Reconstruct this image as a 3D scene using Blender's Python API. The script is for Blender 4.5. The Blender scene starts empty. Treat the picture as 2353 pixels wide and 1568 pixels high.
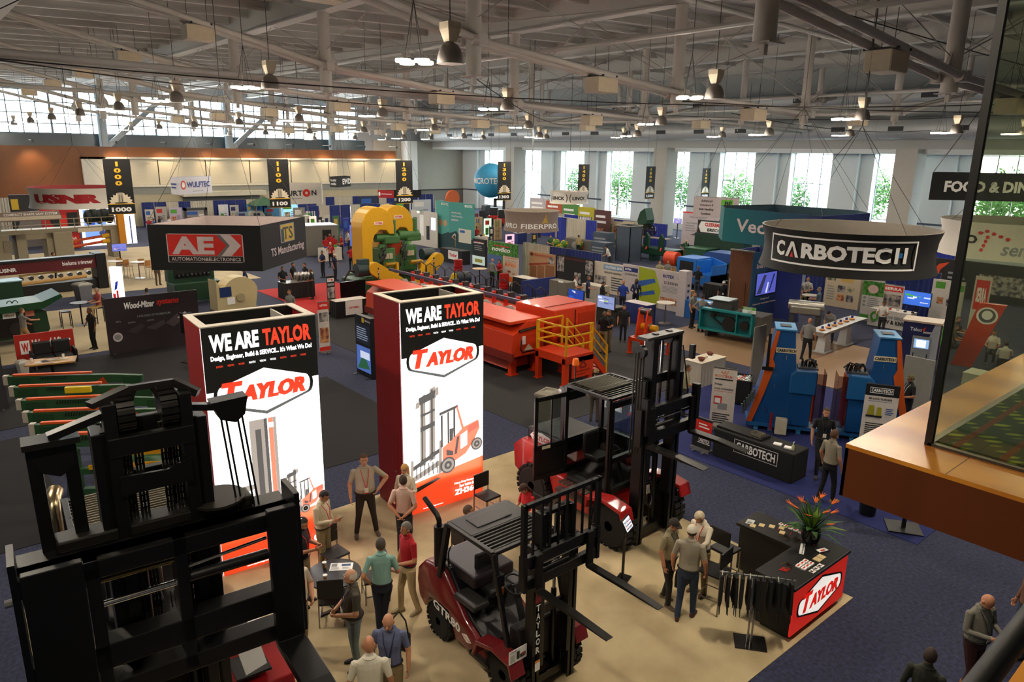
import bpy,math,random
import numpy as np
from mathutils import Vector,Matrix
random.seed(7)
SC=bpy.context.scene
COL=SC.collection
# ------------------------------------------------------------------ camera
IW,IH=2353,1568
YAW,PIT,ROL=(math.radians(a)for a in(49.6,14.56,0.81))
FPX,CZ=1664.0,8.0
_fh=Vector((math.cos(YAW),math.sin(YAW),0));_rh=Vector((math.sin(YAW),-math.cos(YAW),0));_up=Vector((0,0,1))
CF=_fh*math.cos(PIT)-_up*math.sin(PIT);_u0=_up*math.cos(PIT)+_fh*math.sin(PIT)
CR=_rh*math.cos(ROL)+_u0*math.sin(ROL);CU=_u0*math.cos(ROL)-_rh*math.sin(ROL)
cam=bpy.data.objects.new('camera',bpy.data.cameras.new('camera'));COL.objects.link(cam)
cam.matrix_world=Matrix(((CR.x,CU.x,-CF.x,0),(CR.y,CU.y,-CF.y,0),(CR.z,CU.z,-CF.z,CZ),(0,0,0,1)))
cam.data.sensor_width=36;cam.data.lens=FPX/IW*36;cam.data.clip_start=.05;cam.data.clip_end=400
SC.camera=cam
# ------------------------------------------------------------------ world, exposure
SC.view_settings.view_transform='Standard';SC.view_settings.look='None'
SC.view_settings.gamma=1;SC.view_settings.use_curve_mapping=False;SC.view_settings.exposure=0.0
wd=bpy.data.worlds.new('overcast_sky');SC.world=wd;wd.use_nodes=True
_bg=wd.node_tree.nodes['Background'];_bg.inputs[0].default_value=(.86,.94,1,1);_bg.inputs[1].default_value=15.0
LAMP_W=290.0
SC.cycles.use_denoising=True
SC.cycles.use_adaptive_sampling=True;SC.cycles.adaptive_threshold=.2;SC.cycles.adaptive_min_samples=16;SC.cycles.caustics_reflective=False;SC.cycles.caustics_refractive=False;SC.cycles.max_bounces=5;SC.cycles.diffuse_bounces=3;SC.cycles.glossy_bounces=3;SC.cycles.transparent_max_bounces=8
SC.cycles.sample_clamp_indirect=6
# ------------------------------------------------------------------ survey helpers: floor plan from sight lines
def ray(px,py):return CF*FPX+CR*(px-IW/2)-CU*(py-IH/2)
def G(px,py,z=0.0):
    d=ray(px,py);p=Vector((0,0,CZ))+d*((z-CZ)/d.z)
    if z<2.5 and(p.y>81.5 or p.x>64):k=min(81.5/max(p.y,1),64/max(p.x,1));p.x*=k;p.y*=k # nothing stands beyond the end walls
    return p
def D(px,py,dist):
    d=ray(px,py);return Vector((0,0,CZ))+d*(dist/math.hypot(d.x,d.y))
def ZT(px,py,p):
    d=ray(px,py);return CZ+d.z*math.hypot(p[0],p[1])/math.hypot(d.x,d.y)
# ------------------------------------------------------------------ materials
def lin(h):
    h=h.lstrip('#');v=[int(h[i:i+2],16)/255 for i in(0,2,4)]
    return[c/12.92 if c<=.04045 else((c+.055)/1.055)**2.4 for c in v]
_M={}
def M(h,rough=.6,metal=0.0,emit=0.0,var=.06,scale=6.0,bump=0.0,alpha=1.0,spec=.5,coat=0.0):
    k=(h,rough,metal,emit,var,scale,bump,alpha,spec,coat)
    if k in _M:return _M[k]
    m=bpy.data.materials.new('m_'+h.strip('#'));m.use_nodes=True
    nt=m.node_tree;b=nt.nodes['Principled BSDF'];c=lin(h)
    b.inputs['Roughness'].default_value=rough;b.inputs['Metallic'].default_value=metal
    b.inputs['Specular IOR Level'].default_value=spec;b.inputs['Coat Weight'].default_value=coat
    tc=nt.nodes.new('ShaderNodeTexCoord');nz=nt.nodes.new('ShaderNodeTexNoise');nz.inputs['Scale'].default_value=scale;nz.inputs['Detail'].default_value=3
    nt.links.new(tc.outputs['Object'],nz.inputs['Vector'])
    mx=nt.nodes.new('ShaderNodeMix');mx.data_type='RGBA'
    mx.inputs[6].default_value=[max(0,x*(1-2*var))for x in c]+[1];mx.inputs[7].default_value=[min(1,x*(1+2*var))for x in c]+[1]
    nt.links.new(nz.outputs['Fac'],mx.inputs[0]);nt.links.new(mx.outputs[2],b.inputs['Base Color'])
    if emit:
        b.inputs['Emission Color'].default_value=c+[1];b.inputs['Emission Strength'].default_value=emit
    if bump:
        bp=nt.nodes.new('ShaderNodeBump');bp.inputs['Strength'].default_value=bump;bp.inputs['Distance'].default_value=.02
        nt.links.new(nz.outputs['Fac'],bp.inputs['Height']);nt.links.new(bp.outputs[0],b.inputs['Normal'])
    b.inputs['Alpha'].default_value=alpha
    _M[k]=m;return m
def mat_two(name,h1,h2,rough,scale,kind='noise',lo=.4,hi=.6,bump=0.0,stretch=(1,1,1),metal=0.0,emit=0.0):
    m=bpy.data.materials.new(name);m.use_nodes=True;nt=m.node_tree;b=nt.nodes['Principled BSDF']
    tc=nt.nodes.new('ShaderNodeTexCoord');mp=nt.nodes.new('ShaderNodeMapping');mp.inputs['Scale'].default_value=stretch
    nt.links.new(tc.outputs['Object'],mp.inputs[0])
    if kind=='wave':
        t=nt.nodes.new('ShaderNodeTexWave');t.inputs['Scale'].default_value=scale;t.inputs['Distortion'].default_value=2.5;t.inputs['Detail'].default_value=3
    elif kind=='voronoi':
        t=nt.nodes.new('ShaderNodeTexVoronoi');t.inputs['Scale'].default_value=scale
    else:
        t=nt.nodes.new('ShaderNodeTexNoise');t.inputs['Scale'].default_value=scale;t.inputs['Detail'].default_value=6
    nt.links.new(mp.outputs[0],t.inputs['Vector'])
    r=nt.nodes.new('ShaderNodeValToRGB');r.color_ramp.elements[0].position=lo;r.color_ramp.elements[1].position=hi
    r.color_ramp.elements[0].color=lin(h1)+[1];r.color_ramp.elements[1].color=lin(h2)+[1]
    nt.links.new(t.outputs[0],r.inputs[0]);nt.links.new(r.outputs[0],b.inputs['Base Color'])
    b.inputs['Roughness'].default_value=rough;b.inputs['Metallic'].default_value=metal
    if emit:nt.links.new(r.outputs[0],b.inputs['Emission Color']);b.inputs['Emission Strength'].default_value=emit
    if bump:
        bp=nt.nodes.new('ShaderNodeBump');bp.inputs['Strength'].default_value=bump;bp.inputs['Distance'].default_value=.02
        nt.links.new(t.outputs[0],bp.inputs['Height']);nt.links.new(bp.outputs[0],b.inputs['Normal'])
    return m
def glass(name,tint,mirror=.08):
    m=bpy.data.materials.new(name);m.use_nodes=True;nt=m.node_tree;nt.nodes.clear()
    o=nt.nodes.new('ShaderNodeOutputMaterial');t=nt.nodes.new('ShaderNodeBsdfTransparent');g=nt.nodes.new('ShaderNodeBsdfGlossy');x=nt.nodes.new('ShaderNodeMixShader')
    t.inputs[0].default_value=(*tint,1);g.inputs['Roughness'].default_value=.02;x.inputs[0].default_value=mirror
    nt.links.new(t.outputs[0],x.inputs[1]);nt.links.new(g.outputs[0],x.inputs[2]);nt.links.new(x.outputs[0],o.inputs[0])
    return m
# ------------------------------------------------------------------ mesh builder
def frame_of(d):
    d=Vector(d).normalized();a=Vector((0,0,1))if abs(d.z)<.95 else Vector((1,0,0))
    u=d.cross(a).normalized();return u,d.cross(u).normalized(),d
class MB:
    def __init__(s):s.v=[];s.f=[];s.m=[];s.mats=[];s.cur=0
    def mat(s,m):
        if m not in s.mats:s.mats.append(m)
        s.cur=s.mats.index(m);return s
    def add(s,vs,fs):
        o=len(s.v);s.v.extend([tuple(p)for p in vs]);s.f.extend([tuple(i+o for i in f)for f in fs]);s.m.extend([s.cur]*len(fs));return s
    def bx(s,x0,x1,y0,y1,z0,z1,M4=None):
        vs=[Vector(p)for p in((x0,y0,z0),(x1,y0,z0),(x1,y1,z0),(x0,y1,z0),(x0,y0,z1),(x1,y0,z1),(x1,y1,z1),(x0,y1,z1))]
        if M4 is not None:vs=[M4@p for p in vs]
        return s.add(vs,[(0,3,2,1),(4,5,6,7),(0,1,5,4),(1,2,6,5),(2,3,7,6),(3,0,4,7)])
    def bar(s,p,q,w,h=None,roll=0):
        p=Vector(p);q=Vector(q);h=h or w;u,v,d=frame_of(q-p)
        if roll:c,n=math.cos(roll),math.sin(roll);u,v=u*c+v*n,v*c-u*n
        a=[u*(w/2)*i+v*(h/2)*j for i,j in((-1,-1),(1,-1),(1,1),(-1,1))]
        return s.add([p+x for x in a]+[q+x for x in a],[(3,2,1,0),(4,5,6,7),(0,1,5,4),(1,2,6,5),(2,3,7,6),(3,0,4,7)])
    def cyl(s,p,q,r,r2=None,n=12,cap=True):
        p=Vector(p);q=Vector(q);r2=r if r2 is None else r2;u,v,d=frame_of(q-p)
        cs=[(u*math.cos(2*math.pi*i/n)+v*math.sin(2*math.pi*i/n))for i in range(n)]
        vs=[p+c*r for c in cs]+[q+c*r2 for c in cs]
        fs=[(i,n+i,n+(i+1)%n,(i+1)%n)[::-1]for i in range(n)]
        if cap:fs+=[tuple(range(n))[::-1],tuple(range(n,2*n))]
        fs=[f[::-1]for f in fs]
        return s.add(vs,fs)
    def tube(s,pts,r,n=8,rs=None):
        pts=[Vector(p)for p in pts];rings=[];pu=None
        for i,p in enumerate(pts):
            d=(pts[min(i+1,len(pts)-1)]-pts[max(i-1,0)]).normalized()
            if pu is None:u,v,_=frame_of(d)
            else:
                u=(pu-d*pu.dot(d));u=u.normalized()if u.length>1e-6 else frame_of(d)[0];v=d.cross(u)
            pu=u;rr=rs[i]if rs else r
            rings.append([p+(u*math.cos(2*math.pi*k/n)+v*math.sin(2*math.pi*k/n))*rr for k in range(n)])
        return s.loft(rings)
    def loft(s,rings,cap=True,closed=True):
        n=len(rings[0]);vs=[p for r in rings for p in r];fs=[]
        for i in range(len(rings)-1):
            for k in range(n if closed else n-1):
                fs.append((i*n+k,i*n+(k+1)%n,(i+1)*n+(k+1)%n,(i+1)*n+k))
        if cap:fs+=[tuple(range(n))[::-1],tuple(range((len(rings)-1)*n,len(rings)*n))]
        return s.add(vs,fs)
    def lathe(s,prof,o=(0,0,0),n=20,ax='z'):
        rings=[]
        for r,z in prof:
            ring=[]
            for k in range(n):
                a=2*math.pi*k/n;x,y=r*math.cos(a),r*math.sin(a)
                ring.append(Vector(o)+Vector((x,y,z)if ax=='z' else((z,x,y)if ax=='x' else(y,z,x))))
            rings.append(ring)
        return s.loft(rings)
    def prism(s,poly,a0,a1,ax='y'):
        # poly in the plane normal to ax, extruded from a0 to a1
        mk={'y':lambda p,a:(p[0],a,p[1]),'x':lambda p,a:(a,p[0],p[1]),'z':lambda p,a:(p[0],p[1],a)}[ax]
        n=len(poly);vs=[mk(p,a0)for p in poly]+[mk(p,a1)for p in poly]
        fs=[tuple(range(n)),tuple(range(2*n-1,n-1,-1))]+[(i,n+i,n+(i+1)%n,(i+1)%n)for i in range(n)]
        return s.add(vs,fs)
    def ell(s,c,rx,ry,rz,nu=12,nv=8,R=None):
        c=Vector(c);rings=[]
        for j in range(nv+1):
            t=math.pi*(j/nv);zz=-math.cos(t);rr=max(math.sin(t),.02)
            ring=[Vector((rx*rr*math.cos(2*math.pi*k/nu),ry*rr*math.sin(2*math.pi*k/nu),rz*zz))for k in range(nu)]
            rings.append([c+(R@p if R is not None else p)for p in ring])
        return s.loft(rings)
    def build(s,name,mat=None,parent=None,smooth=False,bevel=0.0,fix=False):
        me=bpy.data.meshes.new(name);me.from_pydata(s.v,[],s.f)
        for m in(s.mats or[mat]):me.materials.append(m)
        if s.mats:me.polygons.foreach_set('material_index',s.m)
        if smooth:me.polygons.foreach_set('use_smooth',[True]*len(me.polygons))
        if fix:
            import bmesh
            b=bmesh.new();b.from_mesh(me);bmesh.ops.recalc_face_normals(b,faces=b.faces);b.to_mesh(me);b.free()
        me.update();o=bpy.data.objects.new(name,me);COL.objects.link(o)
        if parent is not None:o.parent=parent
        if bevel:
            bv=o.modifiers.new('bevel','BEVEL');bv.width=bevel;bv.segments=2;bv.limit_method='ANGLE'
        if smooth and not bevel and len(me.polygons)<200000:
            try:me.set_sharp_from_angle(angle=math.radians(42))
            except Exception:pass
        return o
def tag(o,label,cat=None,group=None,kind=None):
    if label:o['label']=label
    if cat:o['category']=cat
    if group:o['group']=group
    if kind:o['kind']=kind
    return o
def th(name,label,cat,loc=(0,0,0),rz=0.0,group=None):
    o=bpy.data.objects.new(name,None);COL.objects.link(o);o.location=loc;o.rotation_euler=(0,0,rz);o.empty_display_size=.2
    return tag(o,label,cat,group)
def struct(o):o['kind']='structure';return o
def kids(o):return[c for c in COL.objects if c.parent==o]
_kids={}
def copy_tree(o,loc=None,rz=None,label=None,chs=None):
    c=o.copy();COL.objects.link(c)
    if loc is not None:c.location=loc
    if rz is not None:c.rotation_euler=(0,0,rz)
    if label:c['label']=label
    for ch in o.children:
        d=ch.copy();COL.objects.link(d);d.parent=c
        for g in ch.children:
            e=g.copy();COL.objects.link(e);e.parent=d
    return c
def part(name,mat,parent,fn,**k):
    b=MB();fn(b);return b.build(name,mat,parent,**k)
def box(name,mat,parent,x0,x1,y0,y1,z0,z1,bevel=0.0):
    return MB().bx(x0,x1,y0,y1,z0,z1).build(name,mat,parent,bevel=bevel)
ORD=('first','second','third','fourth','fifth','sixth','seventh','eighth','ninth','tenth','eleventh')
# ------------------------------------------------------------------ lettering and flat print
_TX={}
def text_geo(s,bold=.02,shear=0.0,sp=1.0):
    bold=min(bold,.045);k=(s,bold,shear,sp)
    if k in _TX:return _TX[k]
    c=bpy.data.curves.new('t','FONT');c.body=s;c.resolution_u=2;c.offset=bold;c.shear=shear;c.space_character=sp;c.fill_mode='FRONT'
    o=bpy.data.objects.new('t',c);me=bpy.data.meshes.new_from_object(o)
    v=np.zeros(len(me.vertices)*3);me.vertices.foreach_get('co',v);v=v.reshape(-1,3)[:,:2]
    mn,mx_=v.min(0),v.max(0);asp=(mx_[0]-mn[0])/max(mx_[1]-mn[1],1e-6)
    v=(v-mn)/np.maximum(mx_-mn,1e-6);fs=[tuple(p.vertices)for p in me.polygons]
    bpy.data.objects.remove(o);bpy.data.curves.remove(c);bpy.data.meshes.remove(me)
    _TX[k]=(v,fs,asp);return _TX[k]
def flat(o,u,v):
    o,u,v=Vector(o),Vector(u),Vector(v);n=u.normalized().cross(v.normalized());return lambda s,t,d:o+u*s+v*t+n*d
def front(x0,x1,z0,z1,y=0.0):return flat((x0,y,z0),(x1-x0,0,0),(0,0,z1-z0))
def pr(parent,surf,items,name='printed_graphic',off=.004,seg=1,step=.0012):
    """flat print on a surface; items in unit coordinates of the panel"""
    b=MB()
    for i,it in enumerate(items):
        d=off+step*i;k=it[0];b.mat(it[-1]if not isinstance(it[-1],dict)else it[-2]);opt=it[-1]if isinstance(it[-1],dict)else{}
        if k=='R':
            s0,t0,s1,t1=it[1:5];n=max(1,int(seg*abs(s1-s0)+.99))
            vs=[surf(s0+(s1-s0)*j/n,t,d)for t in(t0,t1)for j in range(n+1)]
            b.add(vs,[(j,j+1,n+2+j,n+1+j)for j in range(n)])
        elif k=='P':
            b.add([surf(x,y,d)for x,y in it[1]],[tuple(range(len(it[1])))])
        elif k=='E':
            cs,ct,rs,rt=it[1:5];b.add([surf(cs+rs*math.cos(a*math.pi/10),ct+rt*math.sin(a*math.pi/10),d)for a in range(20)],[tuple(range(20))])
        elif k=='L':
            s0,t0,s1,t1,n=it[1:6];rnd=random.Random(int(s0*1000+t0*100))
            for j in range(n):
                tt=t1-(t1-t0)*(j+.5)/n;hh=(t1-t0)/n*.22;e=s0+(s1-s0)*rnd.uniform(.7,1)
                b.add([surf(s0,tt-hh,d),surf(e,tt-hh,d),surf(e,tt+hh,d),surf(s0,tt+hh,d)],[(0,1,2,3)])
        elif k=='T':
            st,s0,t0,s1,t1=it[1:6];
            if st=='1':s0,s1=s0+(s1-s0)*.32,s1-(s1-s0)*.32
            v,fs,asp=text_geo(st,opt.get('b',.02),opt.get('sh',0),opt.get('sp',1))
            sk=opt.get('skew',0)
            for e in((0,-opt['x'],opt['x'])if 'x' in opt else(0,)):b.add([surf(s0+(s1-s0)*x+e,t0+(t1-t0)*y+sk*x,d+abs(e)*.05)for x,y in v],fs)
    o=b.build(name,None,parent);return o
def seg(pl,prr,axis=None):
    """base point, length, heading of a panel whose foot runs from sight line pl to pr; snapped to the hall grid"""
    a,b=G(*pl),G(*prr);dx,dy=b.x-a.x,b.y-a.y
    if axis is None:axis='X' if abs(dx)>abs(dy)else 'Y'
    if axis=='X':return Vector((a.x,(a.y+b.y)/2,0)),abs(dx),0.0
    return Vector(((a.x+b.x)/2,a.y,0)),abs(dy),-math.pi/2
# shared finishes
BLACK=M('#0b0b0c',.45,var=.1);BLKM=M('#070708',.4,.0,spec=.45,var=.12);STEEL=M('#9a9a98',.3,.9);CHROME=M('#c8c8c8',.12,1.0)
WHITE=M('#e8e8e4',.55,var=.02);DKRED=M('#7d0f14',.4,var=.05,coat=.4);TRED=M('#c22017',.4,coat=.3);RUB=M('#101010',.85,var=.15,scale=30,bump=.3)
PRW=M('#f4f4f2',.6,var=0);PRK=M('#101214',.6,var=0);PRR=M('#d42a1e',.55,var=0);PRG=M('#8c8f92',.6,var=0)
GREY=M('#77787a',.55);DGREY=M('#3a3b3e',.5);BLUEDR=M('#1d2a78',.8,var=.1,scale=3);WIRE=M('#4a4846',.5,.3);BEIGE=M('#cfc4ab',.7)
# ================================================================== the hall
XW,XU,YF,YC=66.5,60.6,84.0,90.0
carpet_m=mat_two('aisle_carpet','#1e2236','#343a58',.95,14,lo=.3,hi=.7)
_n=carpet_m.node_tree
o=MB().bx(-16,XW+1.5,-16,91,-.3,0).build('floor',carpet_m);struct(o);tag(o,'dark blue grey speckled aisle carpet across the hall floor')
wallw=M('#e6ebeb',.8,var=.02);wallg=M('#b9b9b4',.8,var=.03);wallup=M('#b7b9b6',.75,var=.03);orange_w=mat_two('orange_wood_wall','#74400f','#7d4715',.45,.8,'noise',.2,.8)
o=MB().bx(-16,-15,-16,91,0,17).build('wall_left',wallg);struct(o)
o=MB().bx(-16,XW,-16,-15,0,17).build('wall_back',wallg);struct(o)
o=MB().bx(XW,XW+1,-16,15,0,8.4).build('wall_near_side',wallg);struct(o)
# ceiling deck
deck=mat_two('roof_deck','#a9a6a2','#c2bfba',.8,9,'wave',.3,.7,bump=.5,stretch=(0,1,0))
def roofz(x):return 14.0+.028*x
o=MB().add([(-16,-16,roofz(-16)),(XW+1,-16,roofz(XW)),(XW+1,91,roofz(XW)),(-16,91,roofz(-16)),(-16,-16,roofz(-16)+.3),(XW+1,-16,roofz(XW)+.3),(XW+1,91,roofz(XW)+.3),(-16,91,roofz(-16)+.3)],
             [(0,1,2,3),(7,6,5,4),(0,4,5,1),(1,5,6,2),(2,6,7,3),(3,7,4,0)]).build('ceiling',deck);struct(o)
# ---- window wall: piers between nine tall windows, upper wall, soffit
WINY=[19.5+7.9*k for k in range(9)]
b=MB();edges=[15.0]+sum([[c-2.05,c+2.05]for c in WINY],[])+[91.0]
for i in range(0,len(edges),2):b.bx(XW,XW+1.0,edges[i],edges[i+1],0,8.35)
for c in WINY:b.bx(XW,XW+1.0,c-2.05,c+2.05,0,.7)
for i in range(0,len(edges),2):
    if edges[i+1]-edges[i]>3:b.bx(XW-.55,XW,edges[i]+1.15,edges[i+1]-1.15,0,8.35)
o=b.build('wall_right',wallw);struct(o)
o=MB().bx(XU,XU+.4,-16,91,8.7,16.5).build('wall_right_upper',wallup);struct(o)
o=MB().bx(XU,XW+1.2,-16,91,8.35,8.7).build('trim_1',wallw);struct(o);tag(o,'white soffit above the tall windows')
b=MB()
for i in range(2,len(edges)-1,2):b.bx(XW-.6,XW-.55,edges[i]+.1,edges[i+1]-.1,2.62,2.78)
o=b.build('trim_2',M('#3f4c5c',.6));struct(o);tag(o,'dark blue rail line along the window wall')
colm=M('#b4b1a9',.75,var=.03)
for k,y in enumerate((24,47.4,70.7)):
    o=MB().bx(59.4,61.2,y-.8,y+.8,0,8.7).bx(59.36,61.24,y-.84,y+.84,2.6,2.63).bx(59.36,61.24,y-.84,y+.84,5.4,5.43).build('wall_column',colm);struct(o)
frm=M('#8f9aa0',.5,.3);gl=glass('window_glass',(.97,1,.99),.05)
for k,c in enumerate(WINY):
    w=th('window_%d'%(k+1),None,None,(XW+.85,c,0));w['kind']='structure'
    b=MB()
    for y in(-2.02,-.68,.68,2.02):b.bx(-.04,.04,y-.035,y+.035,.7,8.35)
    for z in(.73,2.7,5.55,8.3):b.bx(-.04,.04,-2.02,2.02,z-.035,z+.035)
    b.build('window_frame',frm,w)
    for i in range(3):
        for z0,z1 in((.76,2.66),(2.74,5.51),(5.59,8.26)):MB().bx(-.005,.005,-2+i*1.36,-.7+i*1.36,z0,z1).build('pane',gl,w)
    l=bpy.data.lights.new('portal','AREA');l.shape='RECTANGLE';l.size=7.5;l.size_y=4.0;l.cycles.is_portal=True
    lo=bpy.data.objects.new('daylight_portal',l);COL.objects.link(lo);lo.location=(XW+1.05,c,4.5);lo.rotation_euler=(0,math.radians(90),0)
# ---- far wall
o=MB().bx(-16,51.2,YF,YF+.6,2.95,8.06).bx(-16,51.2,YF+.6,YF+.9,0,8.06).build('wall_far',orange_w);struct(o)
cream=M('#cfc6ae',.7,var=.03)
o=MB().bx(15.1,51.6,YF-.5,YF,6.85,7.05).bx(15.1,17.2,YF-.5,YF,4.05,7.05).bx(15.1,51.2,YF-.45,YF,4.05,4.25).build('trim_3',M('#d9d3c2',.7));struct(o);tag(o,'cream frame around the wall panels at the far end')
t=th('wall_far_panels',None,None,(0,YF-.3,0));t['kind']='structure'
for i in range(7):MB().bx(17.3+i*4.85,22.05+i*4.85,-.02,.1,4.27,6.82).build('panel',cream,t)
o=MB().bx(15.1,51,YF-.25,YF,3.3,4.05).build('trim_4',M('#8f8f88',.7));struct(o)
o=MB().bx(15.1,51,YF-.2,YF,0,3.3).build('wall_far_lower',M('#b0a68c',.7));struct(o)
o=MB().bx(24,33,YF-1.6,YF-.2,3.0,3.5).build('trim_5',M('#c9c3ae',.7));struct(o);tag(o,'cream canopy over the dock opening')
o=MB().bx(24.3,32.7,YF-.32,YF-.2,0,3.0).build('door_1',M('#6f706c',.6));struct(o)
o=MB().bx(51.2,XW+1,89.4,90,0,9.4).build('wall_far_recess',M('#a9a69a',.8));struct(o)
o=MB().bx(51.2,XW,89.3,89.4,0,2.6).build('trim_6',M('#7e7a70',.8));struct(o)
o=MB().bx(51.2,XW,89.2,89.4,2.6,2.75).build('trim_7',M('#2c2c2e',.7));struct(o)
o=MB().bx(55.4,57,87.8,89.4,0,9.4).build('wall_pier',wallw);struct(o)
o=MB().bx(-16,XW,89.6,91,0,3).build('wall_far_base',wallg);struct(o)
# clerestory above the orange wall
o=MB().bx(-16,XW,YC,YC+.5,7.0,9.3).bx(-16,XW,YC,YC+.5,13.6,17).bx(49,XW,YC,YC+.5,9.3,13.6).build('wall_far_upper',M('#9aa2a6',.7));struct(o)
o=MB().bx(-16,50,YC-.1,YC,7.9,9.3).build('trim_8',M('#33424a',.35,.2));struct(o);tag(o,'dark blue glazed band below the clerestory windows')
steelb=M('#66757e',.55)
for k in range(13):
    x0=-16+k*5.0
    w=th('window_%d'%(k+10),None,None,(x0+2.5,YC+.2,0));w['kind']='structure'
    b=MB()
    for x in(-2.45,-1.25,0,1.25,2.45):b.bx(x-.05,x+.05,-.06,.06,9.3,13.6)
    for z in(9.35,10.3,11.3,12.4,13.55):b.bx(-2.45,2.45,-.06,.06,z-.05,z+.05)
    b.build('window_frame',steelb,w)
    MB().bx(-2.45,2.45,.02,.03,9.35,13.55).build('pane',gl,w)
for k in range(5):
    o=MB().cyl((-8+k*13.2,YC-1,7.5),(-8+k*13.2,YC-1,14.5),.45,n=16).build('wall_far_post',steelb,smooth=True);struct(o)
    if k<4 and k!=1:o=MB().bar((-8+k*13.2+.4,YC-1,8.2),(-8+k*13.2+6.5,YC-1,13.5),.5,.5).build('wall_far_brace',steelb);struct(o)
l=bpy.data.lights.new('portal','AREA');l.shape='RECTANGLE';l.size=65;l.size_y=4.3;l.cycles.is_portal=True
lo=bpy.data.objects.new('daylight_portal',l);COL.objects.link(lo);lo.location=(16.5,YC+.5,11.45);lo.rotation_euler=(math.radians(-90),0,0)
# ---- roof girders, purlins, trusses
paint=M('#bdb6ad',.6,var=.03);paint2=M('#c2bfb9',.6,var=.03)
NX=[4.4,14.45,24.6,34.6,44.7,54.8]
CH=[(-4,14.0),(4.4,13.55),(14.45,11.3),(24.6,10.35),(34.6,10.0),(44.7,10.5),(54.8,12.1),(60.6,13.1)]
CHZ={x:z for x,z in CH}
t=th('ceiling_girders',None,None);t['kind']='structure'
for x in[-5.7]+NX:
    z=roofz(x)
    MB().bx(x-.14,x+.14,-16,90,z-1.0,z).bx(x-.3,x+.3,-16,90,z-1.05,z-.98).build('girder',paint2,t)
t2=th('ceiling_purlins',None,None);t2['kind']='structure'
pm=MB().add([(p[0],p[1]*.09,p[2])for p in[]],[])
b=MB()
za,zb=roofz(-16)-.38,roofz(XU)-.38
b.add([(-16,-.1,za),(XU,-.1,zb),(XU,.1,zb),(-16,.1,za),(-16,-.1,za+.1),(XU,-.1,zb+.1),(XU,.1,zb+.1),(-16,.1,za+.1)],[(0,3,2,1),(4,5,6,7),(0,1,5,4),(1,2,6,5),(2,3,7,6),(3,0,4,7)])
b.add([(-16,-.03,za),(XU,-.03,zb),(XU,.03,zb),(-16,.03,za),(-16,-.03,za+.4),(XU,-.03,zb+.4),(XU,.03,zb+.4),(-16,.03,za+.4)],[(0,3,2,1),(4,5,6,7),(0,1,5,4),(1,2,6,5),(2,3,7,6),(3,0,4,7)])
p0=b.build('purlin',paint2,t2);p0.location=(0,-6,0)
for k in range(1,38):
    p=p0.copy();COL.objects.link(p);p.location=(0,-6+2.5*k,0)
rodm=M('#a09890',.6)
def truss_parts(tr):
    b=MB()
    for dy in(-.32,.32):
        pts=[Vector((x,dy,z))for x,z in CH]
        b.tube(pts,.11,10)
    b.build('bottom_chord',paint,tr,smooth=True)
    for x in NX[1:]:
        z=CHZ[x];zb=z-(1.0 if x<20 else .45 if x<30 else .42);r=.24 if x<30 else .2
        MB().cyl((x,0,zb),(x,0,roofz(x)-1),r,n=14).bx(x-.3,x+.3,-.3,.3,zb-.03,zb).bx(x-.07,x+.07,-.06,.06,zb-.25,zb).build('post',paint,tr,smooth=True)
        MB().bx(x-.16,x+.16,-.5,.5,z-.16,z+.16).prism([(x-.5,z+.05),(x+.5,z+.05),(x+.45,z+.35),(x+.2,z+.75),(x-.2,z+.75),(x-.45,z+.35)],-.05,.05).cyl((x-.32,-.32,z),(x+.32,-.32,z),.15).cyl((x-.32,.32,z),(x+.32,.32,z),.15).build('gusset',paint,tr)
    b=MB()
    for i,x in enumerate(NX[:-1]):
        x2=NX[i+1]
        b.cyl((x,0,roofz(x)-1),(x2,0,CHZ[x2]+.5),.016,n=5);b.cyl((x2,0,roofz(x2)-1),(x,0,CHZ[x]+.5),.022,n=5)
        b.cyl((x2,-5,roofz(x2)-1),(x2,0,CHZ[x2]+.6),.018,n=5);b.cyl((x2,5,roofz(x2)-1),(x2,0,CHZ[x2]+.6),.018,n=5)
    b.build('tie_rod',rodm,tr)
tr0=th('ceiling_truss',None,None,(0,9,0));tr0['kind']='structure';truss_parts(tr0)
for k in range(1,8):copy_tree(tr0,(0,9+10*k,0))
# services hung from the roof: sprinkler mains, cables
t=th('ceiling_pipes',None,None);t['kind']='structure'
for y,z,r in((31.4,10.75,.13),(32.2,10.6,.1),(51,11.0,.12),(16.2,13.0,.09)):
    MB().cyl((-10,y,z+.6),(60,y,z-.7),r,n=10).build('pipe',paint2,t,smooth=True)
for x,z in((19,11.6),(39,11.2),(52,11.5)):MB().cyl((x,0,z),(x,88,z),.08,n=8).build('pipe',paint2,t,smooth=True)
b=MB()
def sag(p,q,s,n=10):return[Vector(p).lerp(Vector(q),i/n)-Vector((0,0,s*4*(i/n)*(1-i/n)))for i in range(n+1)]
for p,q,s in(((2,26,10.4),(40,12,10.5),.6),((34,30,10.4),(60,14,11.2),.5),((8,12,12.6),(34,9,11.2),.1),((24.6,19,10.1),(50,7,10.6),.3),((-4,22,10.6),(26,30,10.1),.5),((0,40,10.8),(7,9,13),.1),((14.4,19,10.3),(36,36,9.9),.5),((30,20,9.9),(58,22,10),.4)):
    b.tube(sag(p,q,s),.018,4)
b.build('cable',M('#3a3533',.7),t)
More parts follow.
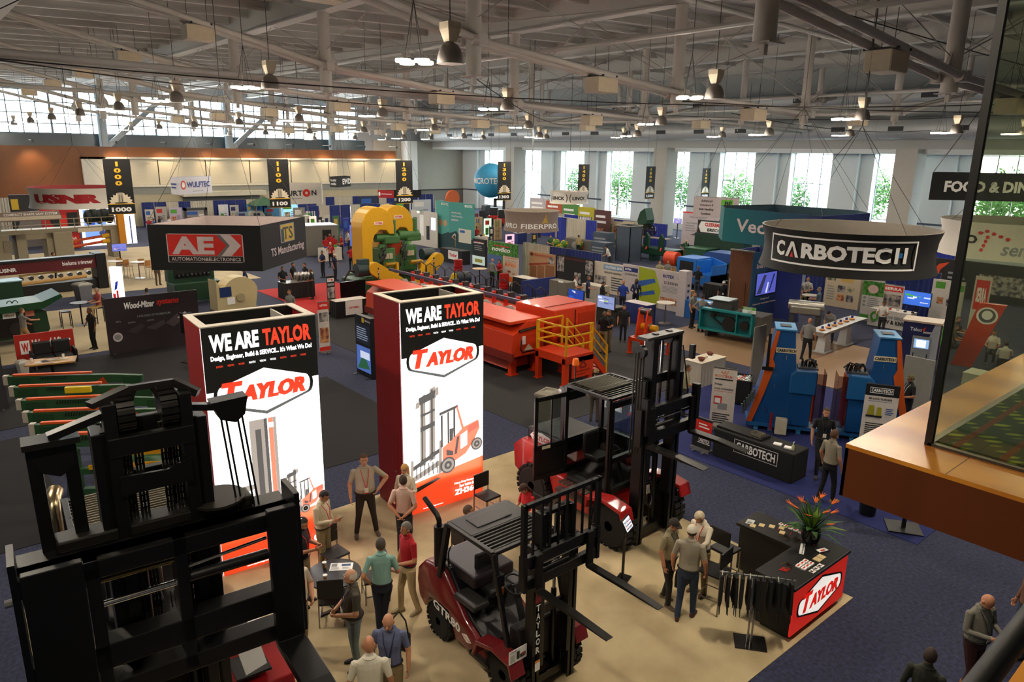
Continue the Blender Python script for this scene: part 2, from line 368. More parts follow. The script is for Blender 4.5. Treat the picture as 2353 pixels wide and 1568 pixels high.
# air ducts along the window wall
ductm=M('#c3c6c6',.45,.25,var=.03)
for k,(x,z,r)in enumerate(((59.0,10.2,.8),(57.2,12.4,.5))):
    d=th('ceiling_duct',None,None,(x,0,z));d['kind']='structure'
    b=MB().cyl((0,-10,0),(0,89,0),r,n=20)
    for j in range(16):b.cyl((0,j*6-4,0),(0,j*6-3.9,0),r+.03,n=20)
    b.build('duct_pipe',ductm,d,smooth=True)
    for j in range(20 if k==0 else 9):
        y=2+j*(4.4 if k==0 else 9.7);g=MB().bx(-r-.02,-r+.1,y,y+1.1,-.22,.12).build('grille',M('#2f3032',.6),d)
# wall washers above the far panels
for k in range(9):
    l=bpy.data.lights.new('wall_washer','SPOT');l.energy=480;l.color=(1,.74,.45);l.spot_size=1.5;l.spot_blend=.9;l.shadow_soft_size=.2
    x=11.0 if k==0 else 13.5+4.6*k;lo=bpy.data.objects.new('wall_washer',l);COL.objects.link(lo);lo.location=(x,YF-1.7,8.3);lo.rotation_euler=(math.radians(32),0,0)
    o=MB().cyl((x,YF-1.75,8.35),(x,YF-1.75,8.6),.12,n=10).bx(x-.04,x+.04,YF-1.75,YF+.1,8.55,8.62).build('trim_washer',M('#2c2c2e',.6));struct(o)
# ================================================================== hung lamps
alum=M('#8d8680',.4,.5);cream_b=M('#cdbfa6',.6);bulb=M('#fff3dc',.5,emit=14.0,var=0);ledm=M('#fff6e4',.5,emit=5.0,var=0)
def lampz(x):return float(np.interp(x,[0,10,20,30,40,50],[10.1,9.9,9.7,9.45,9.2,9.4]))
def lamp_light(loc,w,rad):
    l=bpy.data.lights.new('lamp_light','AREA');l.shape='DISK';l.size=rad*2;l.energy=w;l.color=(1,.86,.67)
    lo=bpy.data.objects.new('lamp_light',l);COL.objects.link(lo);lo.location=loc;return lo
def up_light(loc,w):
    l=bpy.data.lights.new('lamp_glow','POINT');l.shadow_soft_size=.3;l.energy=w;l.color=(1,.89,.75)
    lo=bpy.data.objects.new('lamp_glow',l);COL.objects.link(lo);lo.location=loc
pend=led=None
def at_words(x,y):return 'bay %d of row %d'%(x,y)
ROWN=['nearest','second','third','fourth','fifth','sixth','seventh','eighth'];COLN=['leftmost','second from the left','middle','second from the right','rightmost']
for j,y in enumerate(range(14,85,10)):
    for i,x in enumerate((10,20,30,40,50)):
        z=lampz(x);lb='aluminium dome pendant lamp, %s in the %s lamp row'%(COLN[i],ROWN[j]);lb2='hanging panel light of four glowing discs, %s in the %s lamp row'%(COLN[i],ROWN[j])
        if pend is None:
            pend=th('pendant_lamp',lb,'lamp',(x,y,z),0,'dome pendant lamps under the roof')
            MB().lathe([(.30,0),(.30,.04),(.285,.16),(.24,.30),(.17,.40),(.09,.44),(.09,.46),(0.01,.46)],n=24).build('lamp_shade',alum,pend,smooth=True)
            MB().lathe([(.001,.005),(.27,.005),(.27,.02),(.001,.02)],n=20).build('bulb',bulb,pend)
            MB().loft([[Vector((a*.1,c*.1,.46))for a,c in((-1,-1),(1,-1),(1,1),(-1,1))],[Vector((a*.17,c*.17,.72))for a,c in((-1,-1),(1,-1),(1,1),(-1,1))],[Vector((a*.17,c*.17,.86))for a,c in((-1,-1),(1,-1),(1,1),(-1,1))]]).build('ballast_box',cream_b,pend)
            MB().cyl((0,0,.86),(0,0,5.9),.012,n=6).build('hanging_rod',WIRE,pend)
            led=th('panel_light',lb2,'lamp',(x-.65,y+.45,z),0,'four disc panel lights under the roof')
            for a,c in((-.3,0),(.3,0),(0,-.3),(0,.3)):MB().lathe([(.001,-.012),(.15,-.012),(.17,0),(.17,.06),(.001,.06)],(a,c,.0),n=18).build('light_disc',ledm,led)
            MB().bar((-.25,0,.08),(.25,0,.08),.05).bar((0,-.25,.08),(0,.25,.08),.05).build('bracket',BLACK,led)
            b=MB()
            for a,c in((-.25,0),(.25,0),(0,-.25),(0,.25)):b.cyl((a,c,.1),(0,0,1.3),.008,n=5)
            b.cyl((0,0,1.3),(0,0,5.95),.01,n=5).build('hanging_wire',WIRE,led)
        else:
            copy_tree(pend,(x,y,z),0,lb);copy_tree(led,(x-.65,y+.45,z),0,lb2)
        lamp_light((x,y,z-.03),LAMP_W*.85,.27);up_light((x-.65,y+.45,z-.3),LAMP_W*.95)
for x,y,nm in((0,4,'first over the gallery'),(10,4,'second over the gallery'),(20,4,'third over the gallery'),(30,4,'fourth over the gallery'),(0,14,'nearest beyond the left edge'),(0,24,'second beyond the left edge')):lamp_light((x,y,10.17),LAMP_W*1.45,.27);copy_tree(pend,(x,y,10.2),0,'aluminium dome pendant lamp, '+nm)
spk=None
for j,y in enumerate((9,19,29,39,49,59,69)):
    for i,x in enumerate((9.5,20.2,30.2,40.2)):
        if y==9 and x<15:continue
        z=float(np.interp(x,[c[0]for c in CH],[c[1]for c in CH]));lb='cream hanging speaker box, %s of four on the %s roof truss'%(('first','second','third','last')[i],ROWN[j])
        if spk is None:
            spk=th('hanging_speaker',lb,'speaker',(x,y,z),0,'cream speaker boxes on the roof trusses')
            MB().bx(-.5,.5,-.34,.34,-.62,-.1).build('cabinet',cream_b,spk,bevel=.02);MB().bx(-.5,.5,-.36,-.34,-.6,-.12).build('grille',M('#c9b89c',.8),spk)
            MB().bar((-.35,-.45,-.06),(-.35,.45,-.06),.06).bar((.35,-.45,-.06),(.35,.45,-.06),.06).cyl((-.35,0,-.1),(-.35,0,1),.01,n=5).cyl((.35,0,-.1),(.35,0,1),.01,n=5).build('hanger',BLACK,spk)
        else:copy_tree(spk,(x,y,z),0,lb)
# ================================================================== people
SKIN=['#c68e6c','#b97f5e','#d09a78','#8a5a40','#5b3826']
ARM={'down':((.25,-.03,1.16),(.26,.05,.91)),'hip':((.40,-.10,1.17),(.21,.05,1.01)),'front':((.27,.02,1.15),(.07,.25,1.07)),'phone':((.24,.03,1.16),(.09,.30,1.20)),
       'reach':((.26,.20,1.28),(.22,.46,1.24)),'back':((.27,-.12,1.17),(.05,-.21,.98)),'pocket':((.29,-.10,1.16),(.20,.05,.93)),'cross':((.25,.10,1.16),(-.06,.22,1.19)),
       'face':((.26,.14,1.17),(.10,.20,1.44)),'carry':((.24,-.04,1.16),(.26,.10,.95)),'table':((.25,.10,1.16),(.18,.36,1.14)),'wave':((.30,.12,1.22),(.34,.32,1.42))}
_PEND=[]
def person(label,head,h=1.76,face=0.0,shirt='#888888',pants='#26262a',skin=0,hair='#3a2a20',style='short',arms=('down','down'),legs='stand',fat=1.0,lean=0.0,look=0.0,
           long=False,shoes='#231d1a',lany=None,cap=None,seat=None,hi=False,hold=None,woman=False,pos=None,z0=0.0,name='person',glasses=False,turn=0.0,collar=None,group=None,mv=(0,0)):
    s=h/1.78;rnd=random.Random(label)
    if pos is None:
        zt=z0+(h if seat is None else seat+.88*s)
        if lean:zt-=.8*s*(1-math.cos(math.radians(lean)))
        p=G(head[0],head[1],zt);pos=(p.x+mv[0],p.y+mv[1])
    c=Vector((-pos[0],-pos[1],0)).normalized();a=math.atan2(c.y,c.x)+math.radians(face)-math.pi/2
    root=th(name,label,'person',(pos[0],pos[1],z0),a,group)
    zh=.92;bs=[];b=MB();w=.93 if woman else 1.0+.35*max(0,fat-1.05)
    ln=math.radians(lean)
    dz=0 if seat is None else(seat/s+.09-zh)
    def U(p,yo=0.0):
        y,z=p[1],p[2]-zh;return Vector((p[0]*1.0,y*math.cos(ln)+z*math.sin(ln),zh+dz-y*math.sin(ln)+z*math.cos(ln)))
    def limb(pts,rs,reg,n=10):
        pts=[Vector(p)for p in pts];q=[pts[0]-(pts[1]-pts[0]).normalized()*rs[0]*.5]+pts+[pts[-1]+(pts[-1]-pts[-2]).normalized()*rs[-1]*.5]
        b.tube(q,0,n,rs=[rs[0]*.6]+list(rs)+[rs[-1]*.6])
        for i in range(len(pts)-1):bs.append((pts[i],pts[i+1],rs[i],rs[i+1],reg))
    # trunk
    f=fat;rings=[]
    for z,hw,hd,yo in((.80,.10,.09,0),(.85,.155,.115,-.005),(.93,.168*(.6+.4*f),.122*(.5+.5*f),.0),(1.0,.162*(.45+.55*f),.118*f,.03*(f-1)),(1.09,.155*(.4+.6*f),.115*f,.11*(f-1)),(1.18,.158*(.5+.5*f),.115*(.3+.7*f),.09*(f-1)),(1.29,.172*w,.12*(.7+.3*f),.01),(1.38,.182*w,.108,.0),(1.45,.165*w,.085,-.01),(1.49,.11*w,.07,-.012),(1.53,.062,.06,-.008)):
        if woman and z>1.2 and z<1.35:hd+=.02;yo+=.015
        rings.append([U((hw*math.cos(2*math.pi*k/16),yo+hd*math.sin(2*math.pi*k/16),z))for k in range(16)])
    b.loft(rings)
    for z0_,z1_,r,reg in((.80,1.25,.15*f,9),(1.25,1.44,.16,9)):bs.append((U((0,0,z0_)),U((0,.02*(f-1),z1_)),r,r,reg))
    limb([U((0,-.008,1.47)),U((0,.012,1.56))],(.058,.055),0)
    # head
    tn,lk=math.radians(turn),math.radians(look)
    hc=Vector((0,.025,1.655))
    R=Matrix.Rotation(tn,3,'Z')@Matrix.Rotation(-lk,3,'X')
    neck=Vector((0,0,1.56));HR=Matrix.Rotation(-ln,3,'X')@R
    def Hd(p):q=R@(Vector(p)+hc-neck)+neck;return U(q)
    b.ell(Hd((0,-.005,.01)),.074,.094,.112,14,10,HR);b.ell(Hd((0,.03,-.055)),.056,.062,.062,12,8,HR)
    b.ell(Hd((0,.098,-.018)),.013,.02,.024,8,6,HR)
    for sx in(-1,1):b.ell(Hd((.076*sx,-.008,-.01)),.011,.022,.032,8,6,HR)
    bs.append((Hd((0,0,-.05)),Hd((0,0,.05)),.09,.1,0))
    # legs
    if seat is not None:
        fz=max(.07,(seat/s-.46))if seat>.6 else .07
        for sx in(-1,1):
            hp=Vector((.09*sx,.02,zh+dz-.04));kn=Vector((.13*sx,.44,zh+dz-.05));an=Vector((.12*sx,.40+.06*sx,fz+.06))
            limb([hp,kn],(.088,.06),2);limb([kn,an],(.058,.042),2);_foot(b,bs,an,(0.1*sx,1,0))
    else:
        st={'stand':((.105,.0,.0),(.105,.0,.0)),'wide':((.2,.02,.0),(.2,.02,.0)),'walk':((.10,.26,.0),(.10,-.26,.04)),'step':((.11,.12,0),(.11,-.1,0)),'cross':((-.02,.05,0),(.06,-.05,0))}[legs]
        for sx,(ax,ay,az)in((1,st[0]),(-1,st[1])):
            an=Vector((ax*sx,ay-.02,.085+az));hp=Vector((.09*sx,0,.90));kn=hp.lerp(an,.5)+Vector((0,.035+abs(ay)*.1,0))
            limb([hp,kn],(.092*(.7+.3*f),.064),2);limb([kn,an],(.062,.05),2);_foot(b,bs,an,(.18*sx,1,0))
    # arms, hands
    hands=[]
    for sx,ar in((1,arms[0]),(-1,arms[1])):
        e,wv=ARM[ar]if isinstance(ar,str)else ar
        k=1+.35*(f-1)
        sh=U((.178*sx*w,-.01,1.43));el=U((e[0]*sx*k,e[1],e[2]));wr=U((wv[0]*sx*k,wv[1]+.12*(f-1),wv[2]))
        limb([sh,el],(.058*w,.043*w),1)
        if not long:
            mid=sh.lerp(el,.72);bs.pop();bs.append((sh,mid,.058,.05,1));bs.append((mid,el,.046,.043,0))
        limb([el,wr],(.042*w,.029*w),1 if long else 0)
        d=(wr-el).normalized();inn=Vector((-sx,.2,0));inn=(inn-d*inn.dot(d)).normalized();lat=d.cross(inn)
        pc=wr+d*.05;Rm=Matrix((lat,inn,d)).transposed();b.ell(pc,.04,.017,.052,10,8,Rm);bs.append((wr,pc+d*.1,.04,.04,0))
        for i,fl in enumerate((.068,.078,.074,.058)):
            p0=pc+d*.036+lat*(.030-.020*i);p1=p0+(d*.8+inn*.45)*fl*.55;p2=p1+(d*.35+inn*.85)*fl*.5
            b.tube([p0,p1,p2],0,6,rs=[.0105,.0095,.008])
        t0=wr+d*.025+lat*.03;t1=t0+(lat*.7+d*.6+inn*.4)*.04;b.tube([t0,t1,t1+(d*.9+inn*.5)*.032],0,6,rs=[.013,.011,.009])
        hands.append(pc+d*.06+inn*.03)
    me=bpy.data.meshes.new('person_body');me.from_pydata([tuple(Vector(v)*s)for v in b.v],[],b.f)
    ob=bpy.data.objects.new('body',me);COL.objects.link(ob);ob.parent=root
    md=ob.modifiers.new('r','REMESH');md.mode='VOXEL';md.voxel_size=.0095 if hi else .02;md.use_smooth_shade=True
    mats=[M(SKIN[skin],.55,var=.04),M(shirt,.85,var=.07,scale=4),M(pants,.85,var=.07,scale=4),M(shoes,.6)]
    _PEND.append((ob,[(p*s,q*s,r0*s,r1*s,g)for p,q,r0,r1,g in bs],mats,np.array(U((0,0,.985))*s),np.array(U((0,0,1.985))-U((0,0,.985)))))
    S=lambda p:tuple(Vector(p)*s)
    # hair, cap
    def cap_shell(nm,m,rx,ry,rz,keep,o=(0,-.008,.012)):
        m_=MB();nu,nv=18,12;ids={};vs=[];fs=[]
        for j in range(nv+1):
            for k in range(nu):
                t,u=math.pi*j/nv,2*math.pi*k/nu
                vs.append(Vector((rx*math.sin(t)*math.cos(u),ry*math.sin(t)*math.sin(u),rz*math.cos(t))))
        for j in range(nv):
            for k in range(nu):
                q=(j*nu+k,(j+1)*nu+k,(j+1)*nu+(k+1)%nu,j*nu+(k+1)%nu);cc=sum((vs[i]for i in q),Vector())/4
                if keep(cc):fs.append(q)
        m_.add([S(Hd(v+Vector(o)))for v in vs],fs);return m_.build(nm,m,root,smooth=True)
    hm=M(hair,.75,var=.15,scale=25)
    if cap:
        cap_shell('cap',M(cap,.8),.086,.106,.112,lambda p:p.z>.012)
        pk=1 if not(isinstance(style,str)and style=='back')else-1
        MB().loft([[S(Hd(Vector((x,pk*(.085+.075*(1-(x/.075)**2))*t+pk*.06*(1-t),.035-.02*t+dzz))))for x in(-.075,-.045,0,.045,.075)]for t,dzz in((0,0),(1,0),(1,-.006),(0,-.006))],closed=False,cap=False).build('cap_brim',M(cap if pk>0 else cap,.8),root)
        if style!='bald':cap_shell('hair',hm,.081,.1,.112,lambda p:p.y<.03 and p.z>-.05 and p.z<.03)
    elif style=='short':cap_shell('hair',hm,.083,.104,.118,lambda p:p.z>.045-(p.y<.04)*.06-(p.y<-.03)*.05)
    elif style=='fringe':cap_shell('hair',hm,.081,.1,.115,lambda p:p.y<.03 and-.055<p.z<.045)
    elif style=='long':
        cap_shell('hair',hm,.087,.108,.122,lambda p:p.z>.04-(p.y<.045)*.1)
        m_=MB();rr=[]
        for z,hw,hd,yo in((.06,.085,.05,-.055),(-.03,.095,.055,-.06),(-.12,.10,.05,-.075),(-.2,.085,.04,-.085),(-.27,.05,.025,-.085)):
            rr.append([S(Hd((hw*math.cos(2*math.pi*k/12),yo+hd*math.sin(2*math.pi*k/12),z)))for k in range(12)])
        m_.loft(rr).build('long_hair',hm,root,smooth=True)
    if hi:
        for nm,z,rx,ry,yo,r,cc in(('belt',.985,.164*(.45+.55*f)+.004,.12*f+.004,.03*(f-1),.014,'#1a1410'),('collar',1.5,.082,.07,-.004,.013,shirt)):
            if not(woman and nm=='belt')and seat is None or nm=='collar':MB().tube([S(U((rx*math.cos(k*math.pi/9),yo+ry*math.sin(k*math.pi/9),z+(.012 if nm=='collar' and k>9 else 0))))for k in range(19)],r*s,6).build(nm,M(cc,.7),root,smooth=True)
        for sx in(-1,1):MB().ell(S(Hd((.031*sx,.083,.012))),.009*s,.007*s,.006*s,8,6).build('eye',M('#1a1512',.3),root,smooth=True)
        if not cap:MB().tube([S(Hd((-.05,.083,.03))),S(Hd((-.03,.093,.034))),S(Hd((-.012,.095,.03)))],.004*s,5).tube([S(Hd((.05,.083,.03))),S(Hd((.03,.093,.034))),S(Hd((.012,.095,.03)))],.004*s,5).build('eyebrows',hm,root)
        MB().tube([S(Hd((-.024,.083,-.062))),S(Hd((0,.093,-.062))),S(Hd((.024,.083,-.062)))],.0045*s,5).build('lips',M('#9a5a4a',.5),root)
    if glasses:MB().tube([S(Hd((-.075,0,.015))),S(Hd((-.06,.088,.012))),S(Hd((0,.104,.014))),S(Hd((.06,.088,.012))),S(Hd((.075,0,.015)))],.004*s,5).build('glasses',BLACK,root)
    if lany:
        fb=.115*(.7+.3*f)+.012
        for sx in(-1,1):
            MB().tube([S(U((.062*sx,-.05,1.51))),S(U((.08*sx,.05,1.47))),S(U((.06*sx,fb+.005,1.36))),S(U((.01*sx,.122*(.3+.7*f)+.1*(f-1)+.015,1.14)))],.007*s,5).build('lanyard',M(lany,.7),root)
        yb=.122*(.3+.7*f)+.1*(f-1)+.022
        MB().add([S(U((x,yb+dy,z)))for dy in(0,.006)for x,z in((-.04,1.02),(.04,1.02),(.04,1.14),(-.04,1.14))],[(0,1,2,3),(7,6,5,4),(0,4,5,1),(1,5,6,2),(2,6,7,3),(3,7,4,0)]).build('badge',M('#ece6da',.6),root)
        MB().add([S(U((x,yb+.008,z)))for x,z in((-.04,1.02),(.04,1.02),(.04,1.045),(-.04,1.045))],[(0,1,2,3)]).build('badge_stripe',M(lany,.7),root)
    root['_h']=[list(root.matrix_basis@(p*s))for p in hands]if False else 0
    del root['_h']
    Mw=Matrix.Translation(Vector(root.location))@Matrix.Rotation(a,4,'Z')
    return root,[Mw@(p*s)for p in hands],a
def _foot(b,bs,an,dr):
    d=Vector(dr).normalized();l=Vector((d.y,-d.x,0));rr=[]
    for t,hw,hz in((-.07,.025,.03),(-.06,.035,.05),(.0,.042,.055),(.08,.048,.04),(.15,.042,.03),(.19,.02,.018)):
        c=Vector((an.x,an.y,an.z-.085))+d*t;rr.append([c+l*hw*math.cos(2*math.pi*k/10)+Vector((0,0,hz+hz*math.sin(2*math.pi*k/10)))for k in range(10)])
    b.loft(rr);p=Vector((an.x,an.y,an.z-.05));bs.append((p-d*.05,p+d*.15,.055,.04,3));bs.append((p,p+Vector((0,0,.03)),.05,.04,3))
def finish_people():
    dg=bpy.context.evaluated_depsgraph_get()
    for ob,bs,mats,w0,wn in _PEND:
        me=bpy.data.meshes.new_from_object(ob.evaluated_get(dg));ob.modifiers.clear()
        n=len(me.polygons);c=np.zeros(n*3);me.polygons.foreach_get('center',c);c=c.reshape(-1,3)
        best=np.full(n,1e9);reg=np.zeros(n,int)
        for p,q,r0,r1,g in bs:
            p,q=np.array(p),np.array(q);d=q-p;L=max(d@d,1e-9);t=np.clip(((c-p)@d)/L,0,1)
            dist=np.linalg.norm(c-p-t[:,None]*d,axis=1)-(r0+(r1-r0)*t)
            m=dist<best;best[m]=dist[m];reg[m]=g
        reg[reg==9]=np.where((c[reg==9]-w0)@wn>0,1,2)
        me.materials.clear()
        for m in mats:me.materials.append(m)
        me.polygons.foreach_set('material_index',reg);me.polygons.foreach_set('use_smooth',[True]*n);me.update()
        old=ob.data;ob.data=me;bpy.data.meshes.remove(old)
# ================================================================== floor coverings
def rug(label,x0,x1,y0,y1,m,z=.012):
    o=MB().bx(x0,x1,y0,y1,0,z).build('booth_carpet',m);tag(o,label,'carpet');return o
tan_c=mat_two('tan_carpet','#a5946f','#c9b892',.95,.9,lo=.3,hi=.7);blk_c=M('#17161a',.95,var=.12,scale=10);blue_c=M('#1b2560',.95,var=.1,scale=6);red_c=M('#b3201f',.95,var=.08);beige_c=mat_two('beige_carpet','#a8997c','#c4b493',.95,.6,lo=.3,hi=.7)
wood_c=mat_two('wood_plank_vinyl','#7b6249','#97795a',.5,3,'wave',.2,.8,stretch=(1,.1,1));dk_c=M('#2b2a2c',.95,var=.12,scale=8)
rug('tan booth carpet under the three forklifts and light towers',.6,12.68,4.92,14.15,tan_c)
rug('bright blue booth carpet under the blue log turner',15.68,24.6,4.95,14.4,blue_c)
rug('black booth carpet behind the left light tower',7.6,11.2,16.3,23.6,blk_c)
rug('black booth carpet in front of the dark timeline wall',1.0,8.9,24.5,31.6,blk_c)
rug('black booth carpet at the left edge beside the saw infeed',-4.0,2.0,16.6,23.6,blk_c)
rug('charcoal booth carpet under the orange board machine',13.6,24.2,14.9,32.9,dk_c)
rug('red booth carpet beneath the table of steel cones',15.6,20.6,33.0,41.5,red_c)
rug('beige booth carpet of the sawmill machine stand at left',2.0,17.5,45.5,66,beige_c)
rug('beige booth carpet between the green machine and dark wall',-3,8.2,32.2,42.0,beige_c)
rug('wood plank booth floor under the white display bench',24.8,31.5,11.2,20.5,wood_c)
# ================================================================== light towers
lbw=M('#ffffff',.5,emit=1.5,var=0);lbo=M('#ee4a22',.5,emit=.75,var=0);lbk=M('#1c201f',.5,emit=.12,var=0);lbr=M('#e8442a',.5,emit=.9,var=0);lbg=M('#5c5650',.5,emit=.5,var=0);lbd=M('#151312',.5,emit=.05,var=0)
def roundhex(cx,cy,w,h,n=6):
    pts=[];e=.1
    for sx in(1,-1):
        arc=[(cx+sx*(w-e*w+e*w*math.cos(a)),cy+h*.42*math.sin(a))for a in[math.pi/2*(k/n*2-1)*sx for k in range(n+1)]]
        pts+=([(cx,cy-h)]if sx==1 else[(cx,cy+h)])+arc
    return pts
def lift_pic(x,y,s,right=True):
    """little forklift picture made of flat shapes; unit panel coordinates, panel is 2.1 x 4.93"""
    k=s;q=s*2.1/4.93
    P=lambda pts,m:('P',[(x+a*k,y+b_*q)for a,b_ in pts],m)
    C=lambda a,b_,r,m:('E',x+a*k,y+b_*q,r*k,r*q,m)
    R=lambda x0,y0,x1,y1,m,sl=.0:P([(x0,y0),(x1,y0+sl),(x1,y1+sl),(x0,y1)],m)
    its=[P([(.12,.3),(.2,.32),(.21,1.28),(.13,1.24)],lbg),P([(.14,.32),(.16,.33),(.17,1.25),(.15,1.24)],lbd),P([(.25,.34),(.34,.37),(.35,1.36),(.27,1.33)],lbg),P([(.28,.36),(.305,.37),(.315,1.33),(.29,1.32)],lbd),P([(.2,.4),(.25,.41),(.26,1.2),(.21,1.18)],M('#b9b4ae',.5,emit=.9,var=0)),R(.11,1.14,.36,1.24,lbd,.07),R(.13,.78,.34,.84,lbd,.05),R(.14,.98,.34,1.01,lbd,.05),P([(.06,1.1),(.12,1.12),(.12,1.2),(.07,1.18)],lbg),P([(.34,1.22),(.4,1.24),(.4,1.34),(.35,1.34)],lbg)]
    its+=[P([(-.02,.1),(.4,.26),(.41,.34),(-.02,.18)],lbg),P([(-.02,.26),(.4,.44),(.4,.5),(-.02,.32)],lbd),P([(-.04,.0),(.0,.0),(.02,.42),(-.02,.42)],lbg),P([(.38,.14),(.43,.16),(.44,.62),(.4,.6)],lbg)]+[R(.05+.06*k,.16,.065+.06*k,.34,lbd,0)for k in range(6)]+[P([(.0,.02),(.36,.1),(.42,.08),(.06,-.03)],lbd)]
    its+=[P([(.42,.5),(.64,.56),(.64,1.0),(.42,.95)],M('#cfc8bc',.5,emit=1.0,var=0)),P([(.42,.5),(.45,.51),(.45,.95),(.42,.95)],lbd),P([(.52,.54),(.545,.54),(.545,.98),(.52,.97)],lbd),P([(.61,.56),(.64,.56),(.64,1.0),(.61,1.0)],lbd),P([(.4,.95),(.68,1.01),(.68,1.05),(.4,.99)],lbd),P([(.55,.56),(.6,.58),(.61,.74),(.55,.74)],lbd),P([(.65,1.02),(.68,1.02),(.8,.62),(.76,.62)],lbr)]
    its+=[P([(.44,.3),(.6,.26),(.8,.34),(.92,.48),(1.02,.66),(1.0,.78),(.76,.72),(.56,.56),(.44,.5)],lbr),P([(.62,.36),(.66,.37),(.7,.62),(.66,.6)],lbd),P([(.72,.42),(.82,.46),(.82,.66),(.72,.62)],lbw),P([(.84,.62),(1.0,.68),(.99,.76),(.84,.71)],M('#b8301c',.5,emit=.6,var=0)),P([(.5,.38),(.6,.36),(.6,.42),(.5,.46)],lbd)]
    for a,b_,r in((.52,.24,.115),(.97,.44,.09)):its+=[C(a,b_,r,lbd),C(a,b_,r*.8,lbg),C(a,b_,r*.5,lbd),C(a,b_,r*.2,lbg)]
    return its
TW={'b':.05}
def tower(label,loc,rz,pic,model):
    t=th('light_tower',label,'display tower',loc,rz)
    w,d,h=2.1,1.25,4.93
    MB().bx(0,.05,0,d,0,h).bx(w-.05,w,0,d,0,h).bx(.05,w-.05,d-.05,d,0,h).build('side_panels',M('#8d1417',.5,var=.04),t)
    MB().bx(0,w,-.01,.04,0,h).build('light_box_face',lbw,t)
    fr=MB()
    for a in((-.005,w+.005,-.015,.18,h,h+.02),(-.005,w+.005,d-.12,d+.005,h,h+.02),(-.005,.14,.18,d-.12,h,h+.02),(w-.14,w+.005,.18,d-.12,h,h+.02)):fr.bx(*a)
    fr.build('top_frame',M('#c9bfae',.5),t);MB().bx(.06,w-.06,.2,d-.14,h-.5,h-.48).bx(.06,w-.06,.18,.2,h-.5,h).bx(.06,w-.06,d-.14,d-.12,h-.5,h).build('inner_lining',M('#101010',.8),t)
    MB().bx(w-.5,w-.47,.2,d-.14,h-.45,h-.02).build('brace',M('#b9b5ac',.5),t)
    MB().bx(-.006,-.001,.25,d-.2,.05,1.95).build('service_door',M('#8a1316',.5),t);MB().cyl((-.03,.35,1.0),(-.001,.35,1.0),.025,n=10).build('door_knob',STEEL,t)
    its=[('R',0,.755,1,1,lbk),('P',[(0,0),(1,0),(1,.205),(0,.15)],lbo),('P',roundhex(.5,.735,.445,.1),lbk),('P',roundhex(.5,.735,.415,.086),lbw),
           ('T','WE ARE',.06,.905,.475,.972,lbw,TW),('T','TAYLOR',.51,.905,.95,.972,lbr,TW),('T',"Design, Engineer, Build & SERVICE... It's What We Do!",.06,.868,.95,.893,lbw,TW)]
    for k,(a,m)in enumerate((('FAITH',lbr),('VISION',lbr),('WORK',lbr),('FAITH',lbw),('VISION',lbw),('WORK',lbw),('FAITH',lbr),('VISION',lbr),('WORK',lbr))):its.append(('T',a,.1+k*.092,.846,.155+k*.092,.854,m))
    its+=[('T','T',.13,.70,.3,.785,lbr,{'b':.04,'sh':.25,'x':.008}),('T','AYLOR',.28,.70,.86,.765,lbr,{'b':.04,'sh':.25,'x':.008})]
    its+=pic
    its+=[('T','Heavy-Duty Pneumatic Tire',.6,.098,.95,.112,lbw,TW),('T','Zero Vehicle Emissions',.66,.08,.95,.094,lbw,TW)]if model else[]
    its+=[('T',model or '0L',.6 if model else .85,.045,.95,.075,lbw,TW),('T','www.taylorbigred.com',.2,.022,.45,.031,lbw)]
    pr(t,front(0,w,0,h,-.012),its,'light_box_print')
    l=bpy.data.lights.new('tower_light','AREA');l.shape='RECTANGLE';l.size=w;l.size_y=h*.55;l.energy=55;l.color=(1,.95,.9)
    lo=bpy.data.objects.new('tower_light',l);COL.objects.link(lo);lo.parent=t;lo.location=(w/2,-.09,h*.42);lo.rotation_euler=(math.radians(90),0,0)
pic1=[('P',[(.1,.2),(.32,.3),(.42,.42),(.42,.3),(.6,.2),(.5,.17),(.3,.17)],lbg),('R',.33,.28,.46,.62,lbg),('R',.38,.3,.43,.58,lbd),('R',.5,.3,.54,.62,lbr),('R',.46,.3,.49,.62,lbd),('R',.54,.28,.57,.62,lbg),('P',[(.05,.33),(.2,.36),(.33,.36),(.33,.34),(.22,.33),(.06,.28)],lbg),('R',.49,.58,.545,.6,lbw)]+lift_pic(.59,.165,.38)
tower('left glowing advertising tower, white face with dark header, dark red side',(3.83,12.98,0),math.radians(-4),pic1,None)
tower('right glowing advertising tower with picture of a red forklift on its face',(7.8,12.8,0),math.radians(-4),lift_pic(.09,.125,.83),'ZH360L')
# ================================================================== service counter
ct=th('service_counter','black L shaped counter with red illuminated logo front','counter',(0,0,0))
MB().prism([(10.45,4.97),(12.42,4.97),(12.42,6.88),(11.67,6.88),(11.67,5.72),(10.45,5.72)],1.02,1.08,'z').build('counter_top',M('#141414',.35),ct,bevel=.006)
MB().prism([(10.52,5.03),(12.38,5.03),(12.38,6.82),(11.72,6.82),(11.72,5.66),(10.52,5.66)],.1,1.02,'z').build('counter_body',M('#0c0c0d',.5),ct)
MB().prism([(10.6,5.1),(12.3,5.1),(12.3,6.7),(11.8,6.7),(11.8,5.6),(10.6,5.6)],0,.1,'z').build('plinth',BLACK,ct)
MB().bx(10.52,12.38,5.0,5.03,.12,1.02).build('light_panel',M('#d5281c',.5,emit=.55,var=0),ct)
crd=M('#c8281f',.5,emit=.5,var=0);cwh=M('#f6efe6',.5,emit=.8,var=0)
pr(ct,front(10.52,12.38,.12,1.02,5.0),[('P',roundhex(.5,.5,.43,.42),PRK),('P',roundhex(.5,.5,.4,.37),cwh),('T','T',.17,.33,.34,.74,crd,{'b':.04,'sh':.25,'x':.007}),('T','AYLOR',.31,.33,.84,.62,crd,{'b':.04,'sh':.25,'x':.007})],'panel_logo')
rnd=random.Random(3);ZC=1.08
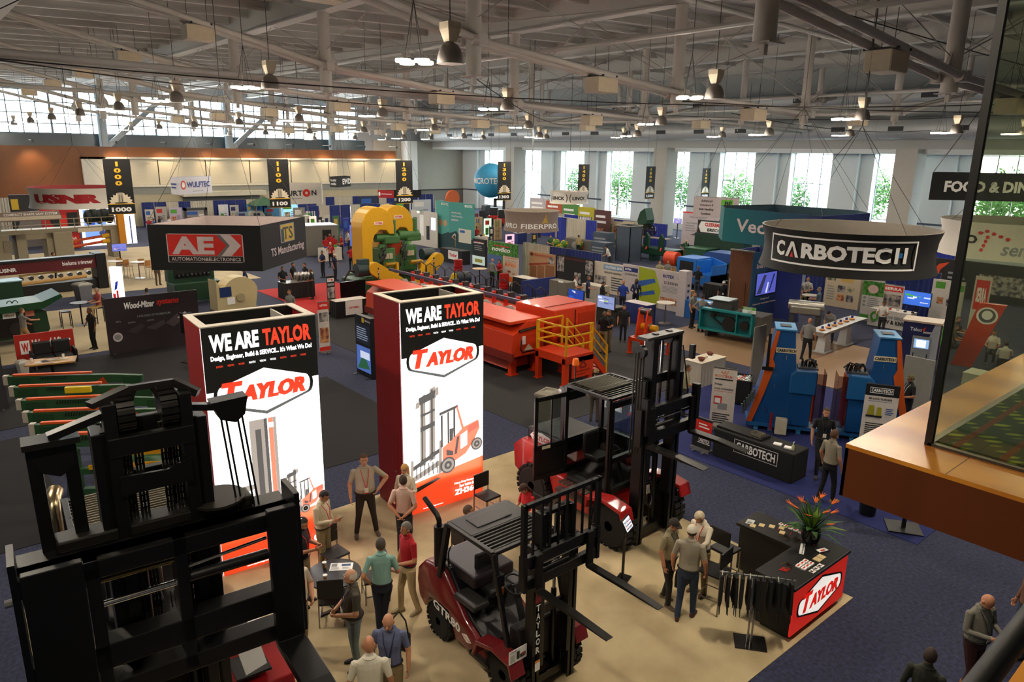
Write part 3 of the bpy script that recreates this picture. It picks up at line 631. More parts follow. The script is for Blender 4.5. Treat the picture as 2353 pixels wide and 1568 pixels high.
def flatthing(name,label,cat,x,y,w,d,z,m,rz=0,t=.006,group=None,items=None):
    o=MB().bx(-w/2,w/2,-d/2,d/2,0,t).build(name,m);o.location=(x,y,z);o.rotation_euler=(0,0,rz);tag(o,label,cat,group)
    if items:pr(o,flat((-w/2,-d/2,t),(w,0,0),(0,d,0)),items,off=.001,step=.0004)
    return o
kraft=M('#d8c190',.7)
for k,(x,y)in enumerate(((11.95,6.5),(12.06,6.35),(11.8,6.6),(12.16,6.2),(12.0,6.1))):flatthing('notebook',('kraft notebook on the long counter arm, %s from its end'%('nearest','second','third','fourth','fifth')[k]),'notebook',x,y,.12,.1,ZC,kraft,.3,.012,'kraft notebooks on the counter')
for k in range(8):flatthing('card_pack','%s white boxed card pack in the row on the long counter arm'%ORD[k],'card pack',12.28,6.28-k*.1,.09,.07,ZC,PRW,0,.02,'card packs along the long counter arm',[('R',.15,.3,.85,.75,PRR)])
for k in range(7):flatthing('pen','%s pen in the row laid on the long counter arm'%ORD[k],'pen',12.1,6.22-k*.12,.14,.012,ZC,PRK if k%2 else PRR,.2,.01,'pens on the long counter arm')
for k in range(3):
    g_=th('sunglasses','pair of brown sunglasses on the counter, %s'%('first on the long arm','second on the long arm','on the front arm')[k],'sunglasses',(11.9+.08*k,5.95-.16*k,ZC)if k<2 else(11.05,5.42,ZC),1.2)
    for sx in(-1,1):MB().lathe([(.001,0),(.032,.004),(.032,.012),(.001,.012)],(sx*.038,0,.012),10).build('lens',M('#2a1a12',.1),g_);MB().tube([(sx*.07,0,.02),(sx*.072,.1,.02),(sx*.06,.14,.01)],.004,5).build('temple',M('#8a4a1e',.4),g_)
for k in range(6):flatthing('card_pack','white boxed card pack on the front counter arm, %s in the %s row'%(ORD[k%3],('near','far')[k//3]),'card pack',11.15+.12*(k%3),5.2+.1*(k//3),.1,.08,ZC,PRW,.05,.025,'card packs on the front counter arm',[('R',.15,.3,.85,.7,PRR)])
for k in range(3):flatthing('business_card','%s brochure card with dark photo on the front counter edge'%ORD[k],'brochure',11.2+.14*k,5.07,.11,.09,ZC,PRW,0,.004,'brochure cards on the front counter edge',[('R',.1,.3,.5,.8,PRK),('R',.55,.3,.9,.5,PRR)])
for k in range(3):flatthing('pen','%s red pen on the front counter arm'%ORD[k],'pen',10.82+.05*k,5.4,.012,.13,ZC,PRR,.4,.01,'pens on the front counter arm')
for k in range(2):flatthing('notebook','tan notebook on the front counter arm, %s of the pair'%('left','right')[k],'notebook',11.62+.14*k,5.2,.12,.13,ZC,kraft,0,.012,'tan notebooks on the front counter arm')
for k in range(4):flatthing('leaflet','white leaflet on the front counter arm near the flowers, %s'%('farthest left','second','third','farthest right')[k],'leaflet',11.62+.09*k,5.5+.04*k,.11,.08,ZC,PRW,.4,.004,'leaflets by the flower arrangement',[('R',.1,.2,.9,.5,PRG)])
flatthing('tablet','tablet with truck picture lying on the front counter arm','tablet',11.98,5.3,.24,.12,ZC,PRK,-.3,.012,None,[('R',.05,.1,.95,.9,PRW),('R',.3,.2,.7,.6,PRR)])
flatthing('flyer','pale blue flyer at the far end of the counter','flyer',11.9,6.72,.2,.14,ZC,M('#cfd6d6',.6),.3,.004,None,[('R',.1,.2,.5,.8,PRG)])
# flower arrangement
fl=th('flower_arrangement','tall arrangement of orange birds of paradise and ferns on the counter','flowers',(12.15,5.62,ZC))
MB().lathe([(.001,0),(.11,0),(.13,.1),(.12,.2),(.1,.2),(.09,.02),(.001,.02)],n=16).build('vase',M('#15181a',.2),fl,smooth=True)
fl.scale=(1.35,1.35,1.25);rnd=random.Random(5);leafm=M('#2f5a22',.55,var=.25);leafm2=M('#6f8a2e',.55,var=.2)
for k in range(60):
    a=rnd.uniform(0,6.28);el=rnd.uniform(.15,1.4);L_=rnd.uniform(.28,.55);d=Vector((math.cos(a)*math.cos(el),math.sin(a)*math.cos(el),math.sin(el)));s_=d.cross(Vector((0,0,1))).normalized()*rnd.uniform(.018,.045)
    o_=Vector((0,0,.15));m_=o_+d*L_*.55+Vector((0,0,.03));e_=o_+d*L_-Vector((0,0,.05));b=MB();n_=s_.cross(d).normalized()*.004
    b.add([o_+d*.08,m_-s_,e_,m_+s_,o_+d*.08+n_,m_-s_+n_,e_+n_,m_+s_+n_],[(0,1,2,3),(7,6,5,4),(0,4,5,1),(1,5,6,2),(2,6,7,3),(3,7,4,0)]);b.build('leaf',leafm if k%4 else leafm2,fl)
for k in range(11):
    a=k*2.4;el=rnd.uniform(.6,1.3);d=Vector((math.cos(a)*math.cos(el),math.sin(a)*math.cos(el),math.sin(el)));e_=Vector((0,0,.15))+d*rnd.uniform(.38,.52);f_=MB()
    for j in range(4):q=(d*.3+Vector((math.cos(a+.5*j-.7),math.sin(a+.5*j-.7),.5))).normalized();f_.cyl(e_,e_+q*.11,.014,.001,n=5)
    f_.build('blossom',M('#e06a14',.5),fl);MB().cyl((0,0,.15),e_,.008,n=5).build('stem',leafm,fl)
# ================================================================== chairs and tables
def chair(label,x,y,rz,group,seat_h=.46,stool=False):
    t=th('bar_chair' if stool else 'chair',label,'chair',(x,y,.012),rz,group);cm=M('#141416',.55);fm=M('#8c857a',.3,.8)
    MB().bx(-.22,.22,-.22,.22,seat_h-.05,seat_h).build('seat',cm,t,bevel=.015);MB().bx(-.22,.22,.2,.235,seat_h+(.16 if stool else .1),seat_h+.46).build('backrest',cm,t,bevel=.01)
    for sx in(-1,1):
        MB().bar((sx*.21,-.21,0),(sx*.2,-.2,seat_h-.05),.022).build('leg',fm,t);MB().bar((sx*.21,.23,0),(sx*.2,.22,seat_h+.46),.022).build('leg',fm,t)
        MB().bar((sx*.205,-.2,seat_h*.35),(sx*.205,.22,seat_h*.35),.018).build('stretcher',fm,t)
    MB().bar((-.205,-.2,seat_h*.35),(.205,-.2,seat_h*.35),.018).build('stretcher',fm,t);return t
c0=G(750,1300);chair('black chair behind the round table, back to the left light tower',5.55,11.75,0.1,'black chairs around the round table')
chair('black chair on the near left side of the round table',4.85,10.45,2.6,'black chairs around the round table');chair('black chair beside the teal shirted man at the round table',5.75,10.55,-1.9,'black chairs around the round table')
g_=G(1120,1180);chair('black chair standing in front of the right light tower',g_.x,g_.y,.05,None)
chair('black bar chair facing the counter beside the man in jeans',10.35,6.45,math.pi*.98+.2,'black bar chairs by the counter',.78,True);chair('black bar chair tucked beside the white haired man',11.15,6.75,math.pi*.5,'black bar chairs by the counter',.78,True)
def round_table(name,label,x,y,r,h,top,leg,base=.3,z0=.012):
    t=th(name,label,'table',(x,y,z0));MB().lathe([(.001,h-.03),(r,h-.03),(r,h),(.001,h)],n=30).build('table_top',top,t);MB().cyl((0,0,.03),(0,0,h-.03),.035,n=12).build('table_leg',leg,t,smooth=True)
    if base:MB().lathe([(.001,0),(base,0),(base,.015),(.04,.04),(.001,.04)],n=20).build('table_base',leg,t)
    else:MB().bar((-.32,0,.02),(.32,0,.02),.06,.04).bar((0,-.32,.02),(0,.32,.02),.06,.04).build('table_base',leg,t)
    return t
rt=G(767,1318,.76);round_table('round_table','black round meeting table with coffee cups between the visitors',rt.x,rt.y,.48,.75,M('#16151a',.35),BLACK,0)
for k,(dx,dy)in enumerate(((-.05,.26),(-.22,-.12))):
    t=th('coffee_cup','paper coffee cup with white lid on round black table, %s one'%('far','near')[k],'cup',(rt.x+dx,rt.y+dy,.762));MB().lathe([(.001,0),(.028,0),(.038,.1),(.001,.1)],n=14).build('cup_body',M('#b8905c',.7),t,smooth=True);MB().lathe([(.001,.1),(.041,.1),(.04,.115),(.001,.118)],n=14).build('lid',PRW,t,smooth=True)
flatthing('magazine','open magazine with a pen on the round black table','magazine',rt.x+.2,rt.y+.1,.4,.24,.762,PRW,-.6,.006,None,[('R',.05,.5,.3,.9,PRG),('R',.5,.55,.9,.85,M('#2c4a78',.6)),('L',.05,.1,.45,.45,5,PRG),('L',.55,.1,.95,.45,5,PRG)])
# low glass desk between towers and middle forklift
g_=G(1120,1225,.75);t=th('meeting_table','black meeting table where the woman in red sits','table',(8.52,10.25,.012));MB().bx(-.5,.5,-.32,.32,.72,.75).build('table_top',M('#1a191c',.3),t);
for sx in(-1,1):
    for sy in(-1,1):MB().bx(sx*.45-.02,sx*.45+.02,sy*.3-.02,sy*.3+.02,0,.72).build('leg',BLACK,t)
chair('black chair under the seated man behind the middle forklift',7.62,10.22,math.pi/2,'black chairs at the meeting table');chair('black chair under the woman in red',9.42,10.38,-math.pi/2,'black chairs at the meeting table')
# garment rack with black bags
rk=th('garment_rack','steel T stand hung with black branded bags beside the counter','rack',(10.0,5.42,.012),math.radians(-52))
MB().bx(-.26,.26,-.2,.2,0,.02).build('base_plate',M('#5d5a57',.12,.9),rk,bevel=.004);MB().bx(-.06,-.03,-.02,.02,.02,1.28).bx(.0,.03,-.02,.02,.02,.8).build('post',STEEL,rk);MB().cyl((-.6,0,1.28),(.6,0,1.28),.014,n=8).build('rail',STEEL,rk)
for k in range(11):
    x=-.55+k*.11;b=th('tote_bag','%s black drawstring bag along the rail of the steel stand'%ORD[k],'bag',tuple(Matrix.Translation(Vector((10.0,5.42,.012)))@Matrix.Rotation(math.radians(-52),4,'Z')@Vector((x,0,0))),math.radians(-52+(k%3-1)*8),'black bags hanging on the steel stand')
    MB().loft([[Vector((px*.035,py*(.10+.09*t_),1.25-.5*t_))for px,py in((-.6,-1),(.6,-1),(1,0),(.6,1),(-.6,1),(-1,0))]for t_ in(0,.25,.6,.9,1)]).build('bag_body',M('#0c0c0e',.8),b);MB().tube([(0,-.05,1.24),(0,0,1.31),(0,.05,1.24)],.008,5).build('bag_cord',M('#d8d2c4',.7)if k%4==0 else BLACK,b)
    for j in range(3):MB().cyl((.0,-.15+.1*j,.76),(.01,-.17+.12*j,.58-.06*(j%2)),.012,.006,n=5).build('bag_fringe',BLACK,b)
# tablet kiosk
g_=G(1440,1262);t=th('tablet_kiosk','tablet stand with lit screen of app icons beside the rear forklift','kiosk',(9.75,8.05,.012),.35)
MB().bx(-.18,.18,-.12,.12,0,.02).build('base_plate',BLACK,t);MB().bx(-.025,.025,-.02,.02,.02,1.15).build('pole',BLACK,t)
s_=MB().bx(-.17,.17,-.015,.015,-.13,.13).build('tablet',BLACK,t);s_.location=(0,-.03,1.2);s_.rotation_euler=(-.5,0,0)
pr(s_,front(-.15,.15,-.11,.11,-.015),[('R',0,0,1,1,M('#eef0f4',.4,emit=.9,var=0))]+[('R',.08+.16*i,.1+.28*j,.2+.16*i,.28+.28*j,M(('#56638f','#8f4a4a','#5a7f9a')[(i+j)%3],.4,emit=.3,var=0))for i in range(5)for j in range(3)],'screen')
# ================================================================== the gallery at right: timber ledge, glazing, patterned carpet
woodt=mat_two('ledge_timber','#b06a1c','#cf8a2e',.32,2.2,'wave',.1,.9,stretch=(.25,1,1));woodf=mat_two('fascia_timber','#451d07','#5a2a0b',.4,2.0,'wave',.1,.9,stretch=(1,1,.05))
gal=th('gallery_floor',None,None);gal['kind']='structure'
ZL=6.35;XL,YL=4.15,1.78;XG,YG=4.53,1.46
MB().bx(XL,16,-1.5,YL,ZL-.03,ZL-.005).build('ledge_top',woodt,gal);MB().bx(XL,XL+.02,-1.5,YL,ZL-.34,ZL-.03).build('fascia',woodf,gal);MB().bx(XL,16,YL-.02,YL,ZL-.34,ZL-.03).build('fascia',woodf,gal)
MB().bx(XL+.02,16,-1.5,YL-.02,ZL-.33,ZL-.1).build('slab',M('#2b2622',.8),gal);MB().bx(XL,5.4,YL-.55,YL-.545,ZL-.0049,ZL-.004).build('ledge_joint',M('#5a300c',.6),gal)
def leaf_carpet():
    m=bpy.data.materials.new('patterned_carpet');m.use_nodes=True;nt=m.node_tree;b=nt.nodes['Principled BSDF'];b.inputs['Roughness'].default_value=.95
    tc=nt.nodes.new('ShaderNodeTexCoord');mp=nt.nodes.new('ShaderNodeMapping');mp.inputs['Scale'].default_value=(13,5.5,1);m0=nt.nodes.new('ShaderNodeMapping');m0.inputs['Rotation'].default_value=(0,0,-.7);nt.links.new(tc.outputs['Object'],m0.inputs[0]);nt.links.new(m0.outputs[0],mp.inputs[0])
    v=nt.nodes.new('ShaderNodeTexVoronoi');v.inputs['Randomness'].default_value=.15;nt.links.new(mp.outputs[0],v.inputs[0]);v.inputs['Scale'].default_value=1
    r=nt.nodes.new('ShaderNodeValToRGB');e=r.color_ramp.elements;e[0].position=.3;e[0].color=lin('#7d8f22')+[1];e[1].position=.42;e[1].color=lin('#16331f')+[1];nt.links.new(v.outputs['Distance'],r.inputs[0])
    w=nt.nodes.new('ShaderNodeTexWave');w.inputs['Scale'].default_value=1.3;w.bands_direction='Y';nt.links.new(tc.outputs['Object'],w.inputs[0]);r2=nt.nodes.new('ShaderNodeValToRGB');r2.color_ramp.elements[0].position=.93;r2.color_ramp.elements[1].position=.95;nt.links.new(w.outputs[0],r2.inputs[0])
    x=nt.nodes.new('ShaderNodeMix');x.data_type='RGBA';nt.links.new(r2.outputs[0],x.inputs[0]);nt.links.new(r.outputs[0],x.inputs[6]);x.inputs[7].default_value=lin('#5b2a12')+[1];nt.links.new(x.outputs[2],b.inputs['Base Color']);return m
o=MB().bx(XG+.03,16,-1.5,YG-.03,ZL-.005,ZL+.02).build('gallery_carpet',leaf_carpet());tag(o,'green leaf patterned carpet on the gallery behind the glass','carpet')
gw=th('glass_partition','frameless glass wall with black corner post on the timber ledge','glass wall');gg=glass('gallery_glass',(.88,.9,.82),.05)
MB().bx(XG-.02,XG+.02,YG-.02,YG+.02,ZL-.005,10.6).build('corner_post',M('#0c0c0c',.4),gw)
MB().bx(XG-.006,XG+.006,-.35,YG-.02,ZL,10.6).build('glass_pane',gg,gw);MB().bx(XG+.02,6.9,YG-.006,YG+.006,ZL,10.6).build('glass_pane',gg,gw);MB().bx(6.92,11,YG-.006,YG+.006,ZL,10.6).build('glass_pane',gg,gw)
MB().bx(XG-.02,XG+.02,-.35,YG,ZL-.005,ZL+.012).bx(XG,11,YG-.02,YG+.02,ZL-.005,ZL+.012).build('floor_channel',M('#4a443c',.4,.5),gw)
rl=th('handrail','black handrail over a timber ledge in the bottom right corner','handrail');a_,e_=G(2420,1352,7.05),G(2200,1640,7.05);d_=(e_-a_).normalized();a_-=d_*.8;e_+=d_*.3
MB().cyl(a_,e_,.024,n=14).build('rail',M('#0b0b0b',.6),rl,smooth=True);off=Vector((.16,-.12,-.25));MB().bar(a_+off,e_+off,.3,.05).build('ledge',woodt,rl);MB().cyl(a_.lerp(e_,.2),a_.lerp(e_,.2)+Vector((0,0,-1.0)),.02,n=8).build('rail_post',BLACK,rl)
# ================================================================== forklifts
def tyre(parent,x,y,r,w,hubm,name='tyre'):
    b=MB();sx=1 if x>0 else-1
    b.lathe([(r*.55,-w/2),(r*.86,-w/2),(r*.97,-w*.4),(r,-w*.25),(r,w*.25),(r*.97,w*.4),(r*.86,w/2),(r*.55,w/2)],(x,y,r),28,'x')
    n=22
    for k in range(n):
        a=2*math.pi*k/n
        for s_ in(-1,1):
            a2=a+(math.pi/n if s_>0 else 0);c=Vector((x+s_*w*.26,y+math.cos(a2)*r,r+math.sin(a2)*r));M4=Matrix.Translation(c)@Matrix.Rotation(a2,4,'X')
            b.bx(-w*.22,w*.22,-.012*r/.35,.03*r/.35,-.035*r/.35,.035*r/.35,M4)
    t=b.build(name,RUB,parent)
    b=MB().cyl((x-w*.38,y,r),(x+w*.38,y,r),r*.54,n=20).cyl((x+sx*w*.38,y,r),(x+sx*w*.5,y,r),r*.22,n=14)
    for k in range(6):a=k*math.pi/3;b.cyl((x+sx*w*.38,y+math.cos(a)*r*.36,r+math.sin(a)*r*.36),(x+sx*w*.43,y+math.cos(a)*r*.36,r+math.sin(a)*r*.36),r*.05,n=6)
    b.build('wheel_hub',hubm,t)
def chain(parent,x,y,z0,z1,w=.05,m=None):
    b=MB();n=int((z1-z0)/.07)
    for k in range(n):
        z=z0+k*.07;o_=(k%2)*.25
        for i in(-1,0,1):b.bx(x+i*w*.4-w*.14+(o_-.12)*w*.2,x+i*w*.4+w*.14,y-.018,y+.018,z,z+.062)
        b.cyl((x-w*.55,y,z+.065),(x+w*.55,y,z+.065),.011,n=6)
    b.build('lift_chain',m or M('#2b2824',.35,.7),parent)
def mast(t,w,d,zo,zi,zc,zct,cw,forkx,forkl,forkw,forkt,back,m=None,y0=0.0):
    """w mast width, zo outer top, zi inner top, zc fork height, zct carriage top, cw carriage width"""
    m=m or BLKM
    for sx in(-1,1):
        x=sx*w/2
        MB().bx(x-.05*d,x+.05*d,y0+.02,y0+.2*d,.12,zo).bx(x-.09*d*(sx>0),x+.09*d*(sx<0),y0+.02,y0+.05*d,.12,zo).bx(x-.09*d*(sx>0),x+.09*d*(sx<0),y0+.17*d,y0+.2*d,.12,zo).build('outer_rail',m,t,bevel=.006)
        x2=sx*(w/2-.11*d)
        MB().bx(x2-.04*d,x2+.04*d,y0-.0,y0+.17*d,max(.3,zi-zo*.95),zi).build('inner_rail',m,t,bevel=.006)
        MB().cyl((sx*(w/2-.2*d),y0+.26*d,.2),(sx*(w/2-.2*d),y0+.26*d,zo*.62),.045*d,n=12).build('lift_cylinder',m,t,smooth=True)
        MB().cyl((sx*(w/2-.2*d),y0+.26*d,zo*.6),(sx*(w/2-.2*d),y0+.26*d,zi-.08),.026*d,n=10).build('cylinder_rod',CHROME,t,smooth=True)
        chain(t,sx*(w/2-.24*d),y0+.08*d,zc+.3,zi-.12,.05*d)
        MB().cyl((sx*(w/2-.24*d)-.03*d,y0+.13*d,zi-.08),(sx*(w/2-.24*d)+.03*d,y0+.13*d,zi-.08),.1*d,n=16).build('chain_wheel',m,t,smooth=True)
    for z in(zo-.08,zo*.55,.25):MB().bx(-w/2,w/2,y0+.14*d,y0+.2*d,z-.07*d,z+.07*d).build('cross_member',m,t,bevel=.006)
    MB().bx(-w/2+.1*d,w/2-.1*d,y0+.04,y0+.15*d,zi-.06*d,zi).build('mast_head',m,t,bevel=.006)
    # carriage
    ch=zct-zc
    MB().bx(-cw/2,cw/2,y0-.11*d,y0-.02,zct-.16*d,zct).build('carriage_bar',m,t,bevel=.008)
    MB().bx(-cw/2,cw/2,y0-.11*d,y0-.02,zc+.06,zc+.06+.16*d).build('carriage_bar',m,t,bevel=.008)
    for x in(-w*.32,w*.32):MB().bx(x-.06*d,x+.06*d,y0-.06,y0+.05,zc+.06,zct).build('carriage_plate',m,t)
    for sx in(-1,1):MB().bx(sx*cw/2-.03,sx*cw/2+.03,y0-.12*d,y0+.0,zc+.05,zct+.02).build('carriage_end',m,t)
    MB().cyl((-cw/2+.05,y0-.05*d,zc+ch*.62),(cw/2-.05,y0-.05*d,zc+ch*.62),.022*d,n=10).build('positioner_rod',CHROME,t,smooth=True)
    MB().cyl((-cw/2+.2,y0-.05*d,zc+ch*.45),(cw*.1,y0-.05*d,zc+ch*.45),.035*d,n=10).build('positioner_cylinder',m,t,smooth=True)
    for fx in forkx:
        yb,yf=y0-.115*d,y0-.115*d-forkt;b=MB().prism([(yb,zct+.01),(yb,zc+.03),(yb-.03,zc),(yf-forkl,zc),(yf-forkl,zc+.012),(yf-forkl*.5,zc+forkt),(yf,zc+forkt),(yf,zct+.01)],fx-forkw/2,fx+forkw/2,'x')
        b.build('fork',M('#141412',.35,.3,var=.2,scale=3),t,bevel=.008,fix=True)
    if back:
        zb=zct+back
        for sx in(-1,1):MB().bx(sx*cw/2-.035,sx*cw/2+.035,y0-.1,y0-.03,zct-.3,zb).build('backrest_post',m,t)
        MB().bx(-cw/2,cw/2,y0-.1,y0-.04,zb-.06,zb).build('backrest_rail',m,t)
        for k in range(1,9):x=-cw/2+cw*k/9;MB().bx(x-.014,x+.014,y0-.085,y0-.055,zct,zb).build('backrest_bar',m,t)
def guard(t,x0,x1,ya,yb,z,legs,m,bars=7,solid=True):
    """overhead guard; legs = (front foot y,z), (rear foot y,z)"""
    for x in(x0,x1):
        MB().bar((x,legs[0][0],legs[0][1]),(x,ya,z),.07).build('front_post',m,t,bevel=.01)
        MB().bar((x,legs[1][0],legs[1][1]),(x,yb,z),.09).build('rear_post',m,t,bevel=.01)
        MB().bar((x,ya,z),(x,yb,z),.08,.06).build('roof_rail',m,t,bevel=.01)
    for y in(ya,(ya+yb)/2,yb):MB().bar((x0,y,z),(x1,y,z),.07,.06).build('roof_rail',m,t,bevel=.01)
    if solid:
        MB().bx(x0+.03,x1-.03,(ya+yb)/2,yb,z-.02,z+.035).bx(x0+.25,x1-.25,(ya+yb)/2+.12,yb-.12,z+.03,z+.05).build('roof_plate',M('#26262a',.35,.2),t,bevel=.012)
    e=(ya+yb)/2 if solid else yb
    for k in range(1,bars):y=ya+(e-ya)*k/bars;MB().bar((x0+.03,y,z-.01),(x1-.03,y,z-.01),.03,.05).build('roof_bar',m,t)
def seat_wheel(t,y,z):
    sm=M('#17171a',.6)
    MB().bx(-.24,.24,y-.22,y+.22,z,z+.12).build('seat',sm,t,bevel=.04);MB().bx(-.23,.23,y+.16,y+.28,z+.08,z+.6).build('seat_back',sm,t,bevel=.05)
    c=Vector((0,y-.5,z+.33));b=MB();R=Matrix.Rotation(math.radians(35),3,'X');b.tube([c+R@Vector((.17*math.cos(k*math.pi/10),.17*math.sin(k*math.pi/10),0))for k in range(21)],.014,6)
    for k in range(3):b.bar(c,c+R@Vector((.17*math.cos(k*2.1),.17*math.sin(k*2.1),0)),.03,.012)
    b.build('steering_wheel',sm,t,smooth=True);MB().bar(c,(0,y-.75,z-.3),.08).build('steering_column',sm,t)
    for k in range(3):MB().cyl((.3+.05*k,y-.45,z+.05),(.3+.05*k,y-.4,z+.28),.01,n=6).build('control_lever',sm,t)
# ---- middle forklift, red counterbalance truck
F2=th('forklift','small red and black forklift with open cab, nearest the round table','forklift',(6.62,6.68,0),0.0)
RED2=M('#6e0f16',.32,var=.04,coat=.6)
for sx in(-1,1):tyre(F2,sx*.52,.45,.38,.27,M('#1a1a1c',.5));tyre(F2,sx*.5,2.2,.32,.24,M('#1a1a1c',.5))
MB().prism([(.85,.22),(1.75,.2),(1.95,.62),(2.5,.62),(2.62,.34),(2.82,.5),(2.88,.8),(2.84,1.05),(2.6,1.3),(2.1,1.34),(1.86,1.1),(1.5,.72),(1.1,.5),(.85,.45)],-.6,.6,'x').build('chassis',RED2,F2,bevel=.06,smooth=True)
MB().prism([(1.0,.5),(1.45,.74),(1.8,1.1),(2.02,1.36),(2.3,1.4),(2.3,.8),(1.0,.3)],-.5,.5,'x').build('hood',M('#15151a',.4),F2,bevel=.03)
MB().bx(-.42,.42,1.45,2.5,1.2,1.42).build('engine_cover',M('#241d24',.45),F2,bevel=.04)
MB().bx(-.58,.58,.35,1.05,.42,.5).build('floor_plate',BLACK,F2);MB().bx(-.5,.5,.28,.5,.5,1.15).build('dashboard',M('#141416',.5),F2,bevel=.05)
for sx in(-1,1):
    MB().prism([(.02,.62),(.1,.86),(.5,.9),(.9,.8),(1.0,.5),(.95,.5),(.86,.74),(.5,.84),(.13,.8),(.06,.6)],sx*.66-.17,sx*.66+.1,'x').build('fender',RED2,F2,bevel=.015)
    MB().bx(sx*.62-.06,sx*.62+.06,.75,1.25,.28,.34).build('step',BLACK,F2)
MB().bx(-.62,-.3,1.2,1.75,1.0,1.1).bx(.3,.62,1.2,1.75,1.0,1.1).build('side_console',M('#2b2a2a',.4),F2,bevel=.03)
seat_wheel(F2,1.45,1.08)
guard(F2,-.6,.6,.75,1.9,2.26,((.3,.55),(2.15,1.2)),M('#101012',.4))
MB().cyl((-.5,2.3,1.25),(-.5,2.3,2.02),.09,n=14).build('exhaust_silencer',BLKM,F2,smooth=True);MB().tube([(-.5,2.3,2.0),(-.5,2.3,2.12),(-.5,2.36,2.2),(-.5,2.72,2.36)],.045,10).build('exhaust_pipe',BLKM,F2,smooth=True)
for sx in(-1,1):MB().bx(sx*.56-.07,sx*.56+.07,.62,.72,1.75,1.95).build('headlight',BLACK,F2);MB().bx(sx*.56-.05,sx*.56+.05,.61,.66,1.62,1.73).build('turn_lamp',M('#d96a18',.4),F2)
MB().tube([(-.52,1.95,1.45),(-.6,1.9,1.5),(-.6,1.9,1.75),(-.52,1.95,1.8)],.015,6).build('grab_handle',BLACK,F2)
mast(F2,.78,1.0,2.6,3.1,2.05,2.62,1.45,(-.5,.52),1.32,.13,.045,.8)
L=flat((-.605,2.25,.62),(0,-1.05,-.16),(0,0,.16));pr(F2,L,[('T','GTR80',0,0,.72,1,PRW,{'b':.03})],'model_lettering',off=.07)
L=flat((-.605,1.45,.47),(0,-.26,-.04),(0,0,.14));pr(F2,L,[('P',[(0,.5),(.25,.8),(.5,1),(.75,.8),(1,.5),(.75,.2),(.5,0),(.25,.2)],PRW),('T','TAYLOR',.12,.36,.88,.62,PRR)],'badge',off=.07)
L=flat((-.445,.0,.0),(.09,0,0),(0,0,1));pr(F2,lambda s,t,d:Vector((-.44+.11*s,-.004-d,t)),[('R',0,1.75,1,2.3,DKRED)]+[('T',c,.15,1.62-k*.14,.85,1.73-k*.14,PRW,{'b':.03})for k,c in enumerate('TAYLOR')]+[('R',.05,.62,.95,.8,PRW),('R',.05,.76,.95,.8,M('#d98a2a',.5))],'mast_decal',off=.02)
MB().bx(-.84,-.5,.08,.085,.86,1.08).build('spec_sheet',PRW,F2);pr(F2,front(-.84,-.5,.86,1.08,.078),[('T','GTR-80',.05,.84,.4,.95,PRK),('R',.42,.2,.58,.8,PRK),('R',.6,.22,.9,.5,PRK),('R',.7,.3,.92,.55,DKRED),('L',.05,.15,.35,.7,7,PRG)],'spec_print')
# ---- rear forklift with enclosed cab
F3=th('forklift','black and red forklift with closed cab and open cab door, behind the middle forklift','forklift',(11.35,8.55,0),0.0)
RED3=M('#a81a1a',.35,var=.05,coat=.5)
for sx in(-1,1):tyre(F3,sx*.78,.5,.5,.34,M('#1a1a1c',.5));tyre(F3,sx*.76,2.95,.48,.32,M('#1a1a1c',.5))
MB().prism([(.9,.4),(2.3,.4),(2.5,.9),(3.2,.95),(3.4,.55),(3.7,.7),(3.75,1.25),(3.45,1.5),(2.6,1.45),(2.2,1.0),(.9,.95)],-.8,.8,'x').build('chassis',RED3,F3,bevel=.04)
MB().bx(-.62,.62,2.3,3.45,1.4,1.75).build('hood',BLKM,F3,bevel=.05)
pr(F3,lambda s,t,d:Vector((-.62-d,3.35-.8*s,1.42+.3*t)),[('P',[(0,.5),(.15,.85),(.5,1),(.85,.85),(1,.5),(.85,.15),(.5,0),(.15,.15)],PRW),('T','TAYLOR',.12,.3,.88,.72,PRR,{'b':.03})],'hood_logo')
for sx in(-1,1):
    MB().prism([(-.08,.85),(.0,1.1),(.5,1.18),(1.0,1.08),(1.05,.8),(.98,.8),(.92,1.0),(.5,1.1),(.05,1.02),(-.02,.85)],sx*.95-.22,sx*.95+.12,'x').build('fender',RED3,F3,bevel=.015)
    MB().bx(sx*.86-.1,sx*.86+.1,1.1,2.1,.7,.78).build('tread_step',M('#4a4743',.4,.6),F3);
    b=MB();
    for k in range(8):b.bx(sx*.9-.11,sx*.9+.11,1.15+k*.11,1.2+k*.11,.96,.99)
    b.build('step_grating',M('#8a8478',.35,.7),F3)
    MB().cyl((sx*.62,1.2,1.0),(sx*.62,1.95,1.0),.16,n=14).build('hydraulic_tank',BLKM,F3,smooth=True)
cabm=M('#0c0c0d',.35,spec=.6);cg=glass('cab_glass',(.75,.8,.8),.1)
for x,y in((-.62,.85),(.62,.85),(-.62,2.25),(.62,2.25)):MB().bx(x-.05,x+.05,y-.05,y+.05,1.0,3.05).build('cab_post',cabm,F3,bevel=.01)
for z in(1.05,1.75,2.98):
    MB().bx(-.62,.62,.8,.9,z-.06,z+.06).build('cab_rail',cabm,F3);MB().bx(-.62,.62,2.2,2.3,z-.06,z+.06).build('cab_rail',cabm,F3);MB().bx(.57,.67,.85,2.25,z-.06,z+.06).build('cab_rail',cabm,F3)
MB().bx(-.57,.57,.84,.85,1.1,2.95).build('windscreen',cg,F3);MB().bx(.615,.62,.9,2.2,1.8,2.95).build('side_window',cg,F3);MB().bx(-.6,.6,.86,2.25,1.0,1.05).build('cab_floor',BLACK,F3);MB().bx(.58,.64,.9,2.2,1.1,1.72).build('side_panel',cabm,F3)
d=MB()
for x0,x1,z0,z1 in((0,.09,0,1.9),(.82,.91,0,1.9),(0,.91,0,.1),(0,.91,1.8,1.9),(0,.91,.68,.8)):d.bx(x0,x1,-.025,.025,z0,z1)
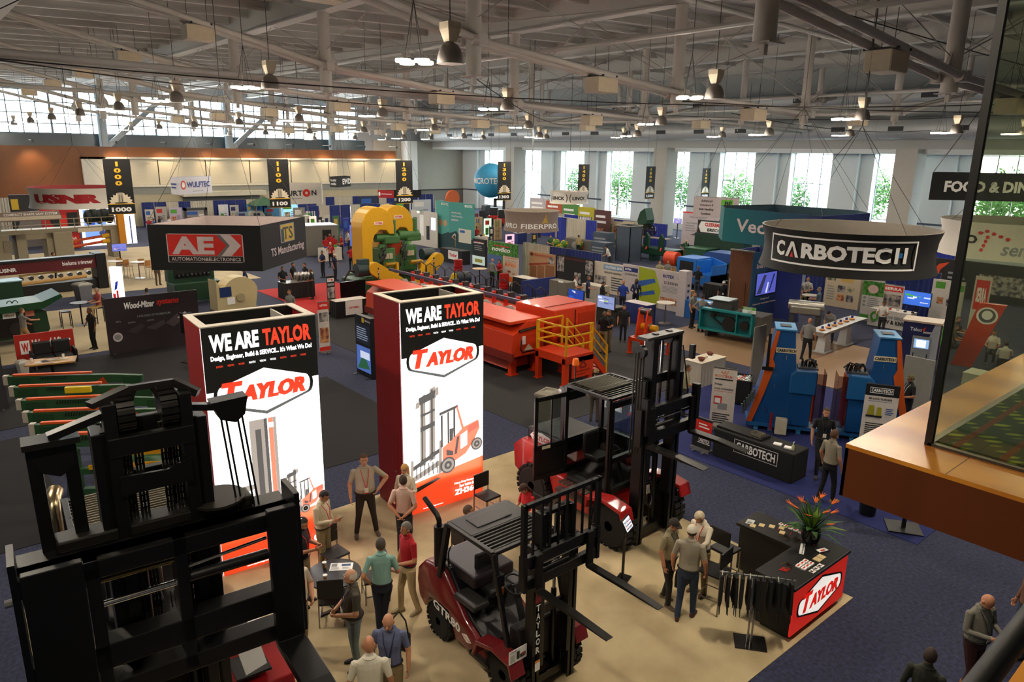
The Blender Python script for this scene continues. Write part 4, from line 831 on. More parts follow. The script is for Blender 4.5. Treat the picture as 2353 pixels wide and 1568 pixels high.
dd=d.bx(.09,.82,-.01,.01,.1,.7).build('door',cabm,F3,bevel=.01);dd.location=(-1.56,2.18,1.08);dd.rotation_euler=(0,0,-.12)
MB().bx(.09,.82,-.006,.006,.8,1.8).build('door_window',cg,dd);MB().bx(.44,.47,-.012,.012,.8,1.8).build('door_mullion',cabm,dd);MB().bx(.2,.42,-.032,-.025,.7,.77).build('door_plate',M('#c9c2a8',.5),dd)
seat_wheel(F3,1.75,1.35)
guard(F3,-.68,.68,.85,2.1,3.12,((.85,1.0),(2.25,1.2)),cabm,14,False)
b=MB()
for k in range(16):b.bx(-.5,.5,1.3+k*.048,1.315+k*.048,3.1,3.16)
b.build('roof_grille',M('#6f6856',.35,.7),F3)
MB().bx(-.6,-.1,2.1,2.3,2.75,2.95).build('work_light_bar',BLKM,F3);
for x in(-.55,.55):MB().cyl((x,2.42,2.9),(x,2.32,2.9),.09,n=12).build('work_light',M('#8a8a86',.3,.6),F3)
MB().cyl((-.35,2.2,3.15),(-.35,2.2,3.5),.015,n=6).build('beacon_pole',BLACK,F3);MB().lathe([(.001,0),(.08,0),(.075,.1),(.06,.14),(.001,.15)],(-.35,2.2,3.5),14).build('beacon',M('#e06a1c',.3,emit=.15),F3,smooth=True)
mast(F3,1.08,1.35,3.7,4.55,2.4,3.2,1.75,(-.62,.72),1.3,.2,.06,0)
for sx in(-1,1):MB().bx(sx*.8-.05,sx*.8+.05,-.25,-.1,2.7,3.45).build('carriage_horn',BLKM,F3)
MB().bx(-.62,.5,.02,.3,4.52,4.58).build('mast_top_plate',M('#2e2b2a',.4),F3)
b=MB()
for k in range(4):b.cyl((-.68-.05*k,.06+.03*k,2.2),(-.66-.05*k,.06+.03*k,4.3),.016,n=6)
b.build('hose',M('#3a3630',.4,.5),F3)
MB().cyl((-.76,.1,4.32),(-.66,.1,4.32),.13,n=14).build('hose_reel',BLKM,F3);MB().tube([(-.62,-.1,2.4),(-.66,-.15,1.6),(-.68,-.2,1.25),(-.56,-.25,1.12),(-.44,-.2,1.25),(-.44,-.12,1.6)],.03,8).build('hose_loop',BLKM,F3,smooth=True)
MB().bx(-.56,-.42,-.13,-.125,1.35,1.55).build('warning_label',M('#e6e2d6',.6),F3)
MB().cyl((.75,.2,4.2),(.95,.1,3.0),.015,n=6).bx(.9,1.0,.05,.15,3.9,4.2).build('mirror_arm',BLACK,F3)
# ---- the big black truck in the left foreground
F1=th('forklift','huge black forklift with tall chain mast filling the left foreground','forklift',(1.68,7.62,0),math.radians(-5))
for sx in(-1,1):
    tyre(F1,sx*.95,1.0,.72,.55,M('#1c1c1e',.5));tyre(F1,sx*.9,4.3,.66,.45,M('#1c1c1e',.5))
    MB().prism([(.2,1.15),(.3,1.5),(1.0,1.62),(1.75,1.5),(1.85,1.1),(1.75,1.1),(1.65,1.4),(1.0,1.52),(.4,1.4),(.3,1.15)],sx*1.0-.4,sx*1.0+.35,'x').build('fender',M('#a3171b',.35,coat=.5),F1,bevel=.02)
    MB().bx(sx*1.0-.33,sx*1.0+.1,.4,.85,1.6,1.63).build('tread_mat',M('#191817',.8),F1);MB().bx(sx*1.0-.33,sx*1.0+.1,.95,1.5,1.63,1.66).build('tread_mat',M('#191817',.8),F1)
MB().prism([(1.7,.5),(5.0,.5),(5.5,.9),(5.5,1.9),(5.0,2.2),(3.4,2.2),(3.0,1.7),(1.7,1.4)],-.95,.95,'x').build('chassis',M('#0c0b0b',.45),F1,bevel=.05)
MB().bx(-.8,.8,3.3,5.0,2.2,2.5).build('hood',BLKM,F1,bevel=.05)
MB().bx(.35,.85,1.9,2.2,1.5,1.53).bx(.35,.85,2.3,2.6,1.5,1.53).build('step_plate',M('#8f8a80',.35,.7),F1)
guard(F1,-.75,.75,1.9,3.1,3.3,((1.7,1.5),(3.3,2.1)),cabm,12,False)
b=MB()
for k in range(14):b.bx(-.65,.65,2.0+k*.075,2.02+k*.075,3.3,3.38)
b.build('roof_grille',M('#8a8270',.35,.7),F1)
for x,y in((-.75,1.9),(.75,1.9),(-.75,3.2),(.75,3.2)):MB().bx(x-.05,x+.05,y-.05,y+.05,1.4,3.3).build('cab_post',cabm,F1)
seat_wheel(F1,2.7,1.7)
MB().tube([(-.9,3.4,2.0),(-.9,3.4,2.95),(-.9,3.42,3.12),(-.88,3.52,3.22),(-.83,3.7,3.24)],.11,14).build('exhaust_stack',M('#b9aa86',.25,1.0),F1,smooth=True)
for x in(-.55,-.25):MB().cyl((x,1.7,2.2),(x,1.6,3.0),.05,n=12).build('coil_spring',M('#3c4650',.3,.6),F1,smooth=True)
MB().bx(-.2,.1,1.2,1.5,2.7,3.0).build('hydraulic_block',M('#4f493f',.4,.5),F1,bevel=.03)
mk=M('#060606',.36,spec=.45,var=.15)
for sx in(-1,1):
    x=sx*.46
    MB().bx(x-.07,x+.09,.05,.4,.15,5.25).bx(x-.15*(sx>0),x+.15*(sx<0),.05,.11,.15,5.25).bx(x-.15*(sx>0),x+.15*(sx<0),.34,.4,.15,5.25).build('outer_rail',mk,F1,bevel=.008)
    x2=sx*.35
    MB().bx(x2-.06,x2+.06,.0,.3,.6,5.55).build('inner_rail',mk,F1,bevel=.008)
    MB().cyl((sx*.22,.42,.3),(sx*.22,.42,3.5),.08,n=14).build('lift_cylinder',mk,F1,smooth=True);MB().cyl((sx*.22,.42,3.4),(sx*.22,.42,5.35),.06,n=12).build('cylinder_rod',M('#4d4a44',.2,.9),F1,smooth=True)
    for dx in(-.05,.06):chain(F1,sx*.18+dx,.16,3.0,5.3,.08)
    b=MB().cyl((sx*.2-.08,.2,5.38),(sx*.2+.08,.2,5.38),.19,n=20)
    for k in range(18):a=k*math.pi/9;b.bx(-.08,.08,-.02,.018,-.022,.022,Matrix.Translation((sx*.2,.2+.195*math.cos(a),5.38+.195*math.sin(a)))@Matrix.Rotation(a,4,'X'))
    b.build('chain_wheel',M('#1b1a18',.35,.5),F1)
    MB().cyl((sx*.3-.02,.2,5.38),(sx*.3+.02,.2,5.38),.09,n=14).build('wheel_cap',STEEL,F1)
for z in(5.2,4.62,1.0):MB().bx(-.42,.42,.26,.36,z-.1,z+.1).build('cross_member',mk,F1,bevel=.01)
MB().bx(-.4,.4,-.02,.08,5.0,5.2).build('mast_head',mk,F1,bevel=.01);MB().prism([(-.34,4.6),(.34,4.6),(.34,4.86),(.1,4.78),(-.34,4.8)],-.06,-.02,'y').build('mast_plate',mk,F1,fix=True)
MB().bar((-.5,.1,5.55),(-.15,.25,5.62),.12,.06).bar((-.15,.25,5.62),(.3,.25,5.62),.06).bar((.3,.25,5.62),(.5,.1,5.5),.08).bar((-.1,.25,5.6),(-.28,.1,5.2),.06).bar((.1,.25,5.6),(.3,.1,5.2),.06).build('mast_cap',M('#1d1b1a',.35,.3),F1)
# hose arm out to the left with two hose guides, arm to the right with hoses
MB().bar((-.4,.15,5.42),(-.88,.1,5.3),.12,.07).build('hose_arm',mk,F1);MB().bx(-1.1,-.62,.02,.3,5.22,5.28).build('hose_bracket',M('#191817',.35,.4),F1)
for x in(-1.02,-.72):MB().bar((x,.15,5.22),(x+.03,.25,2.6),.1,.12).build('hose_guide',mk,F1,bevel=.01)
MB().prism([(-1.08,5.22),(-.66,5.22),(-.7,4.95),(-.82,4.88),(-.98,4.95)],.1,.2,'y').build('hose_sheave',mk,F1)
MB().bar((.4,.15,5.35),(.75,.1,5.3),.09,.07).build('hose_arm',mk,F1);MB().prism([(.6,5.38),(.98,5.4),(.94,5.2),(.84,5.12),(.68,5.18)],.02,.22,'y').build('hose_sheave',mk,F1)
for k in range(4):MB().cyl((.7+.05*k+(.07 if k>1 else 0),.1,5.2),(.78+.05*k+(.08 if k>1 else 0),.0,4.0),.012,n=6).build('hose',mk,F1)
# carriage: two wide shanks, beams, rods
zc,zt=2.45,4.2
MB().bx(-1.3,1.3,-.3,-.02,zt-.3,zt-.1).bx(-1.3,1.3,-.22,.25,zt-.14,zt-.1).build('carriage_beam',mk,F1,bevel=.012)
MB().bx(-.95,.95,.02,.3,zt-.1,zt+.02).build('carriage_deck',M('#161412',.4,.2),F1,bevel=.02);MB().lathe([(.001,0),(.3,0),(.3,.03),(.001,.03)],(.6,.16,zt+.02),20).build('deck_plate',M('#26231f',.35,.4),F1)
MB().bx(-1.3,1.3,-.3,-.05,zc+.42,zc+.7).build('carriage_beam',mk,F1,bevel=.012);MB().bx(-1.3,1.3,-.3,-.05,zc+.05,zc+.25).build('carriage_beam',mk,F1,bevel=.012)
MB().cyl((-1.28,-.2,zt-.38),(.1,-.2,zt-.38),.03,n=10).build('shaft',M('#8a7a50',.25,.8),F1,smooth=True);MB().cyl((-.85,-.24,zt-.62),(.1,-.24,zt-.62),.035,n=12).build('positioner_rod',CHROME,F1,smooth=True);MB().cyl((.12,-.2,zt-.5),(1.0,-.2,zt-.42),.02,n=10).build('positioner_rod',CHROME,F1,smooth=True)
MB().cyl((.12,-.2,zt-.62),(1.0,-.2,zt-.62),.06,n=12).build('positioner_cylinder',mk,F1,smooth=True)
for x in(-.7,.1):MB().bx(x-.06,x+.06,-.3,-.02,zc+.1,zt-.1).build('carriage_plate',mk,F1)
for sx in(-1,1):MB().bx(sx*1.32-.03,sx*1.32+.03,-.36,.1,zc+.1,zt+.1).build('carriage_end',mk,F1);MB().cyl((sx*1.36,-.2,zt-.35),(sx*1.42,-.2,zt-.35),.04,n=8).build('pin',STEEL,F1)
for sx,w_ in((-1,.5),(1,.32)):
    x=-1.02 if sx<0 else 1.14
    MB().prism([(-.3,zt-.02),(-.3,zc+.06),(-.36,zc),(-1.9,zc),(-1.9,zc+.02),(-1.2,zc+.09),(-.42,zc+.1),(-.4,zt-.02)],x-w_/2,x+w_/2,'x').build('fork',mk,F1,bevel=.015,fix=True)
MB().bx(.95,1.0,.3,.42,2.65,2.8).build('work_light',mk,F1);MB().bx(.9,1.05,.28,.34,2.64,2.82).build('light_frame',BLACK,F1)
sp=MB().bx(.55,.85,.0,.006,0,.38).build('spec_sheet',PRW,F1);sp.location=(.25,.2,1.68);sp.rotation_euler=(-.5,0,.3)
# ================================================================== hung signs
def wires(t,pts,top,n='hanging_wire'):
    for p in pts:MB().cyl(p,top,.008,n=4).build(n,WIRE,t)
def ring_sign(label,cx,cy,rpx,hpx,d,out,inn,items,tilt=.03,waist=.05,hub=2.2,a0=0):
    f=D(cx,cy,d);k=d/FPX*1.02*math.sqrt(1+((cx-IW/2)/FPX)**2*0);dep=(f-Vector((0,0,CZ))).dot(CF);R=rpx*dep/FPX;R*=dep/(dep-R)*.5+.5;h=hpx*dep/FPX
    dr=Vector((f.x,f.y,0)).normalized();c=f+dr*R;t=th('ring_sign',label,'hanging sign',(c.x,c.y,c.z-h/2),math.atan2(dr.y,dr.x)+math.pi/2)
    prof=[0,.25,.5,.75,1]
    rad=lambda v:R*(1-waist*(1-(2*v-1)**2))
    def shell(dr_,m,nm):
        b=MB();n=48
        b.loft([[Vector(((rad(v)+dr_)*math.cos(2*math.pi*i/n),(rad(v)+dr_)*math.sin(2*math.pi*i/n),h*v))for i in range(n)]for v in prof],cap=False);o=b.build(nm,m,t,smooth=True);return o
    shell(0,out,'outer_fabric');shell(-.05,inn,'inner_fabric')
    b=MB();n=48
    for v,zz in((1,h),(0,0)):b.loft([[Vector(((rad(v)+q)*math.cos(2*math.pi*i/n),(rad(v)+q)*math.sin(2*math.pi*i/n),zz))for i in range(n)]for q in(0,-.05)],cap=False)
    b.build('rim',inn,t)
    # print: s over the half facing the hall gallery, local facing is +Y after the heading turn
    def surf(s,tt,dd):
        a=math.pi*s+a0;r=rad(min(max(tt,0),1))+dd+.012;return Vector((r*math.cos(a),r*math.sin(a),h*tt))
    pr(t,surf,items,seg=40)
    if hub:wires(t,[(.97*R*math.cos(a),.97*R*math.sin(a),h)for a in(.6,2.2,3.7,5.3)],(0,0,h+hub));MB().cyl((0,0,h+hub),(0,0,roofz(c.x)+.05-(c.z-h/2)),.02,n=5).build('hanging_chain',WIRE,t)
    return t,R,h
sg=M('#111113',.75,var=.03)
off_w=M('#d8d2c8',.8,var=.02)
# local +Y faces away; flip so that print faces the camera
def ring(label,cx,cy,rpx,hpx,d,out,inn,items,**k):
    return ring_sign(label,cx,cy,rpx,hpx,d,out,inn,items,**k)[0]
carb=[('R',.19,.82,.755,.86,PRW),('R',.19,.20,.755,.24,PRW),('R',.19,.2,.197,.86,PRW),('R',.748,.2,.755,.86,PRW),('T','C',.215,.36,.262,.72,PRW,{'b':.05}),('P',[(.268,.36),(.292,.72),(.305,.72),(.33,.36),(.316,.36),(.299,.62),(.282,.36)],PRW),('P',[(.291,.36),(.299,.5),(.307,.36)],PRR),('T','RBOTEC',.34,.36,.655,.72,PRW,{'b':.05}),('R',.668,.36,.682,.72,PRW),('R',.702,.36,.716,.72,PRW),('R',.684,.49,.698,.6,M('#2a6fb0',.5))]
ring('large black round hanging sign with white framed lettering above the blue machine',1943,590,197,103,19.5,sg,M('#8f877c',.8),carb,hub=2.6)
red_s=M('#a01820',.7,var=.02)
ring('white round hanging sign with heavy red lettering at far left',183,458,103,47,50,off_w,M('#7a1a1a',.8),[('T','USNR',.17,.28,.63,.72,red_s,{'b':.04,'x':.008}),('T','U',.83,.28,.9,.72,red_s,{'b':.08})],hub=2.5)
fp=M('#8a7a70',.8);ring('taupe round hanging sign with thin white lettering and gold tree',1221,512,65,47,44,fp,M('#8f8378',.8),[('T','FIBERPRO',.38,.18,.87,.42,PRW),('T','RPRO',.12,.18,.33,.42,PRW),('L',.4,.06,.85,.13,1,PRW),('P',[(.62,.45),(.72,.45),(.69,.6),(.7,.6),(.68,.75),(.67,.92),(.66,.75),(.64,.6),(.65,.6)],M('#c7a64a',.5))],hub=2.4)
ring('white round hanging sign with black oval logos near the windows',1307,456,45,28,60,off_w,M('#b9b2a6',.8),[('T','(',.13,.15,.16,.82,PRK),('T','LINCK',.18,.34,.43,.62,PRK,{'b':.04}),('T',')',.45,.15,.48,.82,PRK),('T','(',.51,.15,.54,.82,PRK),('T','LINCK',.56,.34,.82,.62,PRK,{'b':.04}),('T',')',.84,.15,.87,.82,PRK)],hub=2.3)
ring('white round hanging sign with orange dots seen through the glass',2320,560,150,85,26,off_w,M('#8d8a80',.8),[('T','sensors',.47,.15,.72,.4,M('#8a8f98',.6),{'sh':.2}),('T','o',.3,.4,.36,.65,PRK)]+[('E',.4+.03*k,.78-.06*abs(k),.01,.045,PRR)for k in(-1,0,1,2,3)]+[('E',.405-.006*k,.62-.12*k,.008,.05,PRR)for k in range(4)],hub=2.0)
# hexagonal black sign
def poly_sign(name,label,pts,zt,h,m,inn,prints,hub=None):
    P=[G(x,y,zt)for x,y in pts];c=sum(P,Vector())/len(P);t=th(name,label,'hanging sign',(c.x,c.y,zt-h));n=len(P);L=[p-Vector((c.x,c.y,zt))for p in P]
    for i in range(n):
        a,b_=L[i],L[(i+1)%n];q=[v*.985 for v in(a,b_)]
        MB().add([a,b_,b_+Vector((0,0,h)),a+Vector((0,0,h)),q[0],q[1],q[1]+Vector((0,0,h)),q[0]+Vector((0,0,h))],[(0,1,2,3),(0,3,7,4),(1,5,6,2),(3,2,6,7),(0,4,5,1)]).build('fabric_panel',m[i]if isinstance(m,list)else m,t)
        MB().add([q[0]*.995,q[1]*.995,q[1]*.995+Vector((0,0,h-.005)),q[0]*.995+Vector((0,0,h-.005))],[(3,2,1,0)]).build('lining',inn,t)
        if prints.get(i):pr(t,flat(a,b_-a,(0,0,h)),prints[i],off=.01)
    if hub:wires(t,[v+Vector((0,0,h))for v in L],(0,0,h+hub));MB().cyl((0,0,h+hub),(0,0,roofz(c.x)+.05-zt+h),.012,n=4).build('hanging_chain',WIRE,t)
    return t
yel=M('#c9a92c',.6);lav=M('#cfc0c2',.6)
AE=[('P',[(.16,.18),(.82,.18),(.84,.2),(.84,.79),(.82,.81),(.18,.81),(.16,.79)],lav),('R',.168,.33,.832,.795,PRR),('R',.168,.19,.832,.32,PRK),('T','AE',.2,.36,.58,.75,lav,{'b':.07}),('P',[(.6,.795),(.64,.795),(.72,.56),(.64,.33),(.6,.33),(.69,.56)],M('#6f6a6c',.6)),('P',[(.64,.795),(.73,.795),(.82,.56),(.73,.33),(.64,.33),(.72,.56)],lav),('T','AUTOMATION&ELECTRONICS',.19,.215,.81,.295,lav)]
TS=[('R',.4,.5,.72,.93,PRG),('R',.42,.52,.70,.91,yel),('R',.42,.52,.48,.82,M('#1d3a3f',.6)),('T','TS',.45,.56,.68,.86,M('#3a3a20',.6)),('T','TS Manufacturing',.18,.2,.93,.44,lav)]
poly_sign('box_sign','black four sided hanging sign with red arrow logo and yellow emblem',[(337,516),(597,519),(700,498),(470,495)],5.55,1.52,sg,M('#c4b4b0',.8),{0:AE,1:TS},4.6)
def grad(h1,h2,L):
    m=bpy.data.materials.new('gradient_fabric');m.use_nodes=True;nt=m.node_tree;b=nt.nodes['Principled BSDF'];b.inputs['Roughness'].default_value=.8;tc=nt.nodes.new('ShaderNodeTexCoord');s=nt.nodes.new('ShaderNodeSeparateXYZ');nt.links.new(tc.outputs['Generated'],s.inputs[0]);r=nt.nodes.new('ShaderNodeValToRGB');r.color_ramp.elements[0].color=lin(h1)+[1];r.color_ramp.elements[1].color=lin(h2)+[1];nt.links.new(s.outputs[L],r.inputs[0]);nt.links.new(r.outputs[0],b.inputs['Base Color']);return m
tq,nv='#0f6a70','#1a2a5a'
poly_sign('boat_sign','teal and navy boat shaped hanging sign behind the black round sign',[(1665,478),(1890,497),(2000,490),(1972,484),(1780,470),(1657,472)],5.7,1.5,[grad(nv,tq,1),M('#1c2c66',.8),M('#0f5a66',.8),M('#123a44',.8),M('#123a44',.8),M('#0f5a60',.8)],M('#12303c',.8),{0:[('T','Vecoplan',.15,.22,.9,.72,lav)]},4.4)
poly_sign('box_sign','white hanging box sign with blue lettering against the cream wall',[(390,407),(408,408),(485,405),(470,404)],6.1,1.15,M('#cfcfda',.7),M('#b8b8c4',.8),{0:[('L',.1,.3,.9,.7,2,M('#2c3f86',.6))],1:[('E',.14,.55,.07,.26,PRR),('E',.14,.55,.045,.17,PRW),('T','WULFTEC',.24,.38,.93,.72,M('#2c3f86',.6),{'b':.03}),('L',.4,.12,.8,.2,1,PRG)]},4.0)
poly_sign('banner_sign','cream hanging banner sign with black lettering and red ring',[(648,424),(738,422),(740,420),(650,421)],5.6,1.45,off_w,off_w,{0:[('T','BURT',.0,.42,.5,.68,PRK,{'b':.03}),('E',.6,.55,.1,.19,PRR),('E',.6,.55,.035,.07,off_w),('T','N',.73,.42,.86,.68,PRK,{'b':.03}),('L',.1,.25,.5,.32,1,PRG)]},4.0)
poly_sign('box_sign','small black hanging sign cube with white lettering at the far wall',[(757,406),(776,407),(805,405),(790,404)],6.2,.72,sg,sg,{0:[('T','build',.15,.55,.8,.8,PRW),('T','mills',.15,.2,.8,.45,PRW)],1:[('T','EWD',.35,.25,1.0,.8,PRW,{'b':.03})]},4.0)
poly_sign('banner_sign','grey hanging banner about conveyors with green corner by the windows',[(1595,453),(1698,457),(1700,455),(1600,451)],5.2,1.35,M('#b3a8a8',.8),M('#9a9090',.8),{0:[('T','Advanced',.17,.76,.42,.9,PRK),('T','Conveyors &',.15,.54,.45,.68,PRK),('T','Bulk Handling',.14,.32,.46,.46,PRK),('T','Systems',.18,.1,.4,.24,PRK),('R',.62,.55,.88,.92,M('#5cae2a',.6)),('T','BE',.7,.62,.86,.84,PRK,{'b':.05})]},4.0)
poly_sign('banner_sign','long black hanging sign with white lettering about food at right',[(2143,397),(2440,402),(2441,400),(2146,395)],7.55,.9,sg,sg,{0:[('T','FOOD & DINING',.11,.3,.97,.72,PRW,{'b':.06})]},3.6)
poly_sign('banner_sign','small red and black hanging sign left of the 1200 aisle banner',[(868,437),(905,438),(968,437),(930,436)],4.85,.62,[red_s,sg,sg,sg],sg,{0:[('L',.2,.4,.9,.6,1,PRW),('E',.1,.5,.06,.3,PRW)]},5.4)
# balloon
c=D(1128,415,62);t=th('balloon_sign','big sky blue ball hanging behind the 1300 aisle banner','balloon',(c.x,c.y,c.z-1.42),math.atan2(c.y,c.x)-math.pi/2)
MB().ell((0,0,1.42),1.42,1.42,1.42,32,20).build('ball',M('#3d9fd0',.6,var=.02),t,smooth=True)
def ballsurf(s,tt,dd):a=math.radians(-165+110*s);e=math.radians(-12+24*tt);r=1.43+dd;return Vector((r*math.cos(a)*math.cos(e),r*math.sin(a)*math.cos(e),1.42+r*math.sin(e)))
pr(t,ballsurf,[('T','MICROTEC',0,.1,1,.9,PRW)],off=.02);MB().cyl((0,0,2.83),(0,0,11.2),.012,n=4).build('hanging_wire',WIRE,t)
# aisle banners
def saw_logo(cy):
    pts=[(.04,cy)]
    for k in range(11):
        a=math.pi-k*math.pi/10;r1,r2=.46,.38;pts.append((.5+r1*math.cos(a),cy+r1*.44*math.sin(a)));a2=a-math.pi/22;pts.append((.5+r2*math.cos(a2),cy+r2*.44*math.sin(a2)))
    return[('P',pts+[(.96,cy)],M('#d9cdb4',.6,var=0)),('E',.5,cy+.012,.26,.012,PRK),('R',.4,cy+.03,.6,cy+.2,M('#a89f8c',.6,var=0)),('R',.44,cy+.03,.46,cy+.16,PRK),('R',.54,cy+.03,.56,cy+.16,PRK)]
yl=M('#e0b020',.6,var=0)
for k,(nb,x,zc)in enumerate((('1000',10,5.85),('1100',19.3,5.88),('1200',28.7,5.85),('1300',38.1,5.8),('1400',47.2,5.6),('1500',56.4,5.4),('1600',65.4,5.2))):
    m_=sg if k<4 else M('#4c5364',.75)
    t=th('aisle_banner','tall aisle banner reading %s, %s in the row'%(nb,('leftmost','second from left','third from left','middle one','third from right','second from right','rightmost')[k]),'banner',(x-.69,46,zc-1.53),0,'numbered aisle banners');MB().bx(0,1.38,-.01,.01,0,3.05).build('fabric',sg,t);MB().cyl((0,0,3.05),(1.38,0,3.05),.02,n=6).build('top_bar',WIRE,t);MB().bx(0,1.38,-.013,.013,0,.03).build('bottom_bar',M('#c89a2a',.5),t)
    its=[('T',c_,.36,.87-.115*j-.0,.62,.955-.115*j,yl,{'b':.05})for j,c_ in enumerate(nb)]+saw_logo(.2)+[('R',0,.185,1,.2,yl),('T',nb,.12,.05,.86,.135,PRW,{'b':.06})]
    pr(t,front(0,1.38,0,3.05,-.01),its,'banner_print');[MB().cyl((q,0,3.05),(q,0,10.2+.028*x),.012,n=4).build('hanging_wire',WIRE,t)for q in(.1,1.28)]
# ================================================================== booth furniture kit
def panel(name,label,cat,pl,prx,ty,m,items=None,thick=.06,axis=None,h=None,feet=False,rim=None,group=None,back=None):
    p,L,rz=seg(pl,prx,axis);h=h or ZT(pl[0],ty,p);t=th(name,label,cat,tuple(p+Vector((0,0,.012))),rz,group)
    MB().bx(0,L,0,thick,0,h).build('panel_face',m,t)
    if rim:MB().bx(-.02,L+.02,-.01,thick+.01,h,h+.03).bx(-.03,0,-.01,thick+.01,0,h).bx(L,L+.03,-.01,thick+.01,0,h).build('frame',rim,t)
    for x in(.15,L-.15):MB().bx(x-.03,x+.03,-.2,thick+.2,0,.025).build('foot',STEEL,t)
    if items:pr(t,front(0,L,0,h),items)
    return t,L,h
def rollup(label,pl,prx,ty,m,items,axis=None,h=None,rz=None):
    t,L,h=panel('banner_stand',label,'banner stand',pl,prx,ty,m,items,.01,axis,h);MB().bx(0,L,-.08,.1,0,.09).build('base_cassette',M('#a8a8a4',.3,.7),t);MB().bx(0,L,-.01,.015,h,h+.03).build('top_rail',STEEL,t);MB().cyl((L/2,.06,.05),(L/2,.02,h),.012,n=6).build('support_pole',STEEL,t)
    if rz is not None:t.rotation_euler.z=rz
    return t,L,h
def cloth_table(label,pl,prx,ty,dep,m,items=None,axis=None,top=None,h=None,L=None):
    p,L0,rz=seg(pl,prx,axis);L=L or L0;h=h or ZT(pl[0],ty,p);h=min(max(h,.74),1.15);t=th('draped_table',label,'table',tuple(p+Vector((0,0,.012))),rz)
    b=MB();n=int(L/.09);m_=int(dep/.09);pts=[]
    for i in range(n):pts.append((L*i/n,(.015 if i%2 else-.015)))
    for i in range(m_):pts.append((L+(.015 if i%2 else-.015),dep*i/m_))
    for i in range(n):pts.append((L-L*i/n,dep+(.015 if i%2 else-.015)))
    for i in range(m_):pts.append(((.015 if i%2 else-.015),dep-dep*i/m_))
    fl_=items is not None
    b.loft([[Vector((x,(0 if fl_ and y<.05 else y),0))for x,y in pts],[Vector((min(max(x,.01),L-.01),min(max(y,.01),dep-.01),h-.01))for x,y in pts]],cap=False).build('table_skirt',m,t);MB().bx(0,L,0,dep,h-.012,h).build('table_top',top or m,t)
    if items:pr(t,front(0,L,0,h,-.02),items)
    return t,L,h,dep
def drape(label,pl,prx,ty,m1,m2,axis=None,h=None,pat='1211',group=None):
    p,L,rz=seg(pl,prx,axis);h=h or ZT(pl[0],ty,p);p=p+(Vector((.4,0,0))if rz else Vector((0,.4,0)));t=th('drape_wall',label,'drape',tuple(p),rz,group);n=max(1,round(L/1.2));w=L/n
    for k in range(n):
        b=MB();q=9;ring=[Vector((k*w+w*i/q*.98,(.035 if i%2 else-.035),0))for i in range(q+1)];b.add([v+Vector((0,0,z))for z in(.03,h-.04)for v in ring],[(i,i+1,q+2+i,q+1+i)for i in range(q)]);b.build('drape',m1 if pat[k%len(pat)]=='1' else m2,t)
    for x in([0,L]if L<5 else[0,L/2,L]):MB().cyl((x,.05,0),(x,.05,h),.02,n=6).build('pole',STEEL,t)
    MB().cyl((0,.05,h-.03),(L,.05,h-.03),.02,n=6).build('rail',STEEL,t);return t
def tv(label,px,py,pyc,wpx,mats,rz=0.0,stand=True,emit=.9,d=None,h2=None):
    p=G(px,py);zc=h2 or ZT(px,pyc,p);w=wpx*(p-Vector((0,0,CZ))).dot(CF)/FPX;hh=w*.56;t=th('monitor',label,'monitor',tuple(p),rz)
    MB().bx(-w/2,w/2,0,.06,zc-hh/2,zc+hh/2).build('case',BLACK,t,bevel=.01);its=[('R',.02,.03,.98,.97,M(mats[0],.4,emit=emit,var=0))];r_=random.Random(label)
    for k in range(7):x,y=r_.uniform(.05,.75),r_.uniform(.08,.8);its.append(('R',x,y,min(.97,x+r_.uniform(.08,.3)),min(.95,y+r_.uniform(.03,.14)),M(mats[1+k%(len(mats)-1)],.4,emit=emit,var=0)))
    pr(t,front(-w/2,w/2,zc-hh/2,zc+hh/2),its,'screen')
    if stand:MB().bx(-.04,.04,.03,.08,.03,zc).build('pole',BLACK,t);MB().bx(-.3,.3,-.2,.28,0,.03).build('stand_base',BLACK,t)
    return t
def tri_poly(*a):return list(a)
NAVY=M('#22306e',.8,var=.08);DRW=M('#b9b2a2',.85,var=.06,scale=3);SILV=M('#9a9a94',.4,.5)
photo1=mat_two('photo_print_a','#4a5a3a','#c8b89a',.6,3);photo2=mat_two('photo_print_b','#3a3a44','#b0a8a0',.6,4);photo3=mat_two('photo_print_c','#7a3a2a','#d89a6a',.6,5);photog=mat_two('photo_print_green','#1d5a1c','#5a9a3a',.6,6)
ink=M('#3a3c42',.6,var=0);ink2=M('#6a6c70',.6,var=0);orng=M('#e0701c',.6,var=0);grn=M('#4f9a2e',.6,var=0);blu=M('#2a56a0',.6,var=0)
